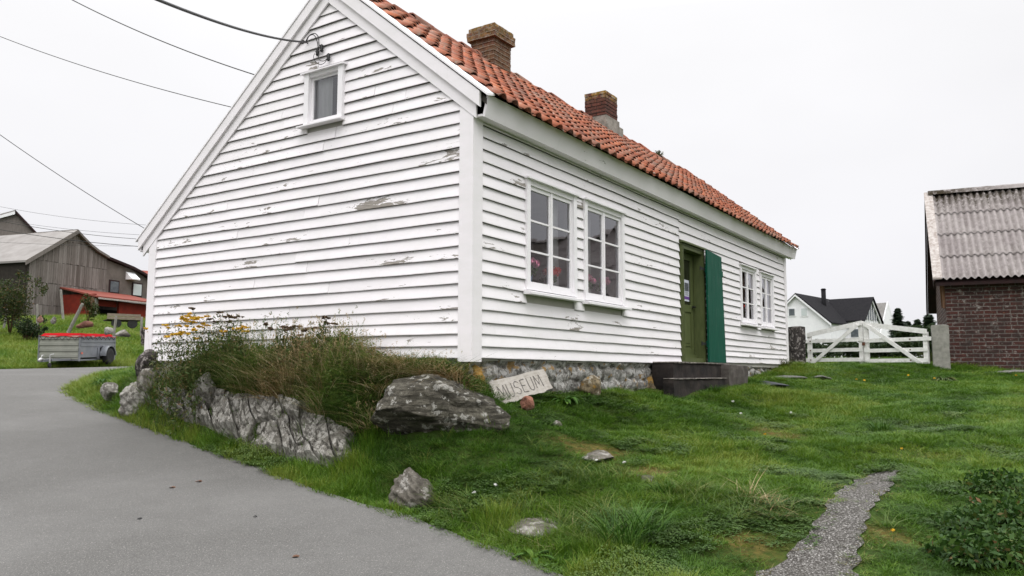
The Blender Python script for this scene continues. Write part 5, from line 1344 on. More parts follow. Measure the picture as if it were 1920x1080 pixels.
f = MB(); zz = [(.05+i*(LT-.1)/16, -.03, ZT-.03-(.10 if i % 2 else 0)) for i in range(17)]; f.tube(zz, .008, 4); f.build('lashing_cord', MT['black_rubber'], tr)
# wheels and mudguards
for y0, sg in ((-.02, -1), (WT+.02, 1)):
    M_ = Matrix.Translation((1.62, y0+sg*.10, .27)) @ Matrix.Rotation(PI/2, 4, 'X')
    wl = bpy.data.objects.new('wheel', None); C.objects.link(wl); wl.parent = tr
    f = MB(); f.sm = True; f.lathe([(.17, -.08), (.25, -.085), (.272, -.05), (.275, 0), (.272, .05), (.25, .085), (.17, .08)], n=26, M=M_); f.build('tyre', MT['tyre'], wl)
    f = MB(); f.sm = False; f.lathe([(.17, -.07), (.16, -.04), (.06, -.03), (.05, -.06), (.05, .06), (.06, .03), (.16, .04), (.17, .07)], n=18, M=M_); f.build('rim', MT['rim_grey'], wl)
    f = MB(); vs = []; n = 14
    for i in range(n+1):
        a = PI*(.02+.96*i/n); ca, sa = math.cos(a), math.sin(a)
        for (r_, yo) in ((.33, 0), (.33, sg*.20), (.36, sg*.20), (.36, 0)): vs.append((1.62-r_*ca*1.05, y0+yo, .27+r_*sa))
    fs = []
    for i in range(n):
        a = i*4; fs += [(a+k, a+(k+1) % 4, a+4+(k+1) % 4, a+4+k) for k in range(4)]
    fs += [(0, 1, 2, 3), (n*4+3, n*4+2, n*4+1, n*4)]; f.add(vs, fs); f.build('mudguard', MT['galvanised'], tr)
f = MB(); f.box((1.12, -.012, ZB), (1.27, .02, .559)); f.box((1.97, -.012, ZB-.05), (LT-.03, .02, .559)); f.build('skirt_panel', MT['galvanised'], tr)
f = MB(); f.bar((.6, WT/2, .20), (-.95, WT/2, .17), .08, .08); f.bar((.3, .12, .20), (-.5, WT/2-.05, .18), .06, .06); f.bar((.3, WT-.12, .20), (-.5, WT/2+.05, .18), .06, .06); f.build('drawbar', MT['galvanised'], tr)
f = MB(); f.sm = True; f.tube([(-.90, WT/2, .20), (-1.0, WT/2, .22), (-1.10, WT/2, .17)], [.05, .05, .04], 10); f.tube([(-.98, WT/2, .24), (-.93, WT/2, .33), (-.82, WT/2, .34)], .014, 6); f.build('coupling', MT['rim_grey'], tr)
f = MB(); f.tube([(-.72, WT/2-.12, .05), (-.72, WT/2-.12, .36)], .022, 8); f.tube([(-.72, WT/2-.12, .35), (-.62, WT/2-.18, .37)], .012, 6); f.build('jockey_post', MT['rim_grey'], tr)
f = MB(); f.lathe([(.05, -.03), (.075, -.02), (.075, .02), (.05, .03)], n=14, M=Matrix.Translation((-.72, WT/2-.12, .03)) @ Matrix.Rotation(PI/2, 4, 'X')); f.build('jockey_wheel', MT['tyre'], tr)
for p in ((.06, -.03, .36), (1.93, -.03, .48)): f = MB(); f.box(p, (p[0]+.09, p[1]+.008, p[2]+.06)); f.build('reflector', MT['reflector_red'], tr)
f = MB(); f.box((LT, .02, ZB-.02), (LT+.03, .22, ZB+.10)); f.build('tail_lamp', MT['reflector_red'], tr)

# hay cart by the red shed -----------------------------------------------
q = atd(200, 612, 45); q2 = atd(263, 612, 46); dd_ = q2-q; Lc = np.linalg.norm(dd_[:2])
ct = thing('farm_cart', 'old wooden flatbed cart standing in front of the red shed', 'cart', (q[0], q[1], q[2]), math.atan2(dd_[1], dd_[0]))
f = MB(); 
for k in range(2): f.box((0, 0, .42+.17*k), (Lc, .05, .42+.15+.17*k))
f.build('side_boards', MT['old_planks'], ct); f = MB(); f.box((0, .05, .36), (Lc, 1.3, .41)); f.build('bed', MT['dark_wood'], ct)
for x in (.5, Lc-.4):
    wl = bpy.data.objects.new('wheel', None); C.objects.link(wl); wl.parent = ct; M_ = Matrix.Translation((x, .12, .2)) @ Matrix.Rotation(PI/2, 4, 'X')
    f = MB(); f.lathe([(.14, -.08), (.26, -.08), (.27, 0), (.26, .08), (.14, .08)], n=18, M=M_); f.build('tyre', MT['tyre'], wl); f = MB(); f.lathe([(.14, -.06), (.05, -.05), (.05, .05), (.14, .06)], n=12, M=M_); f.build('rim', MT['rust'], wl)

# fence posts on the slope ----------------------------------------------------
def post(pb, pt, d, wpx, label, mat='grey_post', cat='fence post'):
    b = atd(*pb, d); t = atd(*pt, d); wd = wpx/FPX*d
    f = MB(); ax = (Vector(t)-Vector(b)); n = 6; L = ax.length + .5; f.tube([(0, 0, -.5), (0, 0, L*.4), (0, 0, L-.55), (0, 0, L-.5)], [wd*.56, wd*.52, wd*.48, wd*.36], 7)
    o = f.build('fence_post', MT[mat]); o.matrix_world = Matrix.Translation(tuple(b)) @ ax.to_track_quat('Z', 'Y').to_matrix().to_4x4(); tag(o, label, cat, 'old fence posts on the grassy slope')
post((137, 605), (155, 569), 36, 6, 'thick grey fence post leaning hard to the right on the slope')
post((118, 592), (114, 543), 50, 4.5, 'tall thin post at the open end of the red shed')
post((70, 592), (70, 570), 40, 4, 'short fence post in the grass right of the reddish shrub')
post((11, 596), (16, 572), 38, 4, 'thin fence post tilted within the shrub at the left edge')
post((214, 622), (218, 592), 38, 4.5, 'fence post standing in front of the wooden cart')
post((265, 622), (266, 594), 40, 4.5, 'thin upright post behind the broad dark stump')
post((270, 636), (270, 613), 34, 10, 'broad dark stump beside the far bend of the road', 'black_stone', 'stump')

# overhead wires ----------------------------------------------------------------
def wire(p, q, sag, r, label, n=28):
    p, q = np.array(p), np.array(q); c = (p+q)/2; P = [p*(1-t)+q*t - Z*sag*4*t*(1-t) - c for t in np.linspace(0, 1, n)]
    f = MB(); f.sm = True; f.tube(P, r, 5, False); o = f.build('overhead_wire', MT['wire_black']); o.location = tuple(c); tag(o, label, 'wire', 'overhead wires')
hk = hitc(574, 79, 0, -.10)
wire(atd(230, -28, 4.4), hk, .07, .012, 'thick black service cable running to the gable hook')
wire(atd(100, -19, 26), atd(560, 165, 22), .25, .016, 'wire meeting the roof edge above and left of the gable window')
wire(atd(-60, 44, 26), atd(500, 216, 20), .22, .011, 'single wire crossing the sky to the middle of the left rake board')
wire(atd(-40, 224, 22), atd(300, 445, 24), .1, .010, 'steep wire ending at the lower left eave')
wire(atd(-40, 379, 60), atd(330, 425, 50), .3, .010, 'faint highest far wire above the barns')
wire(atd(-40, 404, 62), atd(330, 443, 52), .3, .010, 'faint second far wire above the barns')
wire(atd(-40, 406, 46), atd(330, 452, 44), .25, .014, 'dark far wire crossing the peak of the large barn')
wire(atd(-40, 423, 44), atd(330, 466, 42), .2, .016, 'darkest far wire crossing the roof of the large barn')
wire(atd(-40, 452, 58), atd(330, 462, 50), .1, .009, 'faint lowest far wire above the large barn')

# ================================================================== ROCKS
import bmesh
_ico = {}
def ico(n):
    if n not in _ico:
        b = bmesh.new(); bmesh.ops.create_icosphere(b, subdivisions=n, radius=1); b.verts.ensure_lookup_table()
        _ico[n] = (np.array([v.co[:] for v in b.verts]), np.array([[v.index for v in f.verts] for f in b.faces])); b.free()
    return _ico[n]
ROCKS = []                       # footprints kept free of grass: s, d, radius s, radius d
def rock(l, r, t, b, d, label, mat, seed, sub=4, depth=.8, nplanes=9, sink=.25, planes=(), rough=.05, strat=0.0, group='stones in the grass', name='rock', tilt=0.0, free=True, flat=False):
    if flat:
        qa, qb = ground_hit((l+r)/2, b), ground_hit((l+r)/2, t); d = float(qa[1]); depth = max(.4, float(qb[1]-qa[1])/((r-l)/FPX*d)); b_ = b; mid = (qa[1]+qb[1])/2; t = b - .055*FPX/d; sink = .9
    elif free: q_ = ground_hit((l+r)/2, b-3); d = min(d, float(q_[1])-.02) if d < 14 else float(q_[1])
    V, F = ico(sub); V = V.copy(); rs = np.random.default_rng(seed)
    for n, ds in list(planes) + [((lambda q: q/np.linalg.norm(q))(rs.normal(size=3)), rs.uniform(.55, .85)) for _ in range(nplanes)]:
        n = np.array(n, float); n /= np.linalg.norm(n); k = V @ n - ds; V -= np.outer(np.clip(k, 0, None)*.985, n)
    mn, mx = V.min(0), V.max(0); V = (V - (mn+mx)/2)/((mx-mn)/2)
    wd = (r-l)/FPX*d/2; hg = (b-t)/FPX*d/2; dp = wd*depth
    hs_ = hg*(1+sink)
    V = V*np.array([wd, dp, hs_])
    N = V/np.linalg.norm(V, axis=1)[:, None]; sc = (wd+hg)/2
    so = rs.uniform(-50, 50, 3); disp = np.empty(len(V))
    for i, v in enumerate(V):
        q = Vector(v/sc*1.1 + so); h = mnoise.noise(q*1.6)*1.0 + mnoise.noise(q*3.7)*.55 + mnoise.noise(q*8.3)*.32 + mnoise.noise(q*19)*.15
        rdg = 1-abs(mnoise.noise(q*2.6+Vector((9, 3, 1))))*2.2
        h -= .9*max(0, rdg-.75)
        if strat: h += strat*math.sin((v[2]+.35*v[0]+.05*math.sin(v[0]*9))/sc*17 + 2*mnoise.noise(q*1.5))
        disp[i] = h*rough*sc*2
    V += N*disp[:, None]
    if tilt:
        c_, s__ = math.cos(tilt), math.sin(tilt); x, z = V[:, 0]*c_ + V[:, 2]*s__, -V[:, 0]*s__ + V[:, 2]*c_; V[:, 0], V[:, 2] = x, z
    ce = atd((l+r)/2, (t+b)/2, d + dp*.55); ce[2] -= hg*sink
    if flat: gq = (l+r-1920)/2/FPX*mid; ce = W(gq, mid, float(ground_z(np.array([gq]), np.array([mid]), False)[0]) - .01)
    Wd = V[:, :1]*HS[None] + V[:, 1:2]*HF[None] + V[:, 2:3]*np.array([[0, 0, 1.0]])
    o = np_mesh(name, Wd, F, MT[mat], None, True, {'tone': np.full(len(V), .5)}); o.location = tuple(ce)
    tag(o, label, 'rock', group)
    rel = ce-CAM; ROCKS.append((rel @ HS, d + dp*.55, wd, dp)); return o
rock(700, 962, 700, 812, 7.55, 'large dark layered boulder with pale lichen spots in front of the house corner', 'rock_strata', 21, 6, .55, 5, .20,
     planes=[((.60, -.1, .80), .42), ((-.15, -.25, .95), .58), ((-.35, -.6, -.75), .60), ((.3, -.9, .3), .50), ((-1, 0, .25), .85)], rough=.04, strat=.28)
G1 = 'rocks of the outcrop beside the road'
def outcrop():
    """one craggy, fractured ledge that follows the bank; angular facets split by cracks"""
    TP = [(262, 728), (285, 730), (310, 738), (340, 738), (362, 735), (372, 732), (392, 730), (410, 734), (440, 730), (480, 742), (530, 756), (570, 772), (610, 788), (640, 796), (662, 806), (680, 822)]
    BT = [(262, 752), (285, 762), (310, 778), (345, 792), (370, 800), (395, 808), (420, 822), (450, 834), (490, 850), (530, 862), (560, 870), (590, 878), (615, 886), (640, 884), (660, 872), (680, 852)]
    tp = np.array([W(*ground_hit(*p), 0) for p in TP]); bt = np.array([W(*ground_hit(*p), 0) for p in BT])
    def rs_(P, n): return resample(P[:, :2], n)
    NU, NV = 420, 110; a = rs_(bt, NU); b = rs_(tp, NU); rg = np.random.default_rng(77)
    Lu = np.r_[0, np.cumsum(np.linalg.norm(np.diff(a, axis=0), axis=1))]; 
    U = np.repeat(Lu[:, None], NV, 1); t = np.linspace(-.10, 1.12, NV)[None].repeat(NU, 0); XY = a[:, None]*(1-t[..., None]) + b[:, None]*t[..., None]
    rel = XY - CAM[:2]; Sg, Dg = rel @ HS[:2], rel @ HF[:2]; Zg = ground_z(Sg, Dg, False)
    Hh = .62; vv = t*Hh
    ca, sa = math.cos(.55), math.sin(.55); wn_ = np.array([[ (mnoise.noise(Vector((U[i, j]*2.2, vv[i, j]*2.2, 5))), mnoise.noise(Vector((U[i, j]*2.2, vv[i, j]*2.2, 15)))) for j in range(0, NV)] for i in range(0, NU)])
    X = (U*ca - vv*sa + .10*wn_[..., 0]); Y = (U*sa + vv*ca + .10*wn_[..., 1])*1.7
    n = 34; uu = rg.uniform(0, Lu[-1], n); v0 = rg.uniform(0, Hh, n); cx, cy = uu*ca - v0*sa, (uu*sa + v0*ca)*1.7
    dd = np.hypot(X[..., None]-cx, Y[..., None]-cy); o = np.argsort(dd, 2); d1 = np.take_along_axis(dd, o[..., :1], 2)[..., 0]; d2 = np.take_along_axis(dd, o[..., 1:2], 2)[..., 0]; k = o[..., 0]
    off = rg.uniform(.0, .10, n); tx, ty = rg.normal(0, .14, n), rg.normal(0, .10, n)
    H = .02 + off[k] + tx[k]*(X-cx[k]) + ty[k]*(Y-cy[k]); edge = d2-d1; crack = np.clip(1-edge/.035, 0, 1)**1.5
    n2 = 240; uu = rg.uniform(0, Lu[-1], n2); v0 = rg.uniform(0, Hh, n2); c2, c3 = uu*ca - v0*sa, (uu*sa + v0*ca)*1.7
    e2 = np.empty(U.shape); k2 = np.empty(U.shape, int)
    for i in range(NU): q = np.hypot(X[i][:, None]-c2, Y[i][:, None]-c3); oo = np.argsort(q, 1); k2[i] = oo[:, 0]; e2[i] = np.take_along_axis(q, oo[:, 1:2], 1)[:, 0]-np.take_along_axis(q, oo[:, :1], 1)[:, 0]
    H += rg.uniform(-.028, .028, n2)[k2] - .02*np.clip(1-e2/.02, 0, 1) - .085*crack
    fn = np.array([[mnoise.noise(Vector((U[i, j]*9, vv[i, j]*9, 1)))*.014 + mnoise.noise(Vector((U[i, j]*24, vv[i, j]*24, 4)))*.008 + mnoise.noise(Vector((U[i, j]*1.8, vv[i, j]*1.8, 8)))*.05 for j in range(NV)] for i in range(NU)])
    H += fn; big = np.array([mnoise.noise(Vector((u_*1.6, 3.3, 0))) for u_ in Lu])[:, None]
    fade = np.clip((t+.06+.05*big)/.16, 0, 1)*np.clip((1.06+.35*big-t)/.22, 0, 1)*np.clip(U/.25, 0, 1)*np.clip((Lu[-1]-U)/.2, 0, 1)
    H = (H+.055)*fade - .10*(1-fade)
    dr = -HF*.72 + np.array([0, 0, .69]); P = np.concatenate([XY, Zg[..., None]], 2) + H[..., None]*dr
    ii = (np.arange(NU-1)[:, None]*NV + np.arange(NV-1)[None]).ravel(); P = P.reshape(-1, 3); c = P.mean(0)
    ob = np_mesh('rock_outcrop', P-c, np.c_[ii, ii+NV, ii+NV+1, ii+1], MT['rock_pale'], None, False, {'tone': np.full(len(P), .5)}); ob.location = tuple(c)
    tag(ob, 'long low pale rock ledge, cracked and craggy, along the grass bank above the road', 'rock outcrop', G1)
    return np.c_[Sg[::6, ::6].ravel(), Dg[::6, ::6].ravel()], H[::6, ::6].ravel()
G1 = 'rocks of the outcrop beside the road'
OCP, OCH = outcrop()
rock(364, 412, 697, 752, 9.75, 'upright pale rock with a cleft standing on top of the roadside ledge', 'rock_pale', 31, 5, .7, 9, .3, group=G1, rough=.05, tilt=.15)
rock(616, 672, 800, 852, 8.2, 'rounded banded rock at the right end of the roadside ledge', 'rock_pale', 37, 5, .9, 7, .3, group=G1, strat=.3)
rock(545, 605, 748, 785, 8.9, 'weathered rock half buried in long grass above the roadside ledge', 'rock_mid', 38, 5, .8, 7, .4, group=G1)
rock(222, 302, 712, 772, 11.6, 'pale furrowed rock left of the outcrop in short grass', 'rock_pale', 39, 5, .8, 7, .2, group=G1, strat=.25)
rock(186, 226, 716, 746, 12.5, 'small pale rock at the tip of the grass verge, leftmost of all', 'rock_pale', 40, 4, .8, 7, .2, group=G1)
rock(256, 304, 655, 712, 11.0, 'dark upright stone under the left corner of the white house', 'black_stone', 41, 5, .8, 7, .3, group=G1)
rock(258, 300, 690, 725, 10.9, 'grey stone below the dark upright one at the left corner of the white house', 'rock_mid', 46, 4, .8, 7, .3, group=G1)
rock(730, 822, 880, 950, 7.0, 'grey layered rock alone in the grass bank near the road edge', 'rock_mid', 42, 5, .8, 7, .45, planes=[((.5, -.2, .8), .5)], strat=.35, rough=.06)
rock(945, 1065, 945, 1020, 6.1, 'low rock with white lichen discs under the overhanging turf by the road', 'rock_mid', 43, 5, .6, 7, .2, flat=True)
rock(1080, 1148, 838, 872, 7.55, 'flat bare stone showing through the lawn below the facade windows', 'rock_mid', 44, 5, 1.1, 6, .75, flat=True)
rock(1186, 1226, 886, 912, 7.0, 'small grey stone in yellowed moss on the lawn', 'rock_mid', 47, 4, 1, 6, .6, flat=True)
rock(1190, 1242, 698, 734, 11.9, 'tan rounded stone against the foundation left of the steps', 'rock_tan', 48, 5, .8, 7, .3, free=False)
rock(1086, 1128, 704, 742, 9.9, 'orange stained stone in the foundation foot right of the MUSEUM board', 'rock_tan', 49, 4, .8, 7, .3, free=False)
rock(866, 912, 682, 724, 8.25, 'mustard coloured lichen stone under the near house corner', 'rock_orange', 50, 5, .8, 8, .2, free=False)
rock(898, 926, 690, 735, 8.55, 'grey stone between the mustard stone and the MUSEUM board', 'rock_mid', 56, 5, .8, 8, .2, free=False)
rock(975, 1002, 742, 762, 7.9, 'small reddish stone propping the MUSEUM board', 'rock_red', 51, 4, .9, 6, .4, free=False)
rock(1034, 1056, 792, 802, 8.25, 'small flat pale stone in the grass right below the board', 'rock_mid', 57, 4, .9, 6, .6, flat=True)
rock(1408, 1472, 711, 728, 14.3, 'dark slate slab lying in the grass right of the steps', 'slate_dark', 52, 4, .9, 6, .6, name='slab', flat=True)
rock(1430, 1502, 700, 714, 15.6, 'grey flat slab behind the slate in the grass', 'flagstone', 53, 4, .9, 6, .6, name='slab', flat=True)
rock(1517, 1552, 702, 713, 15.6, 'small grey flat stone, rightmost of the slabs near the steps', 'flagstone', 54, 4, .9, 6, .6, name='slab', flat=True)
rock(1835, 1960, 693, 704, 15.6, 'long pale stone slab in front of the brick outbuilding', 'flagstone', 55, 5, .35, 6, .6, name='slab', flat=True)

# ================================================================== FOLIAGE BUILDERS
def blades(n, R, h0, h1, wd, bend, rg, segs=3, lean=.35, flat=False):
    """n curved grass blades: returns verts, tris, tone"""
    a = rg.uniform(0, 2*PI, n); r = R*np.sqrt(rg.uniform(0, 1, n)); bx, by = r*np.cos(a), r*np.sin(a)
    h = rg.uniform(h0, h1, n); az = a + rg.normal(0, 1.0, n); b = bend*rg.uniform(.3, 1.6, n); w_ = wd*rg.uniform(.7, 1.3, n); tone = rg.uniform(0, 1, n)
    le = lean*rg.uniform(0, 1, n)
    V = []; T = []; sa = az + PI/2 + rg.normal(0, .4, n)
    for k in range(segs+1):
        t = k/segs; off_ = h*(le*t + b*t*t); z = h*(t - .35*b*t*t)
        cx, cy = bx + np.cos(az)*off_, by + np.sin(az)*off_
        ww = w_*(1-t**1.6)*(.75+.25*min(1, t*3)) if k < segs else 0*w_
        V += [np.c_[cx-np.cos(sa)*ww, cy-np.sin(sa)*ww, z]]
        if k < segs: V += [np.c_[cx+np.cos(sa)*ww, cy+np.sin(sa)*ww, z]]
        T += [tone]*(2 if k < segs else 1)
    m_ = len(V); V = np.stack(V, 1).reshape(-1, 3); tn = np.stack(T, 1).ravel()
    f = []
    for k in range(segs-1): f += [(2*k, 2*k+1, 2*k+3), (2*k, 2*k+3, 2*k+2)]
    f += [(2*segs-2, 2*segs-1, 2*segs)]
    F = (np.arange(n)[:, None, None]*m_ + np.array(f)[None]).reshape(-1, 3)
    return V, F, tn
def leaves(n, cen, rad, size, rg, ratio=.55, up=.3, shell=.0):
    """n small pointed leaves spread in an ellipsoid"""
    q = rg.normal(size=(n, 3)); q /= np.linalg.norm(q, axis=1)[:, None]; rr_ = rg.uniform(shell, 1, n)**.45; P = np.array(cen) + q*rr_[:, None]*np.array(rad)
    d = rg.normal(size=(n, 3)); d[:, 2] += up; d /= np.linalg.norm(d, axis=1)[:, None]
    s_ = np.cross(d, rg.normal(size=(n, 3))); s_ /= np.linalg.norm(s_, axis=1)[:, None]; sz = size*rg.uniform(.6, 1.4, n)[:, None]
    V = np.stack([P-d*sz, P+s_*sz*ratio, P+d*sz, P-s_*sz*ratio], 1).reshape(-1, 3)
    t = np.repeat(np.clip(rg.normal(.5, .22, n), 0, 1), 4); b = np.arange(n)*4
    F = np.concatenate([np.c_[b, b+1, b+2], np.c_[b, b+2, b+3]]); return V, F, t
def broad(n, R, L, wd, rg, curl=.5, up=.9):
    """rosette of broad pointed leaves, each 4 segments long with a folded midrib"""
    Vs = []; Fs = []; Ts = []; b = 0
    for i in range(n):
        az = rg.uniform(0, 2*PI); l = L*rg.uniform(.55, 1.15); w_ = wd*rg.uniform(.7, 1.2); u0 = up*rg.uniform(.5, 1.3); bx, by = R*rg.uniform(0, 1)*math.cos(az), R*rg.uniform(0, 1)*math.sin(az); tn = rg.uniform(0, 1)
        pts = []; x = 0; z = 0; ang_ = u0
        for k in range(6):
            t = k/5; ww = w_*math.sin(PI*min(.97, .10+t*.88))**.8
            c = np.array([bx + math.cos(az)*x, by + math.sin(az)*x, z]); sd_ = np.array([-math.sin(az), math.cos(az), 0])*ww; upv = np.array([0, 0, ww*.35])
            pts += [c-sd_+upv, c, c+sd_+upv]; x += l/5*math.cos(ang_); z += l/5*math.sin(ang_); ang_ -= curl*u0*.45
        Vs += pts; Ts += [tn]*18
        for k in range(5):
            for j in (0, 1): a = b+k*3+j; Fs += [(a, a+1, a+4), (a, a+4, a+3)]
        b += 18
    return np.array(Vs), np.array(Fs), np.array(Ts)
def merge(parts):
    V = []; F = []; T = []; b = 0
    for v, f, t in parts: V.append(v); F.append(np.asarray(f)+b); T.append(t); b += len(v)
    return np.concatenate(V), np.concatenate(F), np.concatenate(T)

def gn_tree():
    g = bpy.data.node_groups.new('scatter', 'GeometryNodeTree'); g.interface.new_socket('Geometry', in_out='INPUT', socket_type='NodeSocketGeometry'); g.interface.new_socket('Geometry', in_out='OUTPUT', socket_type='NodeSocketGeometry')
    N = lambda t: g.nodes.new(t); L = g.links.new
    gi, go = N('NodeGroupInput'), N('NodeGroupOutput')
    def na(name, ty): n = N('GeometryNodeInputNamedAttribute'); n.data_type = ty; n.inputs['Name'].default_value = name; return n.outputs['Attribute']
    cmp_ = N('FunctionNodeCompare'); cmp_.data_type = 'INT'; cmp_.operation = 'LESS_THAN'; L(na('proto', 'INT'), [s for s in cmp_.inputs if s.type == 'INT'][0])
    se = N('GeometryNodeSeparateGeometry'); se.domain = 'POINT'; L(gi.outputs[0], se.inputs['Geometry']); L(cmp_.outputs[0], se.inputs['Selection'])
    sp = N('GeometryNodeSplitToInstances'); sp.domain = 'POINT'; L(se.outputs['Inverted'], sp.inputs['Geometry']); L(na('proto', 'INT'), sp.inputs['Group ID'])
    ip = N('GeometryNodeInstanceOnPoints'); L(se.outputs['Selection'], ip.inputs['Points']); L(sp.outputs['Instances'], ip.inputs['Instance']); ip.inputs['Pick Instance'].default_value = True
    L(na('pick', 'INT'), ip.inputs['Instance Index']); er = N('FunctionNodeEulerToRotation'); L(na('rot', 'FLOAT_VECTOR'), er.inputs[0]); L(er.outputs[0], ip.inputs['Rotation']); L(na('scl', 'FLOAT_VECTOR'), ip.inputs['Scale'])
    L(ip.outputs[0], go.inputs[0]); return g
GN = gn_tree()
def scatter(name, protos, P, mats, scl, tint, dry, label=None, pick=None, rot=None, rg=rng):
    """ONE object holding prototype clumps and the points they stand on; geometry nodes copies the clumps"""
    V, F, T = merge([p[:3] for p in protos]); pr = np.concatenate([np.full(len(p[0]), i) for i, p in enumerate(protos)]); fm = np.concatenate([np.full(len(p[1]), p[3] if len(p) > 3 else 0) for p in protos])
    n = len(P); nv = len(V)
    o = np_mesh(name, np.concatenate([V, P]), F, mats, None, False, {'tone': np.r_[T, np.zeros(n)], 'tint': np.r_[np.zeros(nv), tint], 'dry': np.r_[np.zeros(nv), dry]}, mi=fm)
    me = o.data
    def ia(nm, ty, a, prop='value'): at = me.attributes.new(nm, ty, 'POINT'); at.data.foreach_set(prop, a)
    ia('proto', 'INT', np.r_[pr, np.full(n, -1)].astype(np.int32)); ia('pick', 'INT', np.r_[np.zeros(nv), rg.integers(0, len(protos), n) if pick is None else pick].astype(np.int32))
    r3 = np.zeros((nv+n, 3), np.float32); r3[nv:, 2] = rg.uniform(0, 2*PI, n); r3[nv:, 0] = rg.normal(0, .12, n); r3[nv:, 1] = rg.normal(0, .12, n)
    if rot is not None: r3[nv:] = rot
    ia('rot', 'FLOAT_VECTOR', r3.ravel(), 'vector')
    s3 = np.zeros((nv+n, 3), np.float32); s3[nv:] = scl if np.ndim(scl) == 2 else np.asarray(scl)[:, None]; ia('scl', 'FLOAT_VECTOR', s3.ravel(), 'vector')
    md = o.modifiers.new('scatter', 'NODES'); md.node_group = GN; tag(o, label, kind='stuff'); return o
def to_world(S, D, z): return np.c_[CAM[0]+S*HS[0]+D*HF[0], CAM[1]+S*HS[1]+D*HF[1], z]
def lownoise(S, D, f, sd=0.0): return np.array([mnoise.noise(Vector((s*f+sd, d*f-sd, sd))) for s, d in zip(S, D)])
def near_rock(S, D, k=.6):
    m_ = np.zeros(len(S), bool)
    for (a, b, r1, r2) in ROCKS: m_ |= ((S-a)/(r1*k))**2 + ((D-b)/(r2*k))**2 < 1
    return m_
def on_ledge(S, D):
    m_ = np.zeros(len(S), bool); Q = OCP[OCH > .02]; near = (S < 0) & (D < 13) & (D > 6); idx = np.where(near)[0]
    for a in range(0, len(idx), 4000):
        i_ = idx[a:a+4000]; m_[i_] = (np.hypot(S[i_][:, None]-Q[:, 0], D[i_][:, None]-Q[:, 1]) < .035).any(1)
    return m_
def in_house(S, D, mrg=.03):
    w_ = to_world(S, D, 0*S); ax_, ay_ = A0[0], A0[1]; q = (w_[:, :2]-A0[:2]); qu, qv = q @ u[:2], q @ v[:2]
    h = (w_[:, 0] > -mrg) & (w_[:, 0] < LX+mrg) & (w_[:, 1] > -mrg) & (w_[:, 1] < WY+mrg)
    st_ = (w_[:, 0] > hx(1262, -.5)) & (w_[:, 0] < hx(1400, -.8)) & (w_[:, 1] > -.53) & (w_[:, 1] < .1)
    return h | st_ | ((qu > -.1) & (qu < 9) & (qv > -.05) & (qv < 4.3))
# bank of wild growth against the gable
BK = [(868,676,7.95),(760,678,8.45),(600,684,9.1),(450,690,9.95),(292,700,10.85),(278,736,0),(300,745,0),(330,750,0),(380,742,0),(440,742,0),(500,760,0),(560,782,0),(620,800,0),(670,820,0),(700,826,0),(712,800,0),(700,745,8.05),(745,704,8.3),(868,696,7.8)]
bank = []
for x, y, d in BK:
    if d: q = atd(x, y, d)-CAM; bank.append((q @ HS, d))
    else: bank.append(tuple(ground_hit(x, y)))
bank = np.array(bank)

# --- lawn
def dens(d): return np.interp(d, [4, 7, 10, 14, 20, 30, 50], [430, 360, 260, 150, 75, 26, 12])
lawn = [ [], [] ]
cand_S = []; cand_D = []
for d0, d1 in ((3.6, 6), (6, 8), (8, 10), (10, 13), (13, 17), (17, 24), (24, 34), (34, 58)):
    wmx = .76*d1+2.2; n = int((d1-d0)*2*wmx*dens(d0)); S = rng.uniform(-wmx, wmx, n); D = rng.uniform(d0, d1, n)
    k = (np.abs(S) < .74*D+2.2) & (rng.uniform(0, 1, n) < dens(D)/dens(d0)); cand_S.append(S[k]); cand_D.append(D[k])
S = np.concatenate(cand_S); D = np.concatenate(cand_D)
inr = inpoly(S, D, roadpoly); dr_ = distline(S, D, innerR[::2]); inp = inpoly(S, D, pathpoly); dpth = np.minimum(distline(S, D, pl[::2]), distline(S, D, pr[::2]))
keep = ~(inr & (dr_ > .03)) & ~(inp & (dpth > .03)) & ~in_house(S, D) & ~near_rock(S, D) & ~(on_ledge(S, D) & (rng.uniform(0, 1, len(S)) < .93))
S, D, dr_, dpth = S[keep], D[keep], dr_[keep], dpth[keep]
w3 = to_world(S, D, ground_z(S, D)); inb = inpoly(S, D, bank)
behind = (w3[:, 1] > 1.0) & (w3[:, 0] > -.2) & (w3[:, 0] < 13) & (S > -.52*D+2.2)      # hidden behind the house
keep = ~behind & ~(inb & (rng.uniform(0, 1, len(S)) < .6)); S, D, dr_, dpth, w3 = S[keep], D[keep], dr_[keep], dpth[keep], w3[keep]
n1 = lownoise(S, D, .55, 3.3); n2 = lownoise(S, D, 2.1, 7.7); n3 = lownoise(S, D, 5.5, 1.7)
bare = (n2 > .42) & (D > 5) & (dr_ > .5) & (S > 0)
tint = np.clip(.45 + .55*n1 + .42*n2 + .25*n3 + rng.normal(0, .10, len(S)), 0, 1); tint = np.where(dr_ < .5, np.clip(tint+.22, 0, 1), tint)
tint = np.where((S < -4.5) & (D > 22), np.clip(tint+.25, 0, 1), tint)
tint = np.clip(tint+.05, 0, 1)
far_b = np.interp(D, [10, 20], [0, .10]); tint = np.clip(tint+far_b, 0, 1)
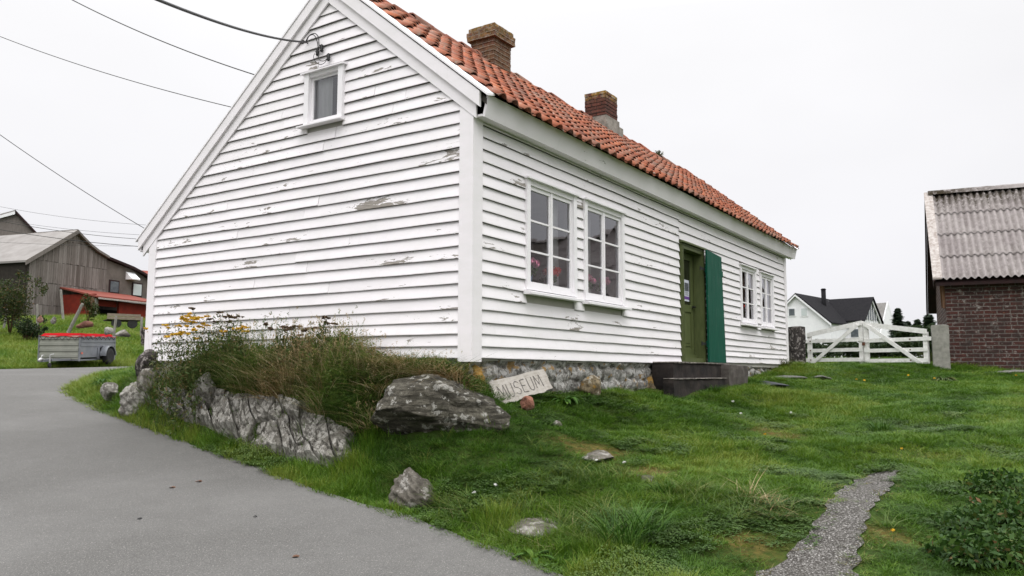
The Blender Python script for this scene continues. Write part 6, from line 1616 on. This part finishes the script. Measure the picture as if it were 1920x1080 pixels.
# mossy yellow patches round the bare stones and along the path
dryv = np.clip(.0 + .6*n2 - .12 + rng.normal(0, .09, len(S)), 0, 1); ye = np.zeros(len(S))
for (cx_, cy_, d_, r_) in MOSS:
    q = atd(cx_, cy_, d_)-CAM; ye = np.maximum(ye, np.exp(-((S-q @ HS)**2+(D-d_)**2)/r_**2))
ye = np.maximum(ye, .75*np.exp(-(dpth/.16)**2)); ye = np.maximum(ye, .5*((S < -4.5) & (D > 24))*np.clip(.5+n1*2, 0, 1))
ye = np.maximum(ye, .42*np.exp(-(dr_/.12)**2))
dryv = np.maximum(dryv, ye*rng.uniform(.2, 1.0, len(S))); tint = np.clip(tint + .35*ye, 0, 1)
hgt = .78 + .45*n1 + .5*np.clip(n3, -1, 1) + .55*np.exp(-((dr_-.25)/.35)**2) - .45*ye
bkd = distline(S, D, np.vstack([bank, bank[:1]])); hgt += .9*np.exp(-(bkd/.5)**2)
hgt = np.where((S < -4.5) & (D > 22), hgt+1.2, hgt)
# rough verge between the road and the lawn
rough_ = np.clip(1-(dr_/1.6), 0, 1)*((D < 10)); hgt += .5*rough_*np.clip(.4+n2*1.5, 0, 1.3)
lod = np.interp(D, [4, 8, 14, 22, 40], [.85, 1.0, 1.3, 1.9, 3.2])
hgt = np.clip(hgt, .35, 3)
keep = ~(bare & (rng.uniform(0, 1, len(S)) < .55)) & ~((ye > .5) & (rng.uniform(0, 1, len(S)) < .62))
S, D, w3, tint, dryv, hgt, lod, n2k, n1k = [a[keep] for a in (S, D, w3, tint, dryv, hgt, lod, n2, n1)]
protos = [blades(34, .085, .03, .075, .0024, .9, rng, 3, .8) for _ in range(4)] + [blades(26, .08, .04, .11, .0028, .8, rng, 3, .6) for _ in range(3)]
# clover-like small leaves among the grass
def clover(n, R, h, sz, rg):
    Vs = []; Fs = []; Ts = []; b = 0
    for i in range(n):
        a = rg.uniform(0, 6.28); r = R*math.sqrt(rg.uniform(0, 1)); c = np.array([r*math.cos(a), r*math.sin(a), h*rg.uniform(.4, 1)]); tn = rg.uniform(0, 1); az = rg.uniform(0, 6.28); s_ = sz*rg.uniform(.7, 1.2); tl = rg.normal(0, .25, 2)
        for k in range(3):
            t = az+k*2.094; d = np.array([math.cos(t), math.sin(t), tl[0]]); e_ = np.array([-math.sin(t), math.cos(t), tl[1]])
            Vs += [c, c+d*s_*.6+e_*s_*.5, c+d*s_*1.1, c+d*s_*.6-e_*s_*.5]; Fs += [(b, b+1, b+2), (b, b+2, b+3)]; Ts += [tn]*4; b += 4
    return np.array(Vs), np.array(Fs), np.array(Ts)
cl = [clover(42, .10, .05, .013, rng) + (0,) for _ in range(3)]
iscl = (lownoise(S, D, 1.3, 21.0) + .35*lownoise(S, D, 4.0, 31.0) > .20) & (D < 11) & (rng.uniform(0, 1, len(S)) < .6)
g = ~iscl
sz = np.c_[lod*1.05, lod*1.05, hgt*np.sqrt(lod)]
pk = np.where(hgt[g] > 1.15, rng.integers(4, 7, g.sum()), rng.integers(0, 5, g.sum()))
scatter('grass', protos, w3[g], [MT['lawn_blade']], sz[g], tint[g], dryv[g], pick=pk, label='short green lawn and verge grass around the white house')
m_ = iscl
scatter('clover', cl, w3[m_], [MT['clover_leaf']], np.c_[lod[m_], lod[m_], hgt[m_]*1.1], tint[m_], dryv[m_], label='low dark clover growing through the lawn')
# moss / thatch crumbs darken the soil between clumps is left to the ground itself

# --- tall growth on the bank
n = 26000; S = rng.uniform(bank[:, 0].min(), bank[:, 0].max(), n); D = rng.uniform(bank[:, 1].min(), bank[:, 1].max(), n)
k = inpoly(S, D, bank) & ~in_house(S, D, .05); S, D = S[k], D[k]; k = rng.uniform(0, 1, len(S)) < 1700/len(S) if len(S) > 1600 else np.ones(len(S), bool); S, D = S[k], D[k]
nr = near_rock(S, D, .45) | (on_ledge(S, D) & (rng.uniform(0, 1, len(S)) < .6)); S, D = S[~nr], D[~nr]; z = ground_z(S, D); w3 = to_world(S, D, z)
pxx = 960 + FPX*S/D
n1 = lownoise(S, D, 1.4, 5.5); n2 = lownoise(S, D, 3.7, 9.9)
dry = np.clip(.52 + .8*n1 + .3*n2 + rng.normal(0, .16, len(S)) - .15*(pxx > 860), 0, 1); tint = np.clip(.42 + .5*n2 + rng.normal(0, .15, len(S)), 0, 1)
wtop = np.clip(1.12 - .42*np.clip((-w3[:, 0])/1.3, 0, 1), .5, 1.2)
hh = wtop*np.interp(pxx, [280, 320, 420, 640, 690, 740, 870], [1.3, 1.5, 1.15, 1.0, .6, .38, .34]) * (1 + .35*n2)
tall = [blades(26, .07, .18, .48, .0032, .75, rng, 4, .35) for _ in range(4)] + [blades(20, .08, .12, .34, .0045, 1.1, rng, 4, .6) for _ in range(3)]
def stalks(n, R, h0, h1, rg):     # flowering grass stems with loose heads
    V, F, T = blades(n, R, h0, h1, .0016, .18, rg, 4, .18); parts = [(V, F, np.clip(T*.5+.5, 0, 1))]; tips = V[8::9]
    for p in tips:
        v_, f_, t_ = leaves(9, p - np.array([0, 0, .03]), (.010, .010, .045), .008, rg, .4, 2.0); parts.append((v_, f_, np.clip(t_*.4+.55, 0, 1)))
    return merge(parts)
tall += [stalks(4, .07, .42, .68, rng) for _ in range(3)]
leafy = []
def leafy_stem(h, rg, dens_=60, sz_=.016, rad=.045):
    V, F, T = blades(3, .02, h*.9, h, .0028, .12, rg, 4, .15); v_, f_, t_ = leaves(dens_, (0, 0, h*.5), (rad, rad, h*.5), sz_, rg, .3, .4); return merge([(V, F, T*.2+.1), (v_, f_, t_)])
tall += [leafy_stem(.42, rng, 110, .02, .07) for _ in range(3)]
pk = rng.choice(13, len(S), p=[.075]*4+[.08]*3+[.06]*3+[.28/3]*3)
tall_n = len(tall)
dry = np.where(pk >= 10, np.clip(dry*.75+.05, 0, 1), np.clip(dry + .28*np.clip((-w3[:, 0]-.45)/.5, 0, 1), 0, 1))
scatter('tall_grass', tall, w3, [MT['tall_blade']], np.c_[np.ones(len(S))*1.1, np.ones(len(S))*1.1, hh], tint, dry, pick=pk, label='tall mixed brown and green wild grass below the gable wall')
# longer tufts over the rocks' lower edge and bank side
n = 5200; S = rng.uniform(-5.6, 3.2, n); D = rng.uniform(5.2, 12.2, n); dr2 = distline(S, D, innerR[::2]); ins = inpoly(S, D, roadpoly); nn = lownoise(S, D, 1.1, 14.2)
w0 = to_world(S, D, 0*S)
k = ~ins & (dr2 > .12) & (dr2 < 2.3) & ~in_house(S, D) & ~near_rock(S, D, .6) & ~inpoly(S, D, bank) & ~(on_ledge(S, D) & (rng.uniform(0, 1, n) < .72)) & (nn > -.02) & ((w0[:, 0] < -.3)); k &= (rng.uniform(0, 1, n) < .62) & ~inpoly(S, D, pathpoly)
S, D = S[k], D[k]; w3 = to_world(S, D, ground_z(S, D)); n2 = lownoise(S, D, 1.7, 2.2)
dry = np.clip(.30 + .9*n2 + rng.normal(0, .12, len(S)) - .28*(S > -.8), 0, 1); tint = np.clip(.5+rng.normal(0, .18, len(S)), 0, 1)
tufts = [blades(22, .05, .10, .26, .0034, 1.0, rng, 4, .7) for _ in range(5)]
scatter('grass_tufts', tufts, w3, [MT['tall_blade']], np.c_[np.ones(len(S)), np.ones(len(S)), rng.uniform(.45, 1.0, len(S))], tint, dry, label='longer tufts of grass on the bank between road and lawn')

# ================================================================== SINGLE PLANTS
def plant(name, label, cat, loc, group, parts):
    t = thing(name, label, cat, loc, random.uniform(0, 6.28), group)
    for nm, (V, F, T), mat in parts: np_mesh(nm, V, F, MT[mat], t, False, {'tone': T})
    return t
def on_ground(x, y): q = ground_hit(x, y); return np.array(W(q[0], q[1], float(ground_z(q[0:1], q[1:2])[0])))
def at_gd(x, d):           # ground point below pixel column x at distance d
    s_ = (x-960)/FPX*d; return np.array(W(s_, d, float(ground_z(np.array([s_]), np.array([float(d)]))[0])))
# tansies
TN = [(300,10.35,600,'leftmost'),(322,10.15,588,''),(342,10.2,580,''),(362,10.0,575,''),(378,9.85,585,''),(392,9.9,590,''),(408,9.75,573,''),(424,9.7,588,''),(438,9.5,576,''),(452,9.45,598,''),(335,9.8,605,''),(372,9.7,605,''),(528,9.1,596,''),(606,8.75,588,''),(548,8.95,603,''),(583,8.85,610,'')]
adj = ['leftmost flowering tansy at the house corner', 'second flowering tansy from the left house corner', 'tall flowering tansy, third from the left house corner', 'tall tansy with broad yellow heads above the upright rock, left of two', 'yellow tansy right behind the upright pale rock', 'short yellow tansy between two taller ones above the upright rock',
       'tall tansy with browned heads, the tallest right of the upright rock', 'bright yellow tansy right of the brown headed tall one', 'tall thin tansy with browned heads at the right of the yellow group', 'low yellow tansy ending the yellow group on the right', 'low yellow tansy at the front of the group, nearest the left rock', 'low yellow tansy at the front centre of the group',
       'lone seeding plant halfway along the gable wall', 'tall lone plant with brown heads at the right of the wild growth', 'low leafy plant right of the lone seeding plant', 'low leafy plant left of the tall brown headed one']
for (x, d, yt, _), lab in zip(TN, adj):
    base = at_gd(x, d); top_ = atd(x, yt, d)[2]; h = max(.35, top_-base[2]); rg = np.random.default_rng(x)
    V, F, T = blades(4, .03, h*.88, h, .0035, .10, rg, 4, .12); tips = V[8::9]
    v_, f_, t_ = merge([leaves(300, (0, 0, h*.45), (.13, .13, h*.42), .028, rg, .28, .5), leaves(90, (0, 0, h*.75), (.07, .07, h*.22), .02, rg, .28, .5)])
    brown = 'brown' in lab or 'seeding' in lab; fl = []
    for p in tips:
        for j in range(5):
            c = p + rg.normal(0, .017, 3)*np.array([1, 1, .25]); q = leaves(20, c, (.020, .020, .008), .0095, rg, .9, 0); fl.append(q)
        fl.append(leaves(6, p-np.array([0, 0, .03]), (.02, .02, .03), .006, rg, .5, 1))
    plant('tansy_plant' if x < 500 else 'wild_plant', lab, 'plant', base, 'tansies and tall weeds below the gable', [('stem', (V, F, T*.4), 'weed_leaf'), ('foliage', (v_, f_, t_), 'weed_leaf'), ('flower_heads', merge(fl), 'brown_stem' if brown else 'yellow_flower')])
# broad leaved plants
BR = [(1058, 756, .30, .028, 26, 'leafy dock plant against the foundation right of the MUSEUM board', 'broad_leaf', .9),
      (1110, 745, .20, .02, 20, 'smaller leafy plant at the foundation, right of the dock', 'broad_leaf', .8),
      (1165, 1018, .34, .012, 46, 'large tuft of broad grass blades at the road edge in the centre foreground', 'broad_leaf', 1.25),
      (1215, 1000, .26, .010, 40, 'drooping tuft of grass right of the large foreground tuft', 'broad_leaf', 1.1),
      (1000, 1050, .17, .022, 16, 'low plantain at the road edge in the centre foreground', 'broad_leaf', .9),
      (1250, 935, .15, .03, 18, 'dock rosette in the lawn above the drooping tuft', 'broad_leaf', .7),
      (192, 728, .42, .012, 46, 'clump of upright blade leaves at the tip of the grass verge', 'broad_leaf', 1.3),
      (1835, 985, .13, .014, 150, 'dark broad leaved weed in the lower right corner, farthest left', 'weed_dark', .95),
      (1900, 975, .13, .014, 150, 'dark broad leaved weed at the right frame edge, uppermost', 'weed_dark', .95),
      (1890, 1030, .14, .015, 160, 'dark broad leaved weed at the right frame edge below the uppermost', 'weed_dark', .95),
      (1830, 1045, .13, .014, 150, 'dark broad leaved weed in the lower right corner below the farthest left one', 'weed_dark', .95),
      (1880, 930, .12, .013, 120, 'dark weed above the group in the lower right corner', 'weed_dark', .95),
      (1795, 930, .13, .022, 18, 'small broad leaved weed above the corner weeds', 'broad_leaf', .8),
      (1735, 965, .14, .018, 14, 'small light green weed between the path and the corner weeds', 'broad_leaf', .8),
      (1470, 690, .26, .010, 60, 'tuft of grass at the far right corner of the white house', 'weed_leaf', 1.3),
      (1745, 680, .40, .012, 90, 'dark bushy tuft at the foot of the concrete gatepost', 'weed_leaf', 1.1),
      (1340, 735, .16, .010, 44, 'pale grass tuft in front of the concrete steps', 'broad_leaf', 1.2),
      (1770, 716, .28, .012, 90, 'dark mound of long grass on the lawn before the brick outbuilding', 'weed_leaf', 1.0),
      (1650, 812, .22, .010, 60, 'tuft of grass at the upper end of the gravel path', 'broad_leaf', 1.1)]
BR = [(x, y, (L*1.0 if 'corner' in lab or 'right frame' in lab else L), wd, n, lab, mt_, up) for x, y, L, wd, n, lab, mt_, up in BR]
for x, y, L, wd, n, lab, mt_, up in BR:
    p = on_ground(x, y) if y < 1075 else at_gd(x, 5.2); rg = np.random.default_rng(int(x)); R_ = .03 if n < 50 else .22
    if 'tuft' in lab: mesh_ = blades(int(n*2.6), .05+L*.25, L*.55, L*1.15, .0042, .75, rg, 5, .55)
    elif mt_ == 'weed_dark': mesh_ = merge([broad(n, .26, L, wd, rg, 1.0, up), leaves(700, (0, 0, .06), (.32, .32, .11), .024, rg, .45, .5)])
    else: mesh_ = broad(n, .03, L, wd, rg, .8 if up > 1 else 1.1, up)
    plant('leafy_plant', lab, 'plant', p, 'single plants and tufts in the grass', [('leaves', mesh_, mt_)])
# dandelions and clover flowers in the lawn
FLW = [(1437,829,1,'upper middle of the lawn'),(1690,857,1,'just right of the path head'),(1676,1012,1,'right of the gravel path'),(1620,716,1,'far lawn below the gate'),(1703,713,1,'far lawn left of the long grass mound'),(1752,719,1,'at the foot of the long grass mound'),(1905,711,1,'far right edge of the lawn'),(1608,712,1,'far lawn below the gate, left of its neighbour'),
       (1117,884,0,'below the flat bare stone'),(1172,888,0,'left of the small grey stone'),(930,930,0,'left of the lichen rock'),(886,938,0,'farthest left on the bank'),(1375,755,0,'right part of the lawn near the slabs'),(1483,784,0,'middle lawn'),(1392,785,0,'middle lawn, left of its neighbour')]
for i, (x, y, yl, where) in enumerate(FLW):
    p = on_ground(x, y); rg = np.random.default_rng(900+i); h = .08; s_ = np.interp((p-CAM) @ HF, [5, 16], [1, 1.7])
    V, F, T = blades(1, .0, h, h+.01, .0015, .1, rg, 3, .1); q = leaves(26, V[-1], (.012*s_, .012*s_, .006*s_), .008*s_, rg, .5, .2)
    plant('dandelion' if yl else 'clover_flower', ('yellow dandelion ' if yl else 'white clover flower ')+where, 'flower', p, 'small flowers in the lawn', [('stem', (V, F, T), 'broad_leaf'), ('petals', q, 'yellow_flower' if yl else 'white_petal')])
# fallen leaves on the road
for i, (x, y, lab) in enumerate([(323, 917, 'brown fallen leaf left of two on the asphalt'), (373, 905, 'brown fallen leaf right of two on the asphalt'), (555, 1048, 'brown fallen leaf near the bottom of the asphalt'), (262, 977, 'grey flattened leaf on the asphalt'), (478, 972, 'tiny black leaf on the asphalt')]):
    q = road_hit(x, y); p = W(q[0], q[1], float(zroad(q[1]))+.012); rg = np.random.default_rng(i); n = 9; a = np.linspace(0, 2*PI, n, endpoint=False); rr_ = .035*(.6+.4*np.abs(np.cos(a*1.5)))*rg.uniform(.7, 1.2, n)*(.5 if 'tiny' in lab else 1)
    V = np.c_[rr_*np.cos(a), rr_*np.sin(a), .006*np.sin(a*2)]; f = MB(); f.add([tuple(v_) for v_ in V] + [(0, 0, .008)], [(k, (k+1) % n, n) for k in range(n)], [rg.uniform(0, 1)]*(n+1))
    o = f.build('fallen_leaf', MT['dead_leaf' if 'brown' in lab else 'black_rubber']); o.location = tuple(p); tag(o, lab, 'leaf', 'fallen leaves on the road')

# bushes, hedge and trees -----------------------------------------------------
def bush(name, label, cat, x, ytop, ybot, d, wpx, mat, n, leaf, group=None, seed=0, stems=True, lumps=7):
    rg = np.random.default_rng(seed); b = atd(x, ybot, d); t = atd(x, ytop, d); H = t[2]-b[2]; R = wpx/FPX*d/2
    th_ = thing(name, label, cat, tuple(b), 0, group); parts = []
    for i in range(lumps):
        a = rg.uniform(0, 6.28); r = R*rg.uniform(0, .65); hz = rg.uniform(.25, .8)*H; parts.append(leaves(n//lumps, (r*math.cos(a), r*math.sin(a), hz), (R*.42, R*.42, H*.26), leaf, rg, .5, .3))
    for i in range(lumps):
        a = rg.uniform(0, 6.28); r = R*rg.uniform(.5, 1.0); parts.append(leaves(n//(lumps*4), (r*math.cos(a), r*math.sin(a), rg.uniform(.35, .98)*H), (R*.13, R*.13, H*.10), leaf, rg, .5, .3))
    V, F, T = merge(parts); k = V[:, 2] < .0; V[k, 2] = 0; np_mesh('foliage', V, F, MT[mat], th_, False, {'tone': T})
    if stems:
        f = MB(); f.sm = True
        for i in range(6):
            a = rg.uniform(0, 6.28); r = R*rg.uniform(.3, .9); f.tube([(0, 0, -.2), (r*.3*math.cos(a), r*.3*math.sin(a), H*.35), (r*math.cos(a), r*math.sin(a), H*rg.uniform(.7, .95))], [.03, .02, .006], 5)
        f.build('branches', MT['brown_stem'], th_)
    return th_
bush('shrub', 'loose reddish green shrub at the left edge below the barn', 'shrub', 18, 512, 622, 36, 110, 'shrub_leaf', 3600, .05, 'wild shrubs on the slope', 1, lumps=11)
bush('shrub', 'low dark shrub at the foot of the reddish one on the slope', 'shrub', 48, 592, 640, 34, 95, 'hedge_leaf', 2200, .045, 'wild shrubs on the slope', 2)
bush('shrub', 'thin reddish shrub beside the leaning post before the red shed', 'shrub', 165, 552, 604, 42, 42, 'shrub_leaf', 900, .06, 'wild shrubs on the slope', 3)
hx_px = [(1470, 632, 26, 60), (1530, 640, 27, 80), (1590, 636, 28, 80), (1650, 640, 27, 80), (1705, 634, 26, 70), (1752, 628, 25, 60)]
hl = ['dark bush behind the black stone post', 'dark bush behind the left half of the left gate leaf', 'dark bush behind the right half of the left gate leaf', 'dark bush behind the left half of the right gate leaf', 'dark bush behind the right half of the right gate leaf', 'dark bush behind the pale concrete post']
for i, (x, yt, d, wp) in enumerate(hx_px): bush('bush', hl[i], 'bush', x, yt, 678, d, wp*1.35, 'hedge_leaf', 2600, .05, 'row of dark bushes behind the gate', 10+i, False, 12)
def spruce(label, x, ytop, ybot, d, wpx, seed):
    rg = np.random.default_rng(seed); b = atd(x, ybot, d); H = atd(x, ytop, d)[2]-b[2]; R = wpx/FPX*d/2
    t = thing('spruce_tree', label, 'tree', tuple(b), 0, 'spruces beyond the gate'); f = MB(); f.sm = True; f.tube([(0, 0, -.3), (0, 0, H*.6), (0, 0, H)], [.16, .10, .02], 7); f.build('trunk', MT['brown_stem'], t)
    parts = []; k = 0; z = H*.08
    while z < H*.99:
        rr_ = R*(1-z/H)**.8+.08
        for j in range(6):
            a = rg.uniform(0, 6.28); L_ = rr_*rg.uniform(.6, 1.2); m_ = 16
            tt = rg.uniform(.1, 1, m_); P = np.c_[np.cos(a)*L_*tt, np.sin(a)*L_*tt, z - .18*L_*tt + .22*L_*tt**2.5] + rg.normal(0, .05, (m_, 3)); q = np.array([math.cos(a), math.sin(a), -.2]); s_ = np.array([-math.sin(a), math.cos(a), 0])
            sz_ = .16*rg.uniform(.6, 1.2, m_)[:, None]; V = np.stack([P-q*sz_, P+s_*sz_*.8+[0, 0, -.05], P+q*sz_*1.3, P-s_*sz_*.8+[0, 0, -.05]], 1).reshape(-1, 3); bb = np.arange(m_)*4
            parts.append((V, np.concatenate([np.c_[bb, bb+1, bb+2], np.c_[bb, bb+2, bb+3]]), np.repeat(rg.uniform(0, 1, m_), 4)))
        z += H*.035
    V, F, T = merge(parts); np_mesh('crown', V, F, MT['spruce_needle'], t, False, {'tone': T})
spruce('tallest spruce right of the white houses', 1686, 580, 640, 60, 34, 1); spruce('dark spruce next to the brick outbuilding', 1744, 590, 645, 55, 36, 2)
spruce('small spruce left of the outbuilding spruce', 1722, 601, 645, 62, 26, 3); spruce('smallest spruce in the gap between the others', 1704, 603, 645, 64, 20, 4)
for i, (x, yt, wp) in enumerate([(1700, 612, 70), (1735, 610, 60)]): bush('bush', ['broad dark thicket below the tallest spruce', 'dark thicket beside the brick outbuilding, under the spruces'][i], 'bush', x, yt, 640, 50+i, wp, 'hedge_leaf', 1800, .12, 'row of dark bushes behind the gate', 40+i, False, 8)
# rubble of the old field wall on the slope
for i, (x, y, wpx, lab) in enumerate([(100, 598, 10, 'round pale boulder on the slope above the trailer'), (75, 596, 12, 'reddish rock below the barn, left of the round pale boulder'), (160, 606, 34, 'low reddish rubble beneath the leaning fence post'), (230, 622, 30, 'grey rubble in front of the wooden cart'), (204, 618, 20, 'small grey rubble left of the cart')]):
    rock(x-wpx/2, x+wpx/2, y-5, y+5, 38, lab, 'rock_red' if 'red' in lab and 'pale' not in lab.split()[1] else 'rock_mid', 70+i, 3, .8, 6, .5, group='rubble on the slope')
